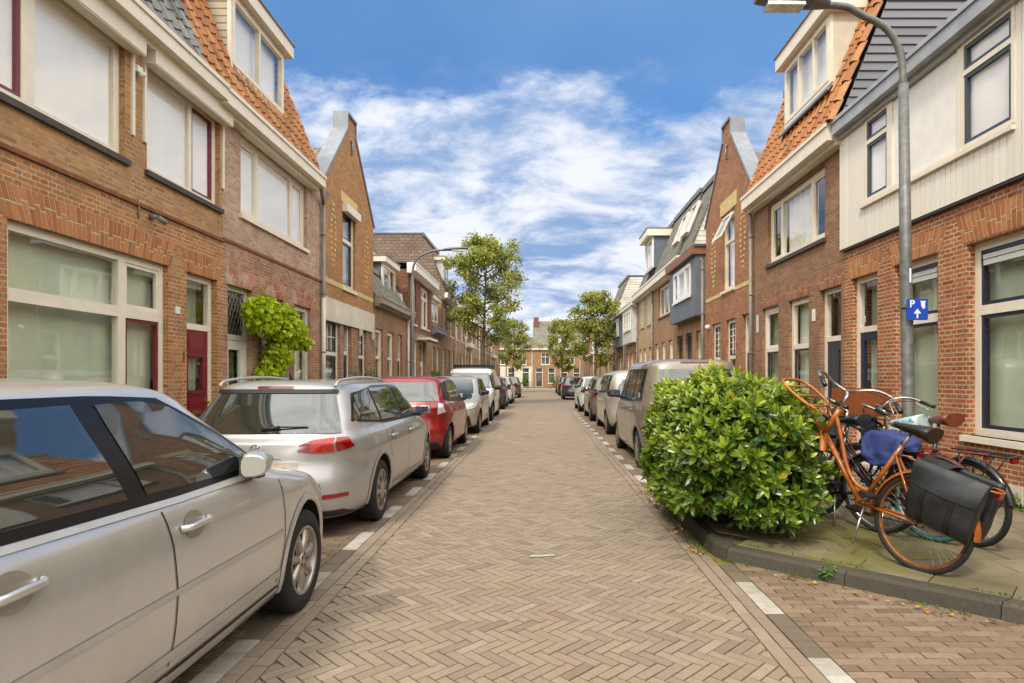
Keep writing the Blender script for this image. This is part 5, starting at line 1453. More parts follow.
# 1. silver estate, nearest on the left ------------------------------
def screens(C, zb, zt, wb, wt, mat=None, rear=True, front=True, zrb=None, zrt=None, wrb=None, wrt=None):
    out = []; mat = mat or carglass_dark
    if front: out += [('windscreen', mat, [('f', -wb, zb), ('f', wb, zb)], [('f', -wt, zt), ('f', wt, zt)], 'tau', False, .006)]
    if rear: out += [('rear_window', mat, [('r', -(wrb or wb), zrb or zb), ('r', (wrb or wb), zrb or zb)], [('r', -(wrt or wt), zrt or zt), ('r', (wrt or wt), zrt or zt)], 'tau', False, .006)]
    return out
volvo = dict(paint=p_silver, wr=.318, axles=(1.33, -1.31), detail=2, spokes=7, gap=.05,
    prof=profile(4.51, 1.77, 1.475, -2.22, 2.22, hood=(.72, .955), cowl=1.12, roof_f=.28, rs_b=-2.08, rs_t=-1.72, tumble=.64),
    side_windows=[([(-1.90,1.02),(-.95,1.0),(0.0,.975),(.90,.985)], [(-1.62,1.375),(-.9,1.405),(-.2,1.405),(.16,1.385),(.52,1.21)], True),
                  ([(-.17,1.015),(.40,1.003),(.80,1.005)], [(-.24,1.37),(.02,1.375),(.20,1.345),(.52,1.175)]),
                  ([(-1.02,1.035),(-.28,1.018)], [(-1.03,1.365),(-.36,1.375)]),
                  ([(-1.80,1.05),(-1.10,1.04)], [(-1.60,1.345),(-1.10,1.365)])],
    seams=[[(-.15,.945),(-.12,.80),(-.105,.60),(-.12,.42),(-.14,.33)], [(.93,.90),(.95,.72),(.945,.55),(.90,.40),(.86,.33)], [(-.14,.29),(.40,.29),(.90,.30)], [(-.9,.29),(-.2,.29)]],
    trims=[([(-1.92,1.0),(-.95,.985),(0,.965),(.92,.965)], .022, silvtrim), ([(-.88,.622),(0,.612),(.93,.600)], .026, silvtrim), ([(-.93,.375),(0,.368),(.90,.375)], .04, silvtrim), ([(-.93,.30),(.9,.30)], .012, seamm)],
    handles=[(.04,.855),(-.86,.875)], mirror=(1.0,.62), panels=[], plate_r=(.78, 1), plate_f=.42, fold=True, mscale=1.12)
volvo['panels'] = screens(None, 1.0, 1.37, .66, .52) + [
    ('headlight', lampclr, [('s', 1.98, .60), ('f', .42, .58)], [('s', 1.86, .70), ('f', .42, .68)], 'tau', True, .006),
    ('grille', black, [('f', -.32, .50), ('f', .32, .50)], [('f', -.36, .66), ('f', .36, .66)], 'raw', False, .008),
    ('tail_light', lampred, [('s', -2.08, .72), ('r', .66, .72)], [('s', -1.80, 1.30), ('r', .62, 1.30)], 'tau', True, .006)]
V, VC = make_car(volvo, (-2.345, 2.58, 0), 0, 'silver grey estate car nearest on the left, its flank filling the corner')
# 2. pale silver estate seen from behind -----------------------------
golf = dict(paint=p_white, wr=.316, axles=(1.34, -1.30), detail=2, spokes=9, wstyle='cover', gap=.045,
    prof=profile(4.56, 1.80, 1.455, -2.28, 2.20, hood=(.72, .94), cowl=1.15, roof_f=.32, rs_b=-2.15, rs_t=-1.80, tumble=.66),
    side_windows=[([(-1.86,1.06),(-.95,.985),(.0,.965),(.98,.965)], [(-1.60,1.32),(-.9,1.385),(-.2,1.385),(.18,1.365),(.60,1.17)], True),
                  ([(-1.84,1.075),(-1.12,1.02)], [(-1.56,1.30),(-1.12,1.355)]), ([(-1.03,1.01),(-.16,.995)], [(-1.05,1.36),(-.24,1.36)]), ([(-.06,.995),(.85,.985)], [(-.13,1.36),(.16,1.33),(.56,1.16)])],
    seams=[[(-.10,.95),(-.07,.7),(-.08,.45),(-.11,.33)], [(.98,.92),(1.0,.7),(.97,.5),(.90,.34)], [(-1.08,1.0),(-1.05,.85),(-.98,.72),(-.92,.6)], [(-.9,.3),(.88,.3)]],
    trims=[([(-.93,.31),(0,.31),(.92,.31)], .03, chrome), ([(-2.05,.80),(-.9,.815),(.4,.80),(1.7,.74)], .012, p_white)],
    handles=[(.06,.83),(-.82,.84)], mirror=(1.0,.66), panels=[], plate_r=(.635, 1), plate_f=.42, rails=(-1.78,.15,.555,1.425), wiper=(1.005,), aerial=(-1.45,1.45), mirm=p_white)
golf['panels'] = [('windscreen', carglass_dark, [('f', -.68, .98), ('f', .68, .98)], [('f', -.54, 1.35), ('f', .54, 1.35)], 'tau', False, .006),
    ('rear_window', carglass_dark, [('r', -.70, .965), ('r', .70, .965)], [('r', -.56, 1.315), ('r', .56, 1.315)], 'tau', False, .008),
    ('rear_spoiler', black, [('r', -.58, 1.318), ('r', .58, 1.318)], [('r', -.56, 1.352), ('r', .56, 1.352)], 'tau', False, .016),
    ('brake_light', lampdrk, [('r', -.17, 1.356), ('r', .17, 1.356)], [('r', -.17, 1.378), ('r', .17, 1.378)], 'tau', False, .018),
    ('tail_light', lamporg, [('r', .47, .800), ('r', .665, .805)], [('r', .50, .912), ('r', .655, .93)], 'tau', True, .010),
    ('tail_light', lampred, [('r', .68, .805), ('s', -1.97, .845)], [('r', .67, .93), ('s', -2.02, .93)], 'tau', True, .010),
    ('tail_light', lampred, [('r', .36, .81), ('r', .47, .800)], [('r', .385, .875), ('r', .50, .912)], 'tau', True, .010),
    ('reflector', lampred, [('r', .50, .385), ('r', .76, .395)], [('r', .50, .425), ('r', .76, .43)], 'tau', True, .006),
    ('lower_bumper', black, [('r', -.78, .215), ('r', .78, .215)], [('r', -.72, .275), ('r', .72, .275)], 'tau', False, .006),
    ('plate_recess', bowlm, [('r', -.33, .565), ('r', .33, .565)], [('r', -.38, .715), ('r', .38, .715)], 'tau', False, .003),
    ('headlight', lampclr, [('s', 1.95, .60), ('f', .42, .58)], [('s', 1.84, .70), ('f', .42, .67)], 'tau', True, .006)]
golf['end_seams'] = [([(-.60,.745),(.60,.745)], 'r', .005, False)]
G, GC = make_car(golf, (-2.52, 7.68, 0), 0, 'pale silver estate car with red tail lights and roof rails, second on the left')
# round badge with the two letters
tz = GC.cv(('r', 0, .82)); yb = GC.surf(*tz).y
m = MB(); m.lathe([(.052, .0), (.058, -.010), (.050, -.010), (.050, .0)], (0, yb-.004, .825), 'y', 28)
for P in ([(-.034,.045),(-.012,-.0)], [(-.012,0),(0,.022)], [(0,.022),(.012,0)], [(.012,0),(.034,.045)]): pass
def stroke(pts):
    for a, b in zip(pts[:-1], pts[1:]): m.tube([(a[0], yb-.010, .825+a[1]), (b[0], yb-.010, .825+b[1])], .0045, 6)
stroke([(-.024,.044),(0,.004),(.024,.044)]); stroke([(-.046,.018),(-.022,-.040),(0,-.004),(.022,-.040),(.046,.018)])
m.build('badge', [chrome], G, origin='local')
# 3. red hatchback ----------------------------------------------------
yaris = dict(paint=p_red, wr=.30, axles=(1.26, -1.25), detail=1, spokes=5, wstyle='cover',
    prof=profile(3.9, 1.70, 1.50, -1.86, 2.02, hood=(.76, 1.0), cowl=1.15, roof_f=.42, rs_b=-1.72, rs_t=-1.38, tumble=.68),
    side_windows=[([(-1.62,1.09),(-.9,1.02),(.0,.995),(.98,.99)], [(-1.25,1.36),(-.7,1.42),(-.1,1.42),(.25,1.40),(.66,1.2)], True),
                  ([(-1.02,1.05),(-.22,1.03)], [(-.95,1.39),(-.28,1.395)]), ([(-.12,1.03),(.88,1.02)], [(-.18,1.395),(.22,1.37),(.62,1.19)])],
    seams=[[(-.16,.97),(-.13,.7),(-.16,.35)], [(.95,.95),(.97,.7),(.88,.35)]], trims=[([(-1.7,.86),(-.2,.82),(1.5,.80)], .012, p_red)], handles=[(.0,.86),(-.78,.88)], mirror=(1.03,.72), mirm=black, panels=[], plate_r=(.72, 1))
yaris['panels'] = screens(None, 1.04, 1.40, .62, .52, zrb=1.05, zrt=1.38, wrb=.66, wrt=.55) + [
    ('tail_light', lampred, [('r', .50, .80), ('r', .66, .82)], [('r', .56, .98), ('r', .66, 1.0)], 'tau', True, .010),
    ('tail_light', lampclr, [('r', .66, .82), ('s', -1.55, .86)], [('r', .66, 1.0), ('s', -1.58, 1.0)], 'tau', True, .010),
    ('lower_bumper', black, [('r', -.7, .22), ('r', .7, .22)], [('r', -.66, .33), ('r', .66, .33)], 'tau', False, .006),
    ('badge_strip', chrome, [('r', .10, .955), ('r', .30, .955)], [('r', .10, .985), ('r', .30, .985)], 'tau', False, .008),
    ('headlight', lampclr, [('s', 1.75, .68), ('f', .42, .64)], [('s', 1.6, .78), ('f', .42, .74)], 'tau', True, .006)]
yaris['end_seams'] = [([(-.60,1.0),(-.6,.62),(.6,.62),(.6,1.0)], 'r', .007, False)]
make_car(yaris, (-2.47, 12.55, 0), 0, 'bright red small hatchback, third car on the left')
# 4. small car facing the camera ---------------------------------------
def frontcar(paint_, **k):
    d = dict(paint=paint_, wr=.31, axles=(1.30, -1.28), detail=0, spokes=6, wstyle='cover', handles=[(.0,.86),(-.8,.88)], mirror=(1.02,.68), mirm=black,
        prof=profile(4.1, 1.74, 1.52, -1.98, 2.10, hood=(.78, 1.0), cowl=1.20, roof_f=.40, rs_b=-1.82, rs_t=-1.5, tumble=.68),
        side_windows=[([(-1.68,1.08),(-.9,1.02),(.0,.995),(1.0,.99)], [(-1.35,1.38),(-.7,1.43),(-.1,1.43),(.25,1.41),(.66,1.2)], True),
                      ([(-1.02,1.05),(-.22,1.03)], [(-.95,1.40),(-.28,1.405)]), ([(-.12,1.03),(.90,1.02)], [(-.18,1.405),(.22,1.38),(.62,1.19)])],
        seams=[[(-.16,.97),(-.13,.7),(-.16,.35)], [(.95,.95),(.97,.7),(.88,.35)]], plate_f=.40, plate_r=(.74, 1))
    d['panels'] = screens(None, 1.04, 1.42, .64, .54) + [
        ('headlight', lampclr, [('s', 1.72, .70), ('f', .46, .62)], [('s', 1.52, .82), ('f', .50, .76)], 'tau', True, .010),
        ('grille', black, [('f', -.42, .56), ('f', .42, .56)], [('f', -.46, .68), ('f', .46, .68)], 'raw', False, .008),
        ('lower_bumper', black, [('f', -.66, .24), ('f', .66, .24)], [('f', -.62, .50), ('f', .62, .50)], 'tau', False, .006),
        ('tail_light', lampred, [('r', .50, .80), ('s', -1.72, .84)], [('r', .52, .98), ('s', -1.72, 1.02)], 'tau', True, .010),
        ('lower_bumper', black, [('r', -.7, .22), ('r', .7, .22)], [('r', -.66, .36), ('r', .66, .36)], 'tau', False, .006)]
    d.update(k); return d
make_car(frontcar(p_pewter), (-2.42, 17.55, 0), math.pi, 'silver hatchback with black lower front, facing the camera behind the red car')
# 5. white van ----------------------------------------------------------
van = frontcar(p_vanw, detail=1, axles=(1.45, -1.35), archm=black, mscale=1.2, mirror=(1.08,.95),
    prof=[(.22,.84,-2.15,2.10,8,6,4),(.34,.87,-2.2,2.2,8,6,4),(.55,.885,-2.22,2.24,9,5.5,4),(.80,.89,-2.2,2.16,9,5.5,4),(.92,.885,-2.2,1.98,10,6,4.5),(1.02,.88,-2.19,1.58,10,7,5.5),(1.08,.865,-2.18,1.42,10,8,6),(1.3,.83,-2.15,1.12,10,8,6),(1.55,.77,-2.1,.82,10,8,6),(1.70,.73,-2.06,.60,10,8,6),(1.765,.68,-2.0,.48,9,7,5),(1.79,.55,-1.9,.3,8,6,4),(1.80,.3,-1.6,0,6,5,3)],
    side_windows=[([(.30,1.10),(1.22,1.10)], [(.28,1.62),(.72,1.60),(.86,1.48)], True), ([(.36,1.13),(1.12,1.13)], [(.34,1.59),(.66,1.58),(.80,1.47)])],
    seams=[[(.26,1.65),(.26,.4)], [(1.28,1.05),(1.30,.7),(1.1,.4)], [(-.9,1.65),(-.9,.4)], [(-.9,1.12),(.2,1.12)]], handles=[(.42,.98),(-.8,.98)])
van['panels'] = [('windscreen', carglass_dark, [('f', -.76, 1.09), ('f', .76, 1.09)], [('f', -.64, 1.63), ('f', .64, 1.63)], 'tau', False, .006),
    ('headlight', lampclr, [('s', 1.95, .74), ('f', .52, .68)], [('s', 1.72, .92), ('f', .56, .84)], 'tau', True, .010),
    ('grille', black, [('f', -.45, .66), ('f', .45, .66)], [('f', -.48, .78), ('f', .48, .78)], 'raw', False, .008),
    ('lower_bumper', black, [('f', -.8, .24), ('f', .8, .24)], [('f', -.78, .5), ('f', .78, .5)], 'tau', False, .006),
    ('bonnet_stripe', simple('lime_green_vinyl', lin(150, 190, 70), .4), [('f', .18, .95), ('f', .62, .93)], [('f', .12, 1.045), ('f', .64, 1.04)], 'tau', False, .008),
    ('tail_light', lampred, [('r', .78, .85), ('s', -2.12, .85)], [('r', .74, 1.25), ('s', -2.1, 1.25)], 'tau', True, .010)]
VN, _ = make_car(van, (-2.45, 22.3, 0), math.pi, 'white van with black roof rack and lime stripe, facing the camera on the left', 'van', 'parked_van', None)
m = MB()
for x in (-.62, .62): m.box(x-.02, x+.02, -1.9, .35, 1.86, 1.90); [m.box(x-.015, x+.015, y-.02, y+.02, 1.76, 1.87) for y in (-1.7, -.8, .1)]
for y in (.33, -.2, -.7, -1.2, -1.88): m.box(-.66, .66, y-.02, y+.02, 1.875, 1.915)
m.box(-.66, .66, .35, .38, 1.83, 1.92); m.build('roof_rack', [black], VN, origin='local')
# the others -------------------------------------------------------------
make_car(frontcar(p_dark), (-2.45, 29.6, 0), 0, 'dark hatchback with red tail lights parked beyond the white van')
make_car(frontcar(p_vanw), (-2.35, 35.2, 0), 0, 'white hatchback, second car beyond the white van on the left')
make_car(frontcar(p_grey), (-2.25, 45.0, 0), 0, 'grey hatchback, last one in the left row of parked cars')
# beige MPV on the right -------------------------------------------------
berl = dict(paint=p_beige, wr=.31, axles=(1.35, -1.34), detail=1, spokes=7, wstyle='cover', mirror=(1.12,.80), mirm=black, mscale=1.25, plate_r=(.55, 1), glass=carglass_dark,
    prof=[(.22,.80,-1.95,1.86,8,6,4),(.32,.84,-2.02,1.97,8,6,4),(.50,.858,-2.05,2.02,9,5.5,4),(.62,.862,-2.0,2.02,9,5.5,4),(.80,.862,-1.97,1.93,9,5.5,4),(.92,.858,-1.96,1.65,10,6,4.5),(1.02,.85,-1.95,1.30,10,7,5.5),(1.08,.835,-1.94,1.14,10,8,6),(1.3,.80,-1.91,.86,10,8,6),(1.55,.745,-1.86,.56,10,8,6),(1.68,.71,-1.82,.36,10,8,6),(1.735,.66,-1.76,.25,9,7,5),(1.765,.5,-1.6,.05,8,6,4),(1.775,.28,-1.3,-.2,6,5,3)],
    side_windows=[([(-1.62,1.10),(-.8,1.06),(.0,1.05),(1.02,1.05)], [(-1.60,1.61),(-.9,1.62),(-.1,1.62),(.22,1.60),(.60,1.36)], True),
                  ([(-1.52,1.14),(-1.02,1.10)], [(-1.50,1.57),(-1.02,1.58)]), ([(-.92,1.10),(-.10,1.08)], [(-.92,1.58),(-.12,1.58)]), ([(.02,1.08),(.92,1.08)], [(.0,1.58),(.20,1.56),(.56,1.34)])],
    seams=[[(-.04,1.65),(-.04,.9),(-.04,.4)], [(1.05,1.02),(1.08,.7),(.95,.4)], [(-1.0,1.6),(-1.0,.8),(-.95,.45)]], trims=[([(-.95,.55),(.9,.55)], .05, p_beige)], handles=[(.10,.93),(-.86,.93)], archm=p_beige)
berl['panels'] = [('windscreen', carglass_dark, [('f', -.72, 1.08), ('f', .72, 1.08)], [('f', -.6, 1.6), ('f', .6, 1.6)], 'tau', False, .006),
    ('rear_window', carglass_dark, [('r', -.62, 1.06), ('r', .62, 1.06)], [('r', -.56, 1.60), ('r', .56, 1.60)], 'tau', False, .008),
    ('brake_light', lampdrk, [('r', -.22, 1.70), ('r', .22, 1.70)], [('r', -.22, 1.722), ('r', .22, 1.722)], 'tau', False, .012),
    ('tail_light', lampred, [('r', .70, .66), ('s', -1.82, .66)], [('r', .70, .75), ('s', -1.82, .75)], 'tau', True, .010),
    ('tail_light', lampclr, [('r', .70, .75), ('s', -1.82, .75)], [('r', .70, .82), ('s', -1.82, .82)], 'tau', True, .010),
    ('tail_light', lampred, [('r', .70, .82), ('s', -1.82, .82)], [('r', .70, .98), ('s', -1.82, .98)], 'tau', True, .010),
    ('lower_bumper', bowlm, [('r', -.8, .24), ('r', .8, .24)], [('r', -.78, .3), ('r', .78, .3)], 'tau', False, .006)]
berl['end_seams'] = [([(-.84,.60),(.84,.60)], 'r', .01, False), ([(.70,1.68),(.70,.62)], 'r', .008, True)]
make_car(berl, (2.43, 11.45, 0), 0, 'beige high roofed car partly behind the laurel bush', 'car')
mpv = frontcar(p_pewter, axles=(1.38, -1.38), side_windows=[([(-1.72,1.10),(-.8,1.06),(.0,1.05),(1.02,1.05)], [(-1.62,1.52),(-.9,1.53),(-.1,1.53),(.22,1.50),(.60,1.3)], True),
    ([(-1.62,1.13),(-1.02,1.10)], [(-1.56,1.49),(-1.02,1.50)]), ([(-.92,1.10),(-.10,1.08)], [(-.92,1.50),(-.12,1.50)]), ([(.02,1.08),(.92,1.08)], [(.0,1.5),(.20,1.47),(.56,1.27)])],
    prof=[(.22,.80,-1.95,1.86,8,6,4),(.32,.84,-2.06,1.97,8,6,4),(.50,.858,-2.1,2.02,9,5.5,4),(.62,.862,-2.08,2.02,9,5.5,4),(.80,.862,-2.06,1.93,9,5.5,4),(.92,.858,-2.05,1.65,10,6,4.5),(1.02,.85,-2.04,1.30,10,7,5.5),(1.08,.835,-2.02,1.14,10,8,6),(1.3,.80,-1.95,.86,10,8,6),(1.5,.735,-1.86,.56,10,8,6),(1.58,.69,-1.8,.40,10,8,6),(1.63,.6,-1.7,.25,9,7,5),(1.655,.45,-1.5,.05,8,6,4),(1.665,.28,-1.2,-.2,6,5,3)])
mpv['panels'] = [p for p in mpv['panels'] if p[0] != 'tail_light'] + [('tail_light', lampred, [('r', .74, .9), ('s', -1.9, .9)], [('r', .70, 1.25), ('s', -1.85, 1.25)], 'tau', True, .010)]
make_car(mpv, (2.55, 17.3, 0), 0, 'silver people carrier directly ahead of the beige high roofed car')
band = frontcar(p_grey)
band['panels'] = [p for p in band['panels'] if p[0] != 'tail_light'] + [('tail_light', lampred, [('r', -.80, .86), ('r', .80, .86)], [('r', -.76, .98), ('r', .76, .98)], 'tau', False, .010),
    ('tail_light', lampred, [('r', .79, .80), ('s', -1.7, .84)], [('r', .76, .98), ('s', -1.72, 1.0)], 'tau', True, .010)]
make_car(band, (2.52, 22.0, 0), 0, 'grey brown hatchback with a red light band across its tail')
make_car(frontcar(p_mint), (2.48, 27.6, 0), 0, 'pale mint green hatchback, fourth car in the right row')
make_car(frontcar(p_dark, plate_r=(.78, 1)), (2.30, 41.5, 0), 0, 'dark grey hatchback with yellow number plate far down the right side')
make_car(frontcar(p_black), (2.30, 50.0, 0), 0, 'black hatchback, second from last on the right')
make_car(frontcar(p_red), (2.30, 57.0, 0), 0, 'dark red hatchback, farthest car on the right')
# ------------------------------------------------------------------ lamps and sign
def street_lamp(x, y, sgn, label, lean=0.0, arm=1.35, h=4.28):
    t = thing('street_lamp', (x, y, .11), label, 'street lamp', 'street lamps along the kerb')
    m = MB(); pts = [(0,0,0),(0,0,.9),(0,0,.95),(lean*.5,0,h*.55),(lean,0,h)]
    m.tube(pts, [.080,.078,.060,.056,.046], 16, 0); m.box(-.045,.045,-.093,-.085,.35,.75,1)
    m.build('pole', [galv, dgrey], t, origin='local')
    c = [(lean,0,h-.02),(lean+sgn*.03,0,h+.30),(lean+sgn*.17,0,h+.55),(lean+sgn*.42,0,h+.69),(lean+sgn*arm*.58,0,h+.765),(lean+sgn*arm*.8,0,h+.785),(lean+sgn*arm,0,h+.79)]
    m = MB(); m.tube(catmull(c, 6), .034, 12); m.build('arm', [galv], t, origin='local')
    x0 = lean+sgn*(arm-.22); m = MB(); P = []
    for i in range(11):
        q = i/10; xx = x0+sgn*.72*q; w = .11*math.sin(math.pi*(.12+.76*q))**.5; hh = .055*math.sin(math.pi*(.15+.7*q))**.5
        P.append([(xx, w*math.cos(a), h+.79+q*.05+hh*math.sin(a)*(1 if math.sin(a) > 0 else .75)) for a in [2*math.pi*j/16 for j in range(16)]])
    ids = m.grid(P, 0, .5, True, closed_u=True); m.face(ids[0][::-1]); m.face(ids[-1]); hd = m.build('lamp_head', [galv], t, origin='local', recalc=True)
    m = MB(); m.box(x0+sgn*.25, x0+sgn*.62, -.075, .075, h+.75, h+.785); m.build('lamp_glass', [lampclr], hd, origin='local')
    return t
SL = street_lamp(3.66, 6.1, -1, 'tall grey street lamp at right carrying the blue parking sign, arm over the road', -.05, .97)
street_lamp(-3.78, 18.2, 1, 'grey street lamp on the left pavement beside the dark brick house', 0, 1.15, 4.35)
street_lamp(-3.9, 71.0, 1, 'small distant street lamp at the far left end of the street', 0, 1.5, 4.5)
signb = simple('sign_blue', lin(18, 72, 178), .35, coat=.3, var=.05)
sw = simple('sign_white', lin(232, 234, 236), .4, var=.03)
sg = thing('parking_sign', (3.655, 6.0, 2.14), 'blue square parking sign with white letter P and arrow', 'sign')
m = MB(); n = 6; r_ = .02; W_2 = .105; loop = []
for (cx, cz, a0) in ((W_2-r_, W_2-r_, 0), (-W_2+r_, W_2-r_, 90), (-W_2+r_, -W_2+r_, 180), (W_2-r_, -W_2+r_, 270)):
    for i in range(n+1): a = R(a0+90*i/n); loop.append((cx+r_*math.cos(a)+.03, cz+r_*math.sin(a)))
m.prism([(p[0], 0, p[1]) for p in loop], [(p[0], -.003, p[1]) for p in loop]); m.build('plate', [signb], sg, origin='local', recalc=True)
def text(s, size, loc, parent, mat, name='letter', bold=.002):
    c = bpy.data.curves.new(name, 'FONT'); c.body = s; c.size = size; c.extrude = .0012; c.offset = bold; c.align_x = 'CENTER'; c.align_y = 'CENTER'
    o = bpy.data.objects.new('tmp', c); COL.objects.link(o); o.rotation_euler = (R(90), 0, 0); bpy.context.view_layer.update()
    me = bpy.data.meshes.new_from_object(o.evaluated_get(bpy.context.evaluated_depsgraph_get())); me.transform(Matrix.Rotation(R(90), 4, 'X'))
    me.materials.clear(); me.materials.append(mat); bpy.data.objects.remove(o); ob = bpy.data.objects.new(name, me); COL.objects.link(ob); ob.parent = parent; ob.location = loc; return ob
text('P', .098, (-.022, -.0045, .052), sg, sw)
m = MB()
m.prism([(.022,-.0032,-.085),(.038,-.0032,-.085),(.038,-.0032,-.035),(.022,-.0032,-.035)], [(.022,-.005,-.085),(.038,-.005,-.085),(.038,-.005,-.035),(.022,-.005,-.035)])
m.prism([(-.006,-.0032,-.040),(.066,-.0032,-.040),(.030,-.0032,.008)], [(-.006,-.005,-.040),(.066,-.005,-.040),(.030,-.005,.008)]); m.build('arrow', [sw], sg, origin='local', recalc=True)
m = MB()
m.prism([(x, -.0032, z) for x, z in ((.058,.082),(.112,.082),(.112,.072),(.058,.072))], [(x, -.005, z) for x, z in ((.058,.082),(.112,.082),(.112,.072),(.058,.072))])
L2 = ((.066,.070),(.104,.070),(.102,.040),(.108,.028),(.098,.010),(.086,.004),(.076,.022),(.068,.034)); m.prism([(x, -.0032, z) for x, z in L2], [(x, -.005, z) for x, z in L2]); m.build('symbol', [sw], sg, origin='local', recalc=True)
m = MB(); m.lathe([(.071,-.012),(.074,-.012),(.074,.012),(.071,.012)], (0, .09, .03), 'z', 20); m.build('clamp', [galv], sg, origin='local')
stk = MB(); P = []
for i in range(7): a = R(-122-24+8*i); P.append([(.0600*math.cos(a), .0600*math.sin(a), z) for z in (2.30, 2.44)])
stk.grid(P); so_ = stk.build('number_sticker', [sw], SL, origin='local')
m = MB(); P = []
for i in range(3): a = R(-126+4*i); P.append([(.0612*math.cos(a), .0612*math.sin(a), z) for z in (2.34, 2.40)])
m.grid(P); m.build('digit', [black], so_, origin='local')

# ------------------------------------------------------------------ bicycles
bk_or = simple('orange_bike_paint', lin(150, 80, 12), .4, .1, coat=.4, var=.3, scale=18, bump=.1)
bk_ye = simple('amber_rack_paint', lin(158, 94, 24), .45, .1, coat=.3, var=.25, scale=18)
bk_rs = simple('rusty_red_paint', lin(112, 44, 26), .6, .1, var=.4, scale=20, bump=.2)
bk_bk = simple('black_bike_paint', lin(26, 26, 28), .35, coat=.4, var=.2)
bk_gr = simple('grey_bike_paint', lin(110, 112, 114), .35, .4, var=.2)
bk_tl = simple('dark_maroon_bike_paint', lin(84, 26, 30), .35, .2, coat=.4, var=.2)
steel = simple('worn_chrome', lin(176, 172, 164), .28, .9, var=.3, scale=30)
rub = simple('bike_rubber', lin(28, 27, 26), .8, var=.25, scale=30)
teal = simple('teal_tyre', lin(24, 92, 84), .7, var=.2, scale=30)
rimrust = simple('rusty_rim', lin(132, 80, 38), .5, .5, var=.35, scale=25)
leatherb = simple('black_saddle', lin(24, 23, 23), .42, coat=.15, var=.3, scale=20, bump=.15)
leathbr = simple('brown_saddle', lin(104, 52, 30), .4, coat=.2, var=.3, scale=20)
cloudcov = NT('patterned_saddle_cover'); k = cloudcov; c = k.ramp(k.noise(16, 5, .6, k.obj()), [(0.35, lin(70, 128, 150)), (.5, lin(176, 204, 206)), (.62, lin(214, 220, 212)), (.75, lin(96, 150, 160))]); k.L.new(c, k.b.inputs['Base Color']); k.b.inputs['Roughness'].default_value = .3; cloudcov = k.m
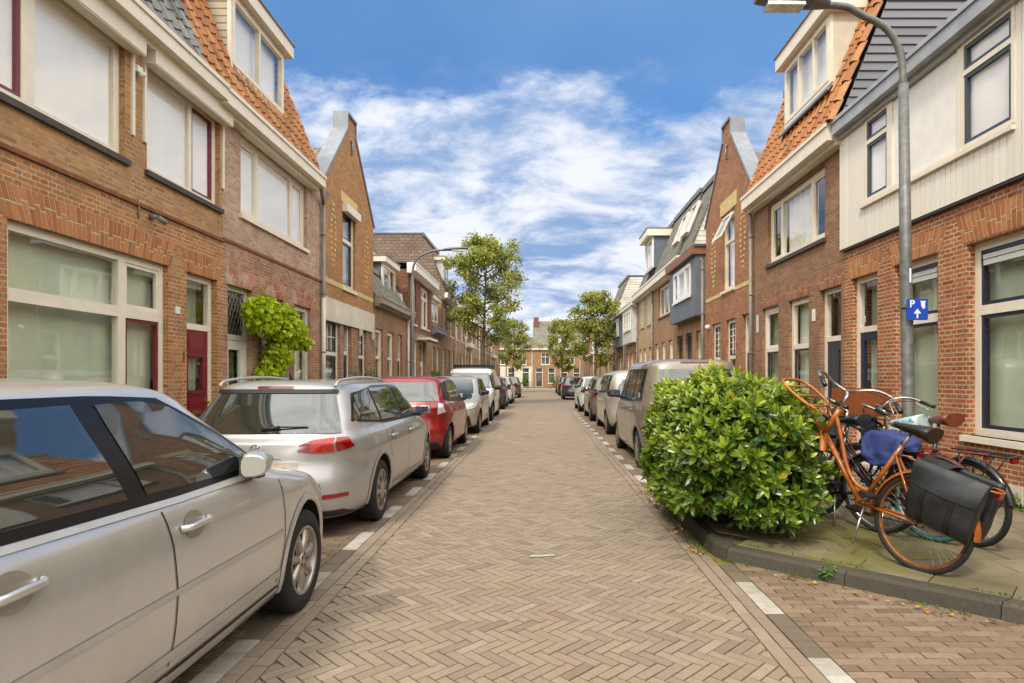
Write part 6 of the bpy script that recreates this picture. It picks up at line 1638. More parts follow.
def bicycle(loc, head, pitch, lean, label, frame, tyre_m=rub, rim_m=steel, steer=0, fender=None, saddle=leatherb, frack=True, rrack=True, rackm=None, bars=steel, saddle_cover=None, drop=True, seat_z=.97, lamp=True):
    t = thing('bicycle', loc, label, 'bicycle', 'bicycles parked beside the laurel bush'); t.rotation_euler = (R(pitch), R(lean), R(head))
    r = .35; hub_r = Vector((0,0,r)); hub_f = Vector((0,1.13,r)); bb = Vector((0,.46,.285)); ht0 = Vector((0,.935,.66)); ht1 = Vector((0,.865,.90)); sc = Vector((0,.315,.76))
    ax = (ht1-ht0).normalized(); SM = Matrix.Translation(ht0) @ Matrix.Rotation(R(steer), 4, ax) @ Matrix.Translation(-ht0)
    def whl(c, steered, mat_t, mat_r):
        tf = (lambda *p: SM @ Vector(p)) if steered else None
        m = MB(tf); m.tube([(c.x, c.y+(r-.02)*math.cos(a), c.z+(r-.02)*math.sin(a)) for a in [2*math.pi*i/48 for i in range(48)]], .021, 8, 0, close=True)
        w = m.build('wheel', [mat_t], t, origin='local')
        m = MB(tf); prof = []
        m.lathe([(r-.034,-.011),(r-.050,-.009),(r-.056,0),(r-.050,.009),(r-.034,.011)], c, 'x', 48); m.build('rim', [mat_r], w, origin='local')
        m = MB(tf)
        for i in range(32):
            a = 2*math.pi*i/32; b = a+(.55 if i % 2 else -.55); s_ = .028 if i % 4 < 2 else -.028
            m.tube([(c.x+s_, c.y+.022*math.cos(b), c.z+.022*math.sin(b)), (c.x, c.y+(r-.05)*math.cos(a), c.z+(r-.05)*math.sin(a))], .0014, 3, caps=False)
        m.tube([(c.x-.055,c.y,c.z),(c.x+.055,c.y,c.z)], .012, 8); m.tube([(c.x-.03,c.y,c.z),(c.x+.03,c.y,c.z)], .022, 10); m.build('spokes', [steel], w, origin='local')
        return w
    whl(hub_r, False, tyre_m, rim_m); whl(hub_f, True, tyre_m, rim_m)
    m = MB()
    m.tube([ht0-ax*.015, ht1+ax*.01], .023, 12); m.tube([bb, sc+(sc-bb).normalized()*.06], .017, 10)
    if drop:
        m.tube(catmull([ht1-ax*.05, Vector((0,.80,.73)), Vector((0,.66,.50)), Vector((0,.545,.40)), bb+(sc-bb)*.22], 6), .017, 10)
    else: m.tube([ht1-ax*.03, sc-(sc-bb).normalized()*.03], .016, 10)
    m.tube([ht0+ax*.02, bb+Vector((0,.02,.0))], .021, 12)
    for s_ in (-1, 1):
        m.tube([bb+Vector((s_*.025,-.02,0)), hub_r+Vector((s_*.06,0,0))], .011, 8); m.tube([sc+Vector((s_*.016,0,-.02)), hub_r+Vector((s_*.06,0,0))], .009, 8)
    m.tube([bb-Vector((.038,0,0)), bb+Vector((.038,0,0))], .026, 12); m.build('frame', [frame], t, origin='local')
    tf = lambda *p: SM @ Vector(p)
    m = MB(tf)
    for s_ in (-1, 1): m.tube(catmull([ht0-ax*.03+Vector((s_*.03,0,0)), Vector((s_*.05,.975,.56)), Vector((s_*.055,1.03,.45)), hub_f+Vector((s_*.055,0,0))], 5), [.016]*5+[.014]*5+[.010]*6, 8)
    m.box(-.06, .06, ht0.y-.02, ht0.y+.03, ht0.z-.045, ht0.z-.015); m.build('fork', [frame], t, origin='local')
    for (c, a0, a1, st) in ((hub_r, 8, 200, False), (hub_f, -18, 128, True)):
        m = MB(tf if st else None); P = []
        for i in range(31):
            a = R(a0+(a1-a0)*i/30) if not st else R(a0+(a1-a0)*i/30)
            aa = a if not st else math.pi-a
            if not st: aa = math.pi-a
            if st: aa = a+R(20)
            P.append([(c.x+x, c.y+(r+.028-dr)*math.cos(aa), c.z+(r+.028-dr)*math.sin(aa)) for x, dr in ((-.030,.024),(-.022,.006),(0,0),(.022,.006),(.030,.024))])
        m.grid(P, 0, .5, True); m.build('mudguard', [fender or frame], t, origin='local')
    # cranks, chain guard, pedals
    m = MB(); m.lathe([(.02,.05),(.095,.048),(.098,.052),(.095,.056),(.02,.058)], bb, 'x', 28); m.build('chainring', [steel], t, origin='local')
    m = MB(); m.tube([bb+Vector((.045,0,.09)), hub_r+Vector((.05,0,.04))], .005, 5); m.tube([bb+Vector((.045,0,-.09)), hub_r+Vector((.05,0,-.04))], .005, 5); m.build('chain', [darkm], t, origin='local')
    for s_ in (-1, 1):
        e = bb+Vector((s_*.075, s_*.12, -s_*.12)); m = MB(); m.tube([bb+Vector((s_*.05,0,0)), e], .010, 6); m.build('crank', [steel], t, origin='local')
        m = MB(); m.box(e.x, e.x+s_*.10, e.y-.045, e.y+.045, e.z-.012, e.z+.012); m.build('pedal', [black], t, origin='local')
    # seat
    m = MB(); m.tube([sc, Vector((0,.262,seat_z-.05))], .013, 8); m.build('seat_post', [steel], t, origin='local')
    m = MB(); P = []
    for i in range(13):
        q = i/12; yy = .10+.30*q; hw = (.105*(1-q)**.75*(1 if q > .12 else .75+q*2)+.018)*(1.25 if saddle_cover else 1); zz = seat_z+.015*math.cos(q*3)-.0; dp = (.06*(1-q)+.022)*(1.6 if saddle_cover else 1)
        P.append([(hw*math.cos(a), yy, zz+(dp*.45*math.sin(a) if math.sin(a) > 0 else dp*math.sin(a))) for a in [2*math.pi*j/14 for j in range(14)]])
    ids = m.grid(P, 0, .5, True, closed_u=True); m.face(ids[0][::-1]); m.face(ids[-1]); sd = m.build('saddle', [saddle_cover or saddle], t, origin='local', recalc=True)
    # handlebar
    hz = 1.06; st_ = ht1+ax*.02
    m = MB(tf); m.tube([st_, Vector((0,.835,hz-.02))], .012, 8); m.tube([Vector((0,.835,hz-.02)), Vector((0,.89,hz))], .013, 8); m.build('stem', [steel], t, origin='local')
    for s_ in (-1, 1):
        m = MB(tf); m.tube(catmull([(0,.89,hz),(s_*.10,.93,hz+.03),(s_*.22,.90,hz+.08),(s_*.30,.79,hz+.075),(s_*.30,.66,hz+.03)], 6), .0115, 8); m.build('handlebar', [bars], t, origin='local')
        m = MB(tf); m.tube([(s_*.30,.70,hz+.045),(s_*.30,.57,hz+.0)], .017, 10); m.build('grip', [leatherb], t, origin='local')
        m = MB(tf); m.tube(catmull([(s_*.295,.74,hz+.05),(s_*.27,.72,hz+.03),(s_*.27,.60,hz-.03)], 4), .006, 6); m.build('brake_lever', [steel], t, origin='local')
    m = MB(tf); m.tube(catmull([(.28,.74,hz+.05),(.12,.98,hz+.04),(.03,1.0,.92),(.03,.97,.72)], 6), .004, 5); m.tube(catmull([(-.28,.74,hz+.05),(-.10,.99,hz+.02),(-.03,.99,.88),(0,.7,.52)], 6), .004, 5); m.build('brake_cable', [black], t, origin='local')
    if lamp:
        m = MB(tf); m.lathe([(.001,.05),(.03,.045),(.038,.02),(.03,-.03),(.01,-.05)], (0,1.0,.80), 'y', 14); m.build('front_lamp', [black], t, origin='local')
        m = MB(); m.box(-.03,.03,-.40,-.375,.72,.77); m.build('rear_lamp', [lampred], t, origin='local')
    rm = rackm or frame
    if frack:
        m = MB(); z0, z1 = .86, 1.0; a, b = 1.0, 1.38
        def pl(x, q): return (x, a+(b-a)*q, z0+(z1-z0)*q)
        m.tube(catmull([pl(-.10,0), pl(-.155,.25), pl(-.165,.75), pl(-.10,1.0), pl(.10,1.0), pl(.165,.75), pl(.155,.25), pl(.10,0)], 6), .013, 8)
        for q in (.12, .45, .78): m.tube([pl(-.155,q), pl(.155,q)], .009, 6)
        m.tube([pl(-.06,.0), (-.02,.93,.82)], .010, 6); m.tube([pl(.06,.0), (.02,.93,.82)], .010, 6); m.tube([pl(-.13,.3), (-.02,.95,.70)], .007, 6); m.tube([pl(.13,.3), (.02,.95,.70)], .007, 6)
        m.build('front_rack', [rm], t, origin='local')
    if rrack:
        m = MB(); z = .765
        m.tube(catmull([(-.055,.20,z),(-.065,-.05,z),(-.065,-.34,z),(0,-.40,z),(.065,-.34,z),(.065,-.05,z),(.055,.20,z)], 6), .007, 6)
        for yy in (.08,-.06,-.2,-.32): m.tube([(-.064,yy,z),(.064,yy,z)], .005, 6)
        for s_ in (-1, 1):
            m.tube([(s_*.065,-.28,z), hub_r+Vector((s_*.065,-.01,0))], .006, 6); m.tube([(s_*.065,.02,z), hub_r+Vector((s_*.065,.01,0))], .006, 6)
        m.tube([(0,.20,z),(0,.30,z-.02)], .006, 6)
        m.build('rear_rack', [rackm or black], t, origin='local')
    m = MB(); m.tube([(-.05,.40,.28),(-.16,.34,.01)], .009, 6); m.tube([(.05,.40,.28),(.12,.36,.10)], .009, 6); m.build('kickstand', [steel], t, origin='local')
    return t, SM
OB, SMo = bicycle((2.64, 4.42, .112), 28, 16, 3, 'orange bicycle with front carrier and black panniers, its front wheel raised', bk_or, rim_m=rimrust, steer=-34, rackm=bk_ye, saddle=leatherb)
def at_bike(t, p):
    e = t.rotation_euler.to_matrix(); return Vector(t.location)+e @ Vector(p)
bicycle((2.98, 5.38, .112), 26, 0, -4, 'black bicycle carrying the folded blue cover, behind the orange one', bk_bk, tyre_m=rub, steer=8, frack=False, seat_z=.99)
bicycle((3.27, 5.12, .112), 27, 0, 4, 'dark red bicycle with light blue patterned saddle cover', bk_tl, tyre_m=teal, rackm=bk_rs, steer=-6, frack=False, saddle_cover=cloudcov, seat_z=.98)
B4, SM4 = bicycle((3.50, 4.98, .112), 13, 0, -3, 'black bicycle with brown saddle standing nearest the brick wall', bk_bk, saddle=leathbr, steer=10, frack=True, rackm=black, seat_z=1.02)
# panniers hung over the orange bike's rear carrier
clothb = simple('black_tarpaulin', lin(34, 36, 38), .45, var=.25, scale=14, bump=.25, bscale=24)
strapm = simple('black_strap', lin(16, 16, 17), .7, var=.2)
pn = thing('pannier_bag', OB.location, 'worn black double pannier bag hung over the orange bicycle rear wheel', 'bag'); pn.rotation_euler = OB.rotation_euler
for s_ in (-1, 1):
    m = MB(); P = []; n = 18; mm = 14
    for i in range(n+1):
        row = []; v = i/n
        for j in range(mm+1):
            u = j/mm; yy = .10-.46*u+.035*v*(u-.5); zz = .80-.43*v
            bulge = (.045+.075*math.sin(math.pi*min(1, v*1.05))**.6*math.sin(math.pi*min(max(u, .02), .98))**.35) if v > .04 else .045
            if v > .97: bulge *= .5
            wr_ = .006*math.sin(13*v+5*u)+.005*math.sin(17*u+3*v*4)
            row.append((s_*(.055+bulge+wr_), yy, zz))
        P.append(row)
    m.grid(P, 0, .5, True)
    P2 = [[(s_*.062, q[1], q[2]) for q in row] for row in P]
    edge = [P[0], [r_[0] for r_ in P], [r_[-1] for r_ in P], P[-1]]; edge2 = [P2[0], [r_[0] for r_ in P2], [r_[-1] for r_ in P2], P2[-1]]
    for a, b in zip(edge, edge2): m.grid([a, b], 0, .5, True)
    m.grid(P2, 0, .5, True)
    m.build('bag', [clothb], pn, origin='local', recalc=True)
    m = MB()
    for (u0, u1) in ((.22,.30),(.66,.74)):
        Pp = []
        for i in range(n+1):
            v = i/n; row = []
            for u in (u0, u1):
                j = u*mm; j0 = int(j); f = j-j0; a = Vector(P[i][j0]); b = Vector(P[i][min(j0+1, mm)]); q = a+(b-a)*f; q.x += s_*.006; row.append(q)
            Pp.append(row)
        m.grid(Pp, 0, .5, True)
    m.build('strap', [strapm], pn, origin='local')
    # flap over the upper third
    m = MB(); m.grid([[(q[0]+s_*.010, q[1]+(.012 if j == 0 else 0), q[2]) for j, q in enumerate(row)] for row in P[:8]], 0, .5, True); m.build('flap', [clothb], pn, origin='local')
m = MB(); m.grid([[(x, y, .805+.012*math.cos(x*20)) for y in (.10, .0, -.1)] for x in [-.1, -.06, 0, .06, .1]], 0, .5, True); m.build('bridge', [clothb], pn, origin='local')
# blue cover on the black bike's carrier
bluem = simple('navy_blue_fabric', lin(40, 52, 104), .7, var=.2, scale=9, bump=.3, bscale=18)
e = bpy.data.objects['bicycle.001']; bc = thing('folded_cover', at_bike(e, (0,-.12,.775)), 'crumpled dark blue fabric cover lying on the rear carrier', 'cover'); bc.rotation_euler = e.rotation_euler
bm = bmesh.new(); bmesh.ops.create_icosphere(bm, subdivisions=4, radius=1)
from mathutils import noise as mn
for v in bm.verts:
    d = v.co.normalized(); f = 1+.22*mn.noise(d*2.3+Vector((3,1,2)))+.10*mn.noise(d*6)
    v.co = Vector((d.x*.15*f, d.y*.25*f, max(-.02, d.z*.11*f+.03)-(.15 if abs(d.x) > .70 else 0)*abs(d.x)))
me = bpy.data.meshes.new('fabric'); bm.to_mesh(me); bm.free(); me.materials.append(bluem)
for p_ in me.polygons: p_.use_smooth = True
o = bpy.data.objects.new('fabric', me); COL.objects.link(o); o.parent = bc
# wooden crate on the front carrier of the bike by the wall
cratem = rndmat('brown_crate_wood', [(0, lin(118, 62, 30)), (1, lin(146, 82, 42))], .6, nscale=20, nvar=.3)
p4 = at_bike(B4, Vector((0,1.16,.985))); cr = thing('crate', (p4.x, p4.y, p4.z), 'brown wooden crate strapped on a front bicycle carrier', 'crate'); cr.rotation_euler = (0,0,R(13))
for (nm, bx) in (('side_panel',(-.21,.21,-.16,-.145,0,.27)),('side_panel',(-.21,.21,.145,.16,0,.27)),('end_panel',(-.21,-.195,-.145,.145,0,.27)),('end_panel',(.195,.21,-.145,.145,0,.27)),('bottom_panel',(-.195,.195,-.145,.145,0,.012))):
    m = MB(); m.box(*bx, 0, random.random()); m.build(nm, [cratem], cr, origin='local')
# steel stand that lifts the orange bike's front wheel
f1 = at_bike(OB, SMo @ Vector((0,1.13,0.0))); fd = (at_bike(OB, SMo @ Vector((0,1.33,.35)))-at_bike(OB, SMo @ Vector((0,.93,.35)))).normalized(); fd.z = 0; fd.normalize(); sd_ = Vector((fd.y, -fd.x, 0))
rk = thing('bicycle_rack', (f1.x, f1.y, .112), 'galvanised bicycle stand holding up the orange front wheel', 'bicycle rack')
zb = f1.z-.112
m = MB()
for s_ in (-.035, .035):
    a = sd_*s_; m.tube(catmull([a-fd*.30+Vector((0,0,zb-.0)), a+Vector((0,0,zb-.018)), a+fd*.26+Vector((0,0,zb+.10))], 6), .010, 8); m.tube([a+Vector((0,0,zb-.02)), a+Vector((0,0,0))], .012, 8)
m.tube([sd_*.035+Vector((0,0,zb-.02)), sd_*-.035+Vector((0,0,zb-.02))], .010, 8); m.tube([sd_*-.2, sd_*.2+Vector((0,0,.001))], .014, 8); m.tube([fd*-.2+Vector((0,0,.01)), fd*.2+Vector((0,0,.01))], .014, 8)
m.build('frame', [galv], rk, origin='local')

# ------------------------------------------------------------------ foliage
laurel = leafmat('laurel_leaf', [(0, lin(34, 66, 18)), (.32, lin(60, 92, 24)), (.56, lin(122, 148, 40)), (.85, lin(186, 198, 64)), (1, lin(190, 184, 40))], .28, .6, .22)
treeleaf = leafmat('street_tree_leaf', [(0, lin(108, 118, 52)), (.5, lin(146, 152, 68)), (1, lin(184, 184, 96))], .5, .35, .32)
limeleaf = leafmat('lime_vine_leaf', [(0, lin(132, 166, 14)), (.5, lin(194, 214, 30)), (1, lin(226, 232, 64))], .45, .4, .4)
olive = leafmat('olive_shrub_leaf', [(0, lin(92, 96, 60)), (1, lin(142, 146, 96))], .5, .4, .3)
greenl = leafmat('green_shrub_leaf', [(0, lin(52, 92, 20)), (1, lin(112, 160, 40))], .5, .4, .3)
dryleaf = rndmat('fallen_leaf', [(0, lin(92, 58, 32)), (.4, lin(150, 98, 48)), (.75, lin(198, 160, 60)), (1, lin(206, 190, 150))], .7, nscale=60, nvar=.3)
bark = simple('tree_bark', lin(92, 82, 66), .9, var=.3, scale=14, bump=.6, bscale=20)
twig = simple('bush_stem', lin(70, 58, 38), .9, var=.3, scale=14)
def leaf_arrays(P, D, N, L, Wd, shape='laurel', fold=.25, curl=.2):
    """P base points, D directions, N normals (n x 3), L lengths, Wd widths -> verts, faces"""
    D = D/np.linalg.norm(D, axis=1)[:, None]; S = np.cross(D, N); S /= (np.linalg.norm(S, axis=1)[:, None]+1e-9); N = np.cross(S, D)
    if shape == 'laurel': T = [(0,0),(.22,.62),(.5,1.0),(.78,.68),(1,0)]
    elif shape == 'quad': T = [(0,0),(.45,1.0),(1,0)]
    else: T = [(0,.15),(.3,.95),(.6,1.0),(1,.0)]
    n = len(P); cols = []; fcs = []; per = 0; V = []
    for (t, w) in T:
        c = P+D*(L*t)[:, None]-N*(L*curl*t*t)[:, None]
        if w == 0: V.append(c)
        else: V.append(c+S*(Wd*w/2)[:, None]+N*(Wd*w*fold/2)[:, None]); V.append(c); V.append(c-S*(Wd*w/2)[:, None]+N*(Wd*w*fold/2)[:, None])
    idx = []; kx = 0
    for (t, w) in T:
        if w == 0: idx.append((kx,)); kx += 1
        else: idx.append((kx, kx+1, kx+2)); kx += 3
    F = []
    for a, b in zip(idx[:-1], idx[1:]):
        if len(a) == 1: F += [(a[0], b[0], b[1], b[1]), (a[0], b[1], b[2], b[2])]
        elif len(b) == 1: F += [(a[0], b[0], a[1], a[1]), (a[1], b[0], a[2], a[2])]
        else: F += [(a[0], b[0], b[1], a[1]), (a[1], b[1], b[2], a[2])]
    V = np.stack(V, 1); return V, F, kx
def leaf_mesh(name, mat, P, D, N, L, Wd, rnd, parent, shape='laurel', fold=.25, curl=.2, origin=None):
    V, F, kx = leaf_arrays(P, D, N, L, Wd, shape, fold, curl); n = len(P)
    verts = V.reshape(-1, 3)-np.array(origin if origin is not None else (0,0,0)); faces = []
    base = np.arange(n)*kx
    for f in F:
        if f[2] == f[3]: faces.append((np.stack([base+f[0], base+f[1], base+f[2]], 1), 3))
        else: faces.append((np.stack([base+q for q in f], 1), 4))
    me = bpy.data.meshes.new(name); me.vertices.add(len(verts)); me.vertices.foreach_set('co', verts.ravel())
    tot = sum(a.size for a, _ in faces); me.loops.add(tot); me.loops.foreach_set('vertex_index', np.concatenate([a.ravel() for a, _ in faces]).astype(np.int32))
    cnt = np.concatenate([np.full(len(a), k_) for a, k_ in faces]); st = np.concatenate([[0], np.cumsum(cnt)[:-1]])
    me.polygons.add(len(cnt)); me.polygons.foreach_set('loop_start', st.astype(np.int32)); me.polygons.foreach_set('loop_total', cnt.astype(np.int32))
    me.update(calc_edges=True); me.polygons.foreach_set('use_smooth', np.ones(len(cnt), bool))
    at = me.attributes.new('rnd', 'FLOAT', 'FACE'); at.data.foreach_set('value', np.concatenate([rnd for _ in faces]).astype(np.float32))
    me.materials.append(mat); me.validate(); ob = bpy.data.objects.new(name, me); COL.objects.link(ob)
    if parent: ob.parent = parent
    return ob
def unit(a): return a/(np.linalg.norm(a, axis=1)[:, None]+1e-9)
# laurel bush
BC = np.array([1.79, 6.0, .77]); BH = np.array([.56, 1.02, .54])
bush = thing('laurel_bush', (BC[0], BC[1], .112), 'dense glossy laurel bush overhanging the kerb beside the orange bicycle', 'bush')
ns_ = 2300; d = unit(rng.normal(size=(ns_, 3))); d[:, 2] = np.where(d[:, 2] < -.80, -d[:, 2]*.6, d[:, 2])
d = unit(d); e_ = 3.8; sup = (np.abs(d)**e_).sum(1)**(-1/e_)
lump = np.array([mn.noise(Vector(v)*2.2+Vector((1,5,2)))*.26+mn.noise(Vector(v)*5.5)*.17 for v in d])
rad = sup*(1+lump)*(rng.random(ns_)**.35*.38+.64)*np.where(rng.random(ns_) < .10, 1.10, 1.0)
S0 = BC+d*rad[:, None]*BH*np.array([1,1,1]); S0[:, 2] = np.maximum(S0[:, 2], .24+.2*rng.random(ns_))
shd = unit(d*np.array([1,1,.8])+np.array([0,0,.45])+rng.normal(size=(ns_, 3))*.35)
k9 = 11; P = []; D = []; N = []; Ls = []; Ws = []; Rn = []
for i in range(k9):
    a = i*2.4+rng.random(ns_)*.6; ref = np.tile([0.,0,1.], (ns_,1)); s1 = unit(np.cross(shd, ref+rng.normal(size=(ns_,3))*.01)); s2 = np.cross(shd, s1)
    out = s1*np.cos(a)[:, None]+s2*np.sin(a)[:, None]; tt = i/k9
    P.append(S0+shd*(.10*tt)[..., None] if False else S0+shd*(.11*tt)); D.append(out*(1-.75*tt)+shd*(.25+.9*tt)); N.append(shd+out*-.1+rng.normal(size=(ns_,3))*.25)
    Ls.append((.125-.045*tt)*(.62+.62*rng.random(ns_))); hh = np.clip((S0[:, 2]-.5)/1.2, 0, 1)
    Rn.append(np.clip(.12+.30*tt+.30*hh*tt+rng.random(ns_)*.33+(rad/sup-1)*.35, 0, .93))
P, D, N = map(np.concatenate, (P, D, N)); Ls = np.concatenate(Ls); Rn = np.concatenate(Rn); Rn[rng.random(len(Rn)) < .010] = 1.0
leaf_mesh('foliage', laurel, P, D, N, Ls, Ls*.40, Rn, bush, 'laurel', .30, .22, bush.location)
m = MB()
for i in range(34):
    a = random.random()*6.28; rr = random.random(); b = (BC[0]+.22*math.cos(a)*rr, BC[1]+.45*math.sin(a)*rr, .1); c = (BC[0]+.5*math.cos(a)*rr*1.2, BC[1]+.95*math.sin(a)*rr*1.1, .9+.4*random.random())
    m.tube([b, ((b[0]+c[0])/2+.04, (b[1]+c[1])/2, .5), c], [.018, .012, .006], 6)
m.build('stem', [twig], bush)
# street trees
def tree(x, y, h, wd, label, nleaf, lsize, seed, z0=2.0, trunk=.10, egg=.62, shape='quad'):
    rr = np.random.default_rng(seed); rd = random.Random(seed); t = thing('street_tree', (x, y, .0), label, 'tree', 'street trees in the parking lanes')
    m = MB(); tips = []; top = h*.93
    tr = [(0,0,0)]; zz = 0; px_ = py_ = 0
    while zz < top: zz += h/9; px_ += rd.gauss(0, .05); py_ += rd.gauss(0, .05); tr.append((px_, py_, min(zz, top)))
    m.tube([Vector(p) for p in tr], [trunk*(1-.9*i/(len(tr)-1)) for i in range(len(tr))], 10)
    def tp(z):
        for a, b in zip(tr[:-1], tr[1:]):
            if a[2] <= z <= b[2]: q = (z-a[2])/(b[2]-a[2]+1e-6); return Vector((a[0]+(b[0]-a[0])*q, a[1]+(b[1]-a[1])*q, z))
        return Vector(tr[-1])
    nb = 26
    for i in range(nb):
        z = z0+(top-z0)*(i/nb)**.9; q = (z-z0)/(h-z0); rad_ = wd/2*(math.sin(math.pi*min(1, (q*.80+.20)))**.75)*(.75+.4*rd.random())
        if q > .8: rad_ *= .75
        a = i*2.39996+rd.random()*.5; s0 = tp(z); end = s0+Vector((math.cos(a)*rad_, math.sin(a)*rad_, rad_*(.35+.55*rd.random())))
        if end.z > h: end.z = h
        mid = s0.lerp(end, .5)+Vector((0,0,-.06*rad_)); m.tube(catmull([s0, mid, end], 4), [trunk*.35*(1-.85*k_/8) for k_ in range(9)], 5)
        for k_ in range(7):
            f = .35+.65*rd.random(); b = s0.lerp(end, f); e2 = b+Vector((rd.gauss(0,.28), rd.gauss(0,.28), rd.gauss(.12,.22)))*(rad_*.62); e2.z = min(e2.z, h)
            m.tube([b, e2], [.012, .004], 4, caps=False); tips += [(b.lerp(e2, w_), .5+.5*w_) for w_ in (.45, .8, 1.0)]
    m.build('trunk', [bark], t, origin='local')
    T = np.array([tuple(p) for p, _ in tips]); n = nleaf; ix = rr.integers(0, len(T), n)
    keep = rr.random(len(T)) > .10; ix = ix[keep[ix]]; n = len(ix)
    C = T[ix]+rr.normal(size=(n, 3))*np.array([.16,.16,.13])*(wd/4.0)
    D = unit(rr.normal(size=(n, 3))+np.array([0,0,-.35])); N = unit(rr.normal(size=(n, 3))*.8+np.array([0,0,1.0]))
    L = lsize*(.7+.6*rr.random(n)); cl = (np.sin(ix*12.9898)*43758.5453) % 1.0
    leaf_mesh('crown', treeleaf, C, D, N, L, L*.62, np.clip(.15+.5*cl+.35*rr.random(n), 0, 1), t, shape, .2, .15)
    return t
tree(-2.98, 32.4, 9.2, 4.2, 'tallest light green street tree, on the left beyond the white van', 17000, .15, 3, z0=3.0, trunk=.13)
tree(-2.60, 60.0, 7.3, 3.5, 'smaller green street tree far down the left side', 6000, .19, 5, z0=2.0)
tree(3.35, 38.0, 6.9, 3.5, 'yellow green street tree on the right above the parked cars', 12000, .15, 8, z0=2.0, trunk=.10)
tree(2.3, 62.0, 7.4, 3.4, 'farther street tree on the right near the end of the street', 7000, .2, 11, z0=2.0)
# lime green climber on the pale brick house
def clump(name, label, cat, centre, blobs, n, lsize, mat, seed, stems=None, shape='laurel', down=.2, group=None, asp=.7):
    rr = np.random.default_rng(seed); t = thing(name, centre, label, cat, group); C = []
    w = np.array([b[6] if len(b) > 6 else b[3]*b[4]*b[5] for b in blobs]); w = w/w.sum()
    for b, f in zip(blobs, w):
        k_ = int(n*f); d_ = unit(rr.normal(size=(k_, 3))); ra = rr.random(k_)**.45; C.append(np.array(b[:3])+d_*ra[:, None]*np.array(b[3:6]))
    C = np.concatenate(C); k_ = len(C); D = unit(rr.normal(size=(k_, 3))+np.array([0,0,-down*2])); N = unit(rr.normal(size=(k_, 3))*.6+np.array([.3*(1 if centre[0] < 0 else -1),0,1.0]))
    L = lsize*(.6+.8*rr.random(k_)); leaf_mesh('foliage', mat, C, D, N, L, L*asp, rr.random(k_)*.8+.1, t, shape, .2, .2)
    if stems:
        m = MB()
        for s_ in stems: m.tube(catmull(s_, 5), .014, 6)
        m.build('stem', [twig], t, origin='local')
    return t
clump('climbing_plant', 'lime green climbing plant on the pale brick house wall between door and window', 'plant', (-5.0, 11.15, .11),
    [(.22,-.55,2.45,.24,.55,.36),(.26,.15,2.35,.26,.6,.38),(.24,.75,2.22,.2,.5,.28),(.26,1.15,2.05,.15,.3,.16),(.18,.1,1.75,.2,.38,.34),(.15,-.2,1.35,.18,.34,.34),(.15,.1,.9,.18,.3,.35)], 5200, .085, limeleaf, 21,
    [[(.05,.0,0),(.08,.05,.8),(.12,-.1,1.6),(.2,-.4,2.4)],[(.05,.03,0),(.1,.1,1.0),(.14,.3,1.9),(.22,.7,2.3)]], asp=.85)
clump('shrub', 'sparse olive green shrub in front of the amber gabled house', 'shrub', (-4.7, 16.3, .11), [(0,-.8,1.1,.25,.35,.55),(0,-.1,1.05,.25,.35,.5),(.0,.7,1.15,.25,.4,.6)], 900, .07, olive, 22, [[(0,y,0),(0,y*1.05,.8),(.05,y*1.1,1.5)] for y in (-.8,-.3,.1,.6,.9)], asp=.35, group='shrubs against the house fronts')
clump('shrub', 'small bright green shrub at the foot of the dark red brick house', 'shrub', (-4.6, 27.2, .11), [(0,0,1.0,.3,.45,.75)], 700, .11, greenl, 23, [[(0,0,0),(0,0,1.2)]], asp=.5, group='shrubs against the house fronts')
clump('shrub', 'dark potted shrub before the white based house at the far end', 'shrub', (-2.0, 84.9, .02), [(0,0,.9,.5,.4,.8)], 300, .2, greenl, 24, [[(0,0,0),(0,0,1.2)]], asp=.5, group='shrubs against the far house fronts')
clump('shrub', 'rounded shrub beside the middle door at the far end of the street', 'shrub', (2.2, 84.8, .02), [(0,0,.8,.8,.4,.8)], 400, .2, greenl, 25, [[(0,0,0),(0,0,1.2)]], asp=.5, group='shrubs against the far house fronts')
clump('weed', 'leafy weed growing at the foot of the red brick wall', 'weed', (4.90, 6.75, .11), [(0,0,.13,.10,.22,.16),(-.02,-.35,.08,.08,.2,.1),(0,.3,.2,.06,.08,.22)], 420, .05, greenl, 26, [[(0,0,0),(0,0,.2)]], asp=.5, group='weeds')
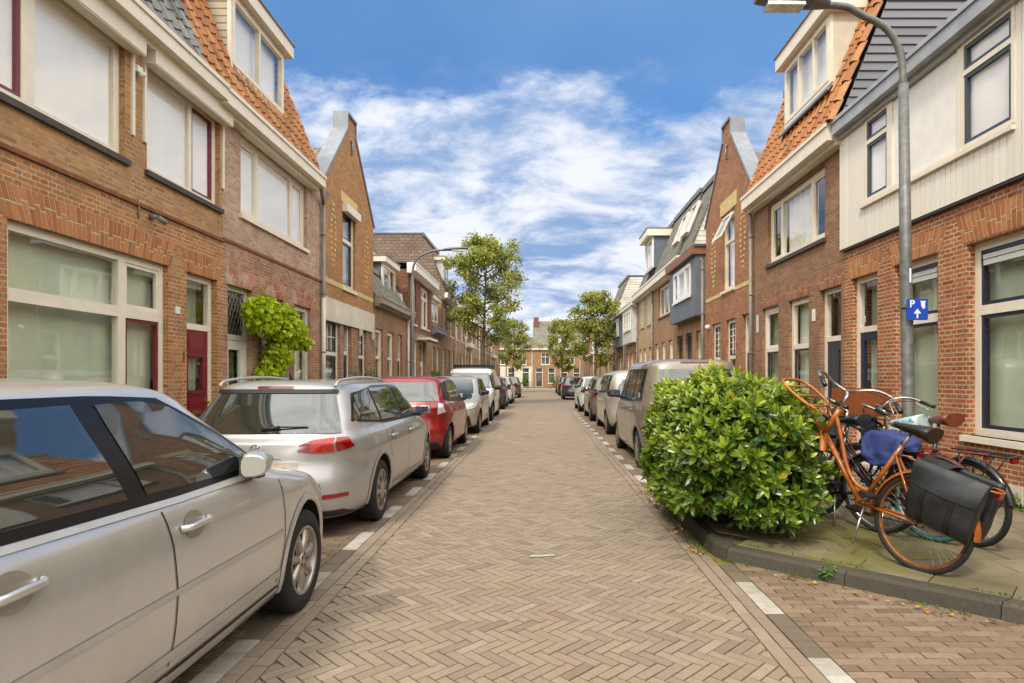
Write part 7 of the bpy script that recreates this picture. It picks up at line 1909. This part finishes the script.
clump('weed', 'small green weed sprouting from the kerb corner joint', 'weed', (2.08, 4.43, .02), [(0,0,.05,.06,.05,.06)], 60, .035, greenl, 27, asp=.6, group='weeds')
# litter of leaves in the gutter, and moss tufts
rr = np.random.default_rng(31); n = 170; yy = 5.05+3.0*rr.random(n)**1.0; xx = 1.36-np.abs(rr.normal(size=n))*.06; k1 = rr.random(n) < .2; xx = np.where(k1, 1.75+rr.random(n)*1.1, xx); yy = np.where(k1, 4.62-(xx-1.75)*.93-.05-rr.random(n)*.1, yy)
P = np.stack([xx, yy, .014+rr.random(n)*.012], 1); D = unit(np.stack([rr.normal(size=n), rr.normal(size=n), rr.normal(size=n)*.15], 1)); N = unit(np.stack([rr.normal(size=n)*.3, rr.normal(size=n)*.3, np.ones(n)], 1)); L = .022+.035*rr.random(n)**2
tag(leaf_mesh('fallen_leaves', dryleaf, P, D, N, L, L*.6, rr.random(n), None, 'laurel', .3, .1), kind='stuff')
n = 2600; sel = rr.random(n); x = np.where(sel < .35, 1.37+rr.normal(size=n)*.025, 0.0); y = np.where(sel < .35, 5.0+3.1*rr.random(n), 0.0)
tq = rr.random(n); kx = 1.5+1.9*tq; ky = 4.95-1.78*tq; s2 = (sel >= .35) & (sel < .62); x = np.where(s2, kx-.03+rr.normal(size=n)*.012, x); y = np.where(s2, ky-.03, y)
s3 = (sel >= .62) & (sel < .80); x = np.where(s3, kx+.10+rr.normal(size=n)*.01, x); y = np.where(s3, ky+.10, y)
s4 = sel >= .80; x = np.where(s4, 4.93-np.abs(rr.normal(size=n))*.02, x); y = np.where(s4, 3+6*rr.random(n), y)
cl = np.array([mn.noise(Vector((a*2.5, b*2.5, 0))) for a, b in zip(x, y)]) > .05
x, y, s3, s4 = x[cl], y[cl], s3[cl], s4[cl]; n = len(x); z = np.where(s3 | s4, .112, .0)
D = unit(np.stack([rr.normal(size=n)*.5, rr.normal(size=n)*.5, np.ones(n)], 1)); N = unit(rr.normal(size=(n, 3))); L = .012+.022*rr.random(n)
tag(leaf_mesh('grass_tufts', greenl, np.stack([x, y, z], 1), D, N, L, L*.25, rr.random(n), None, 'quad', .1, .3), kind='stuff')
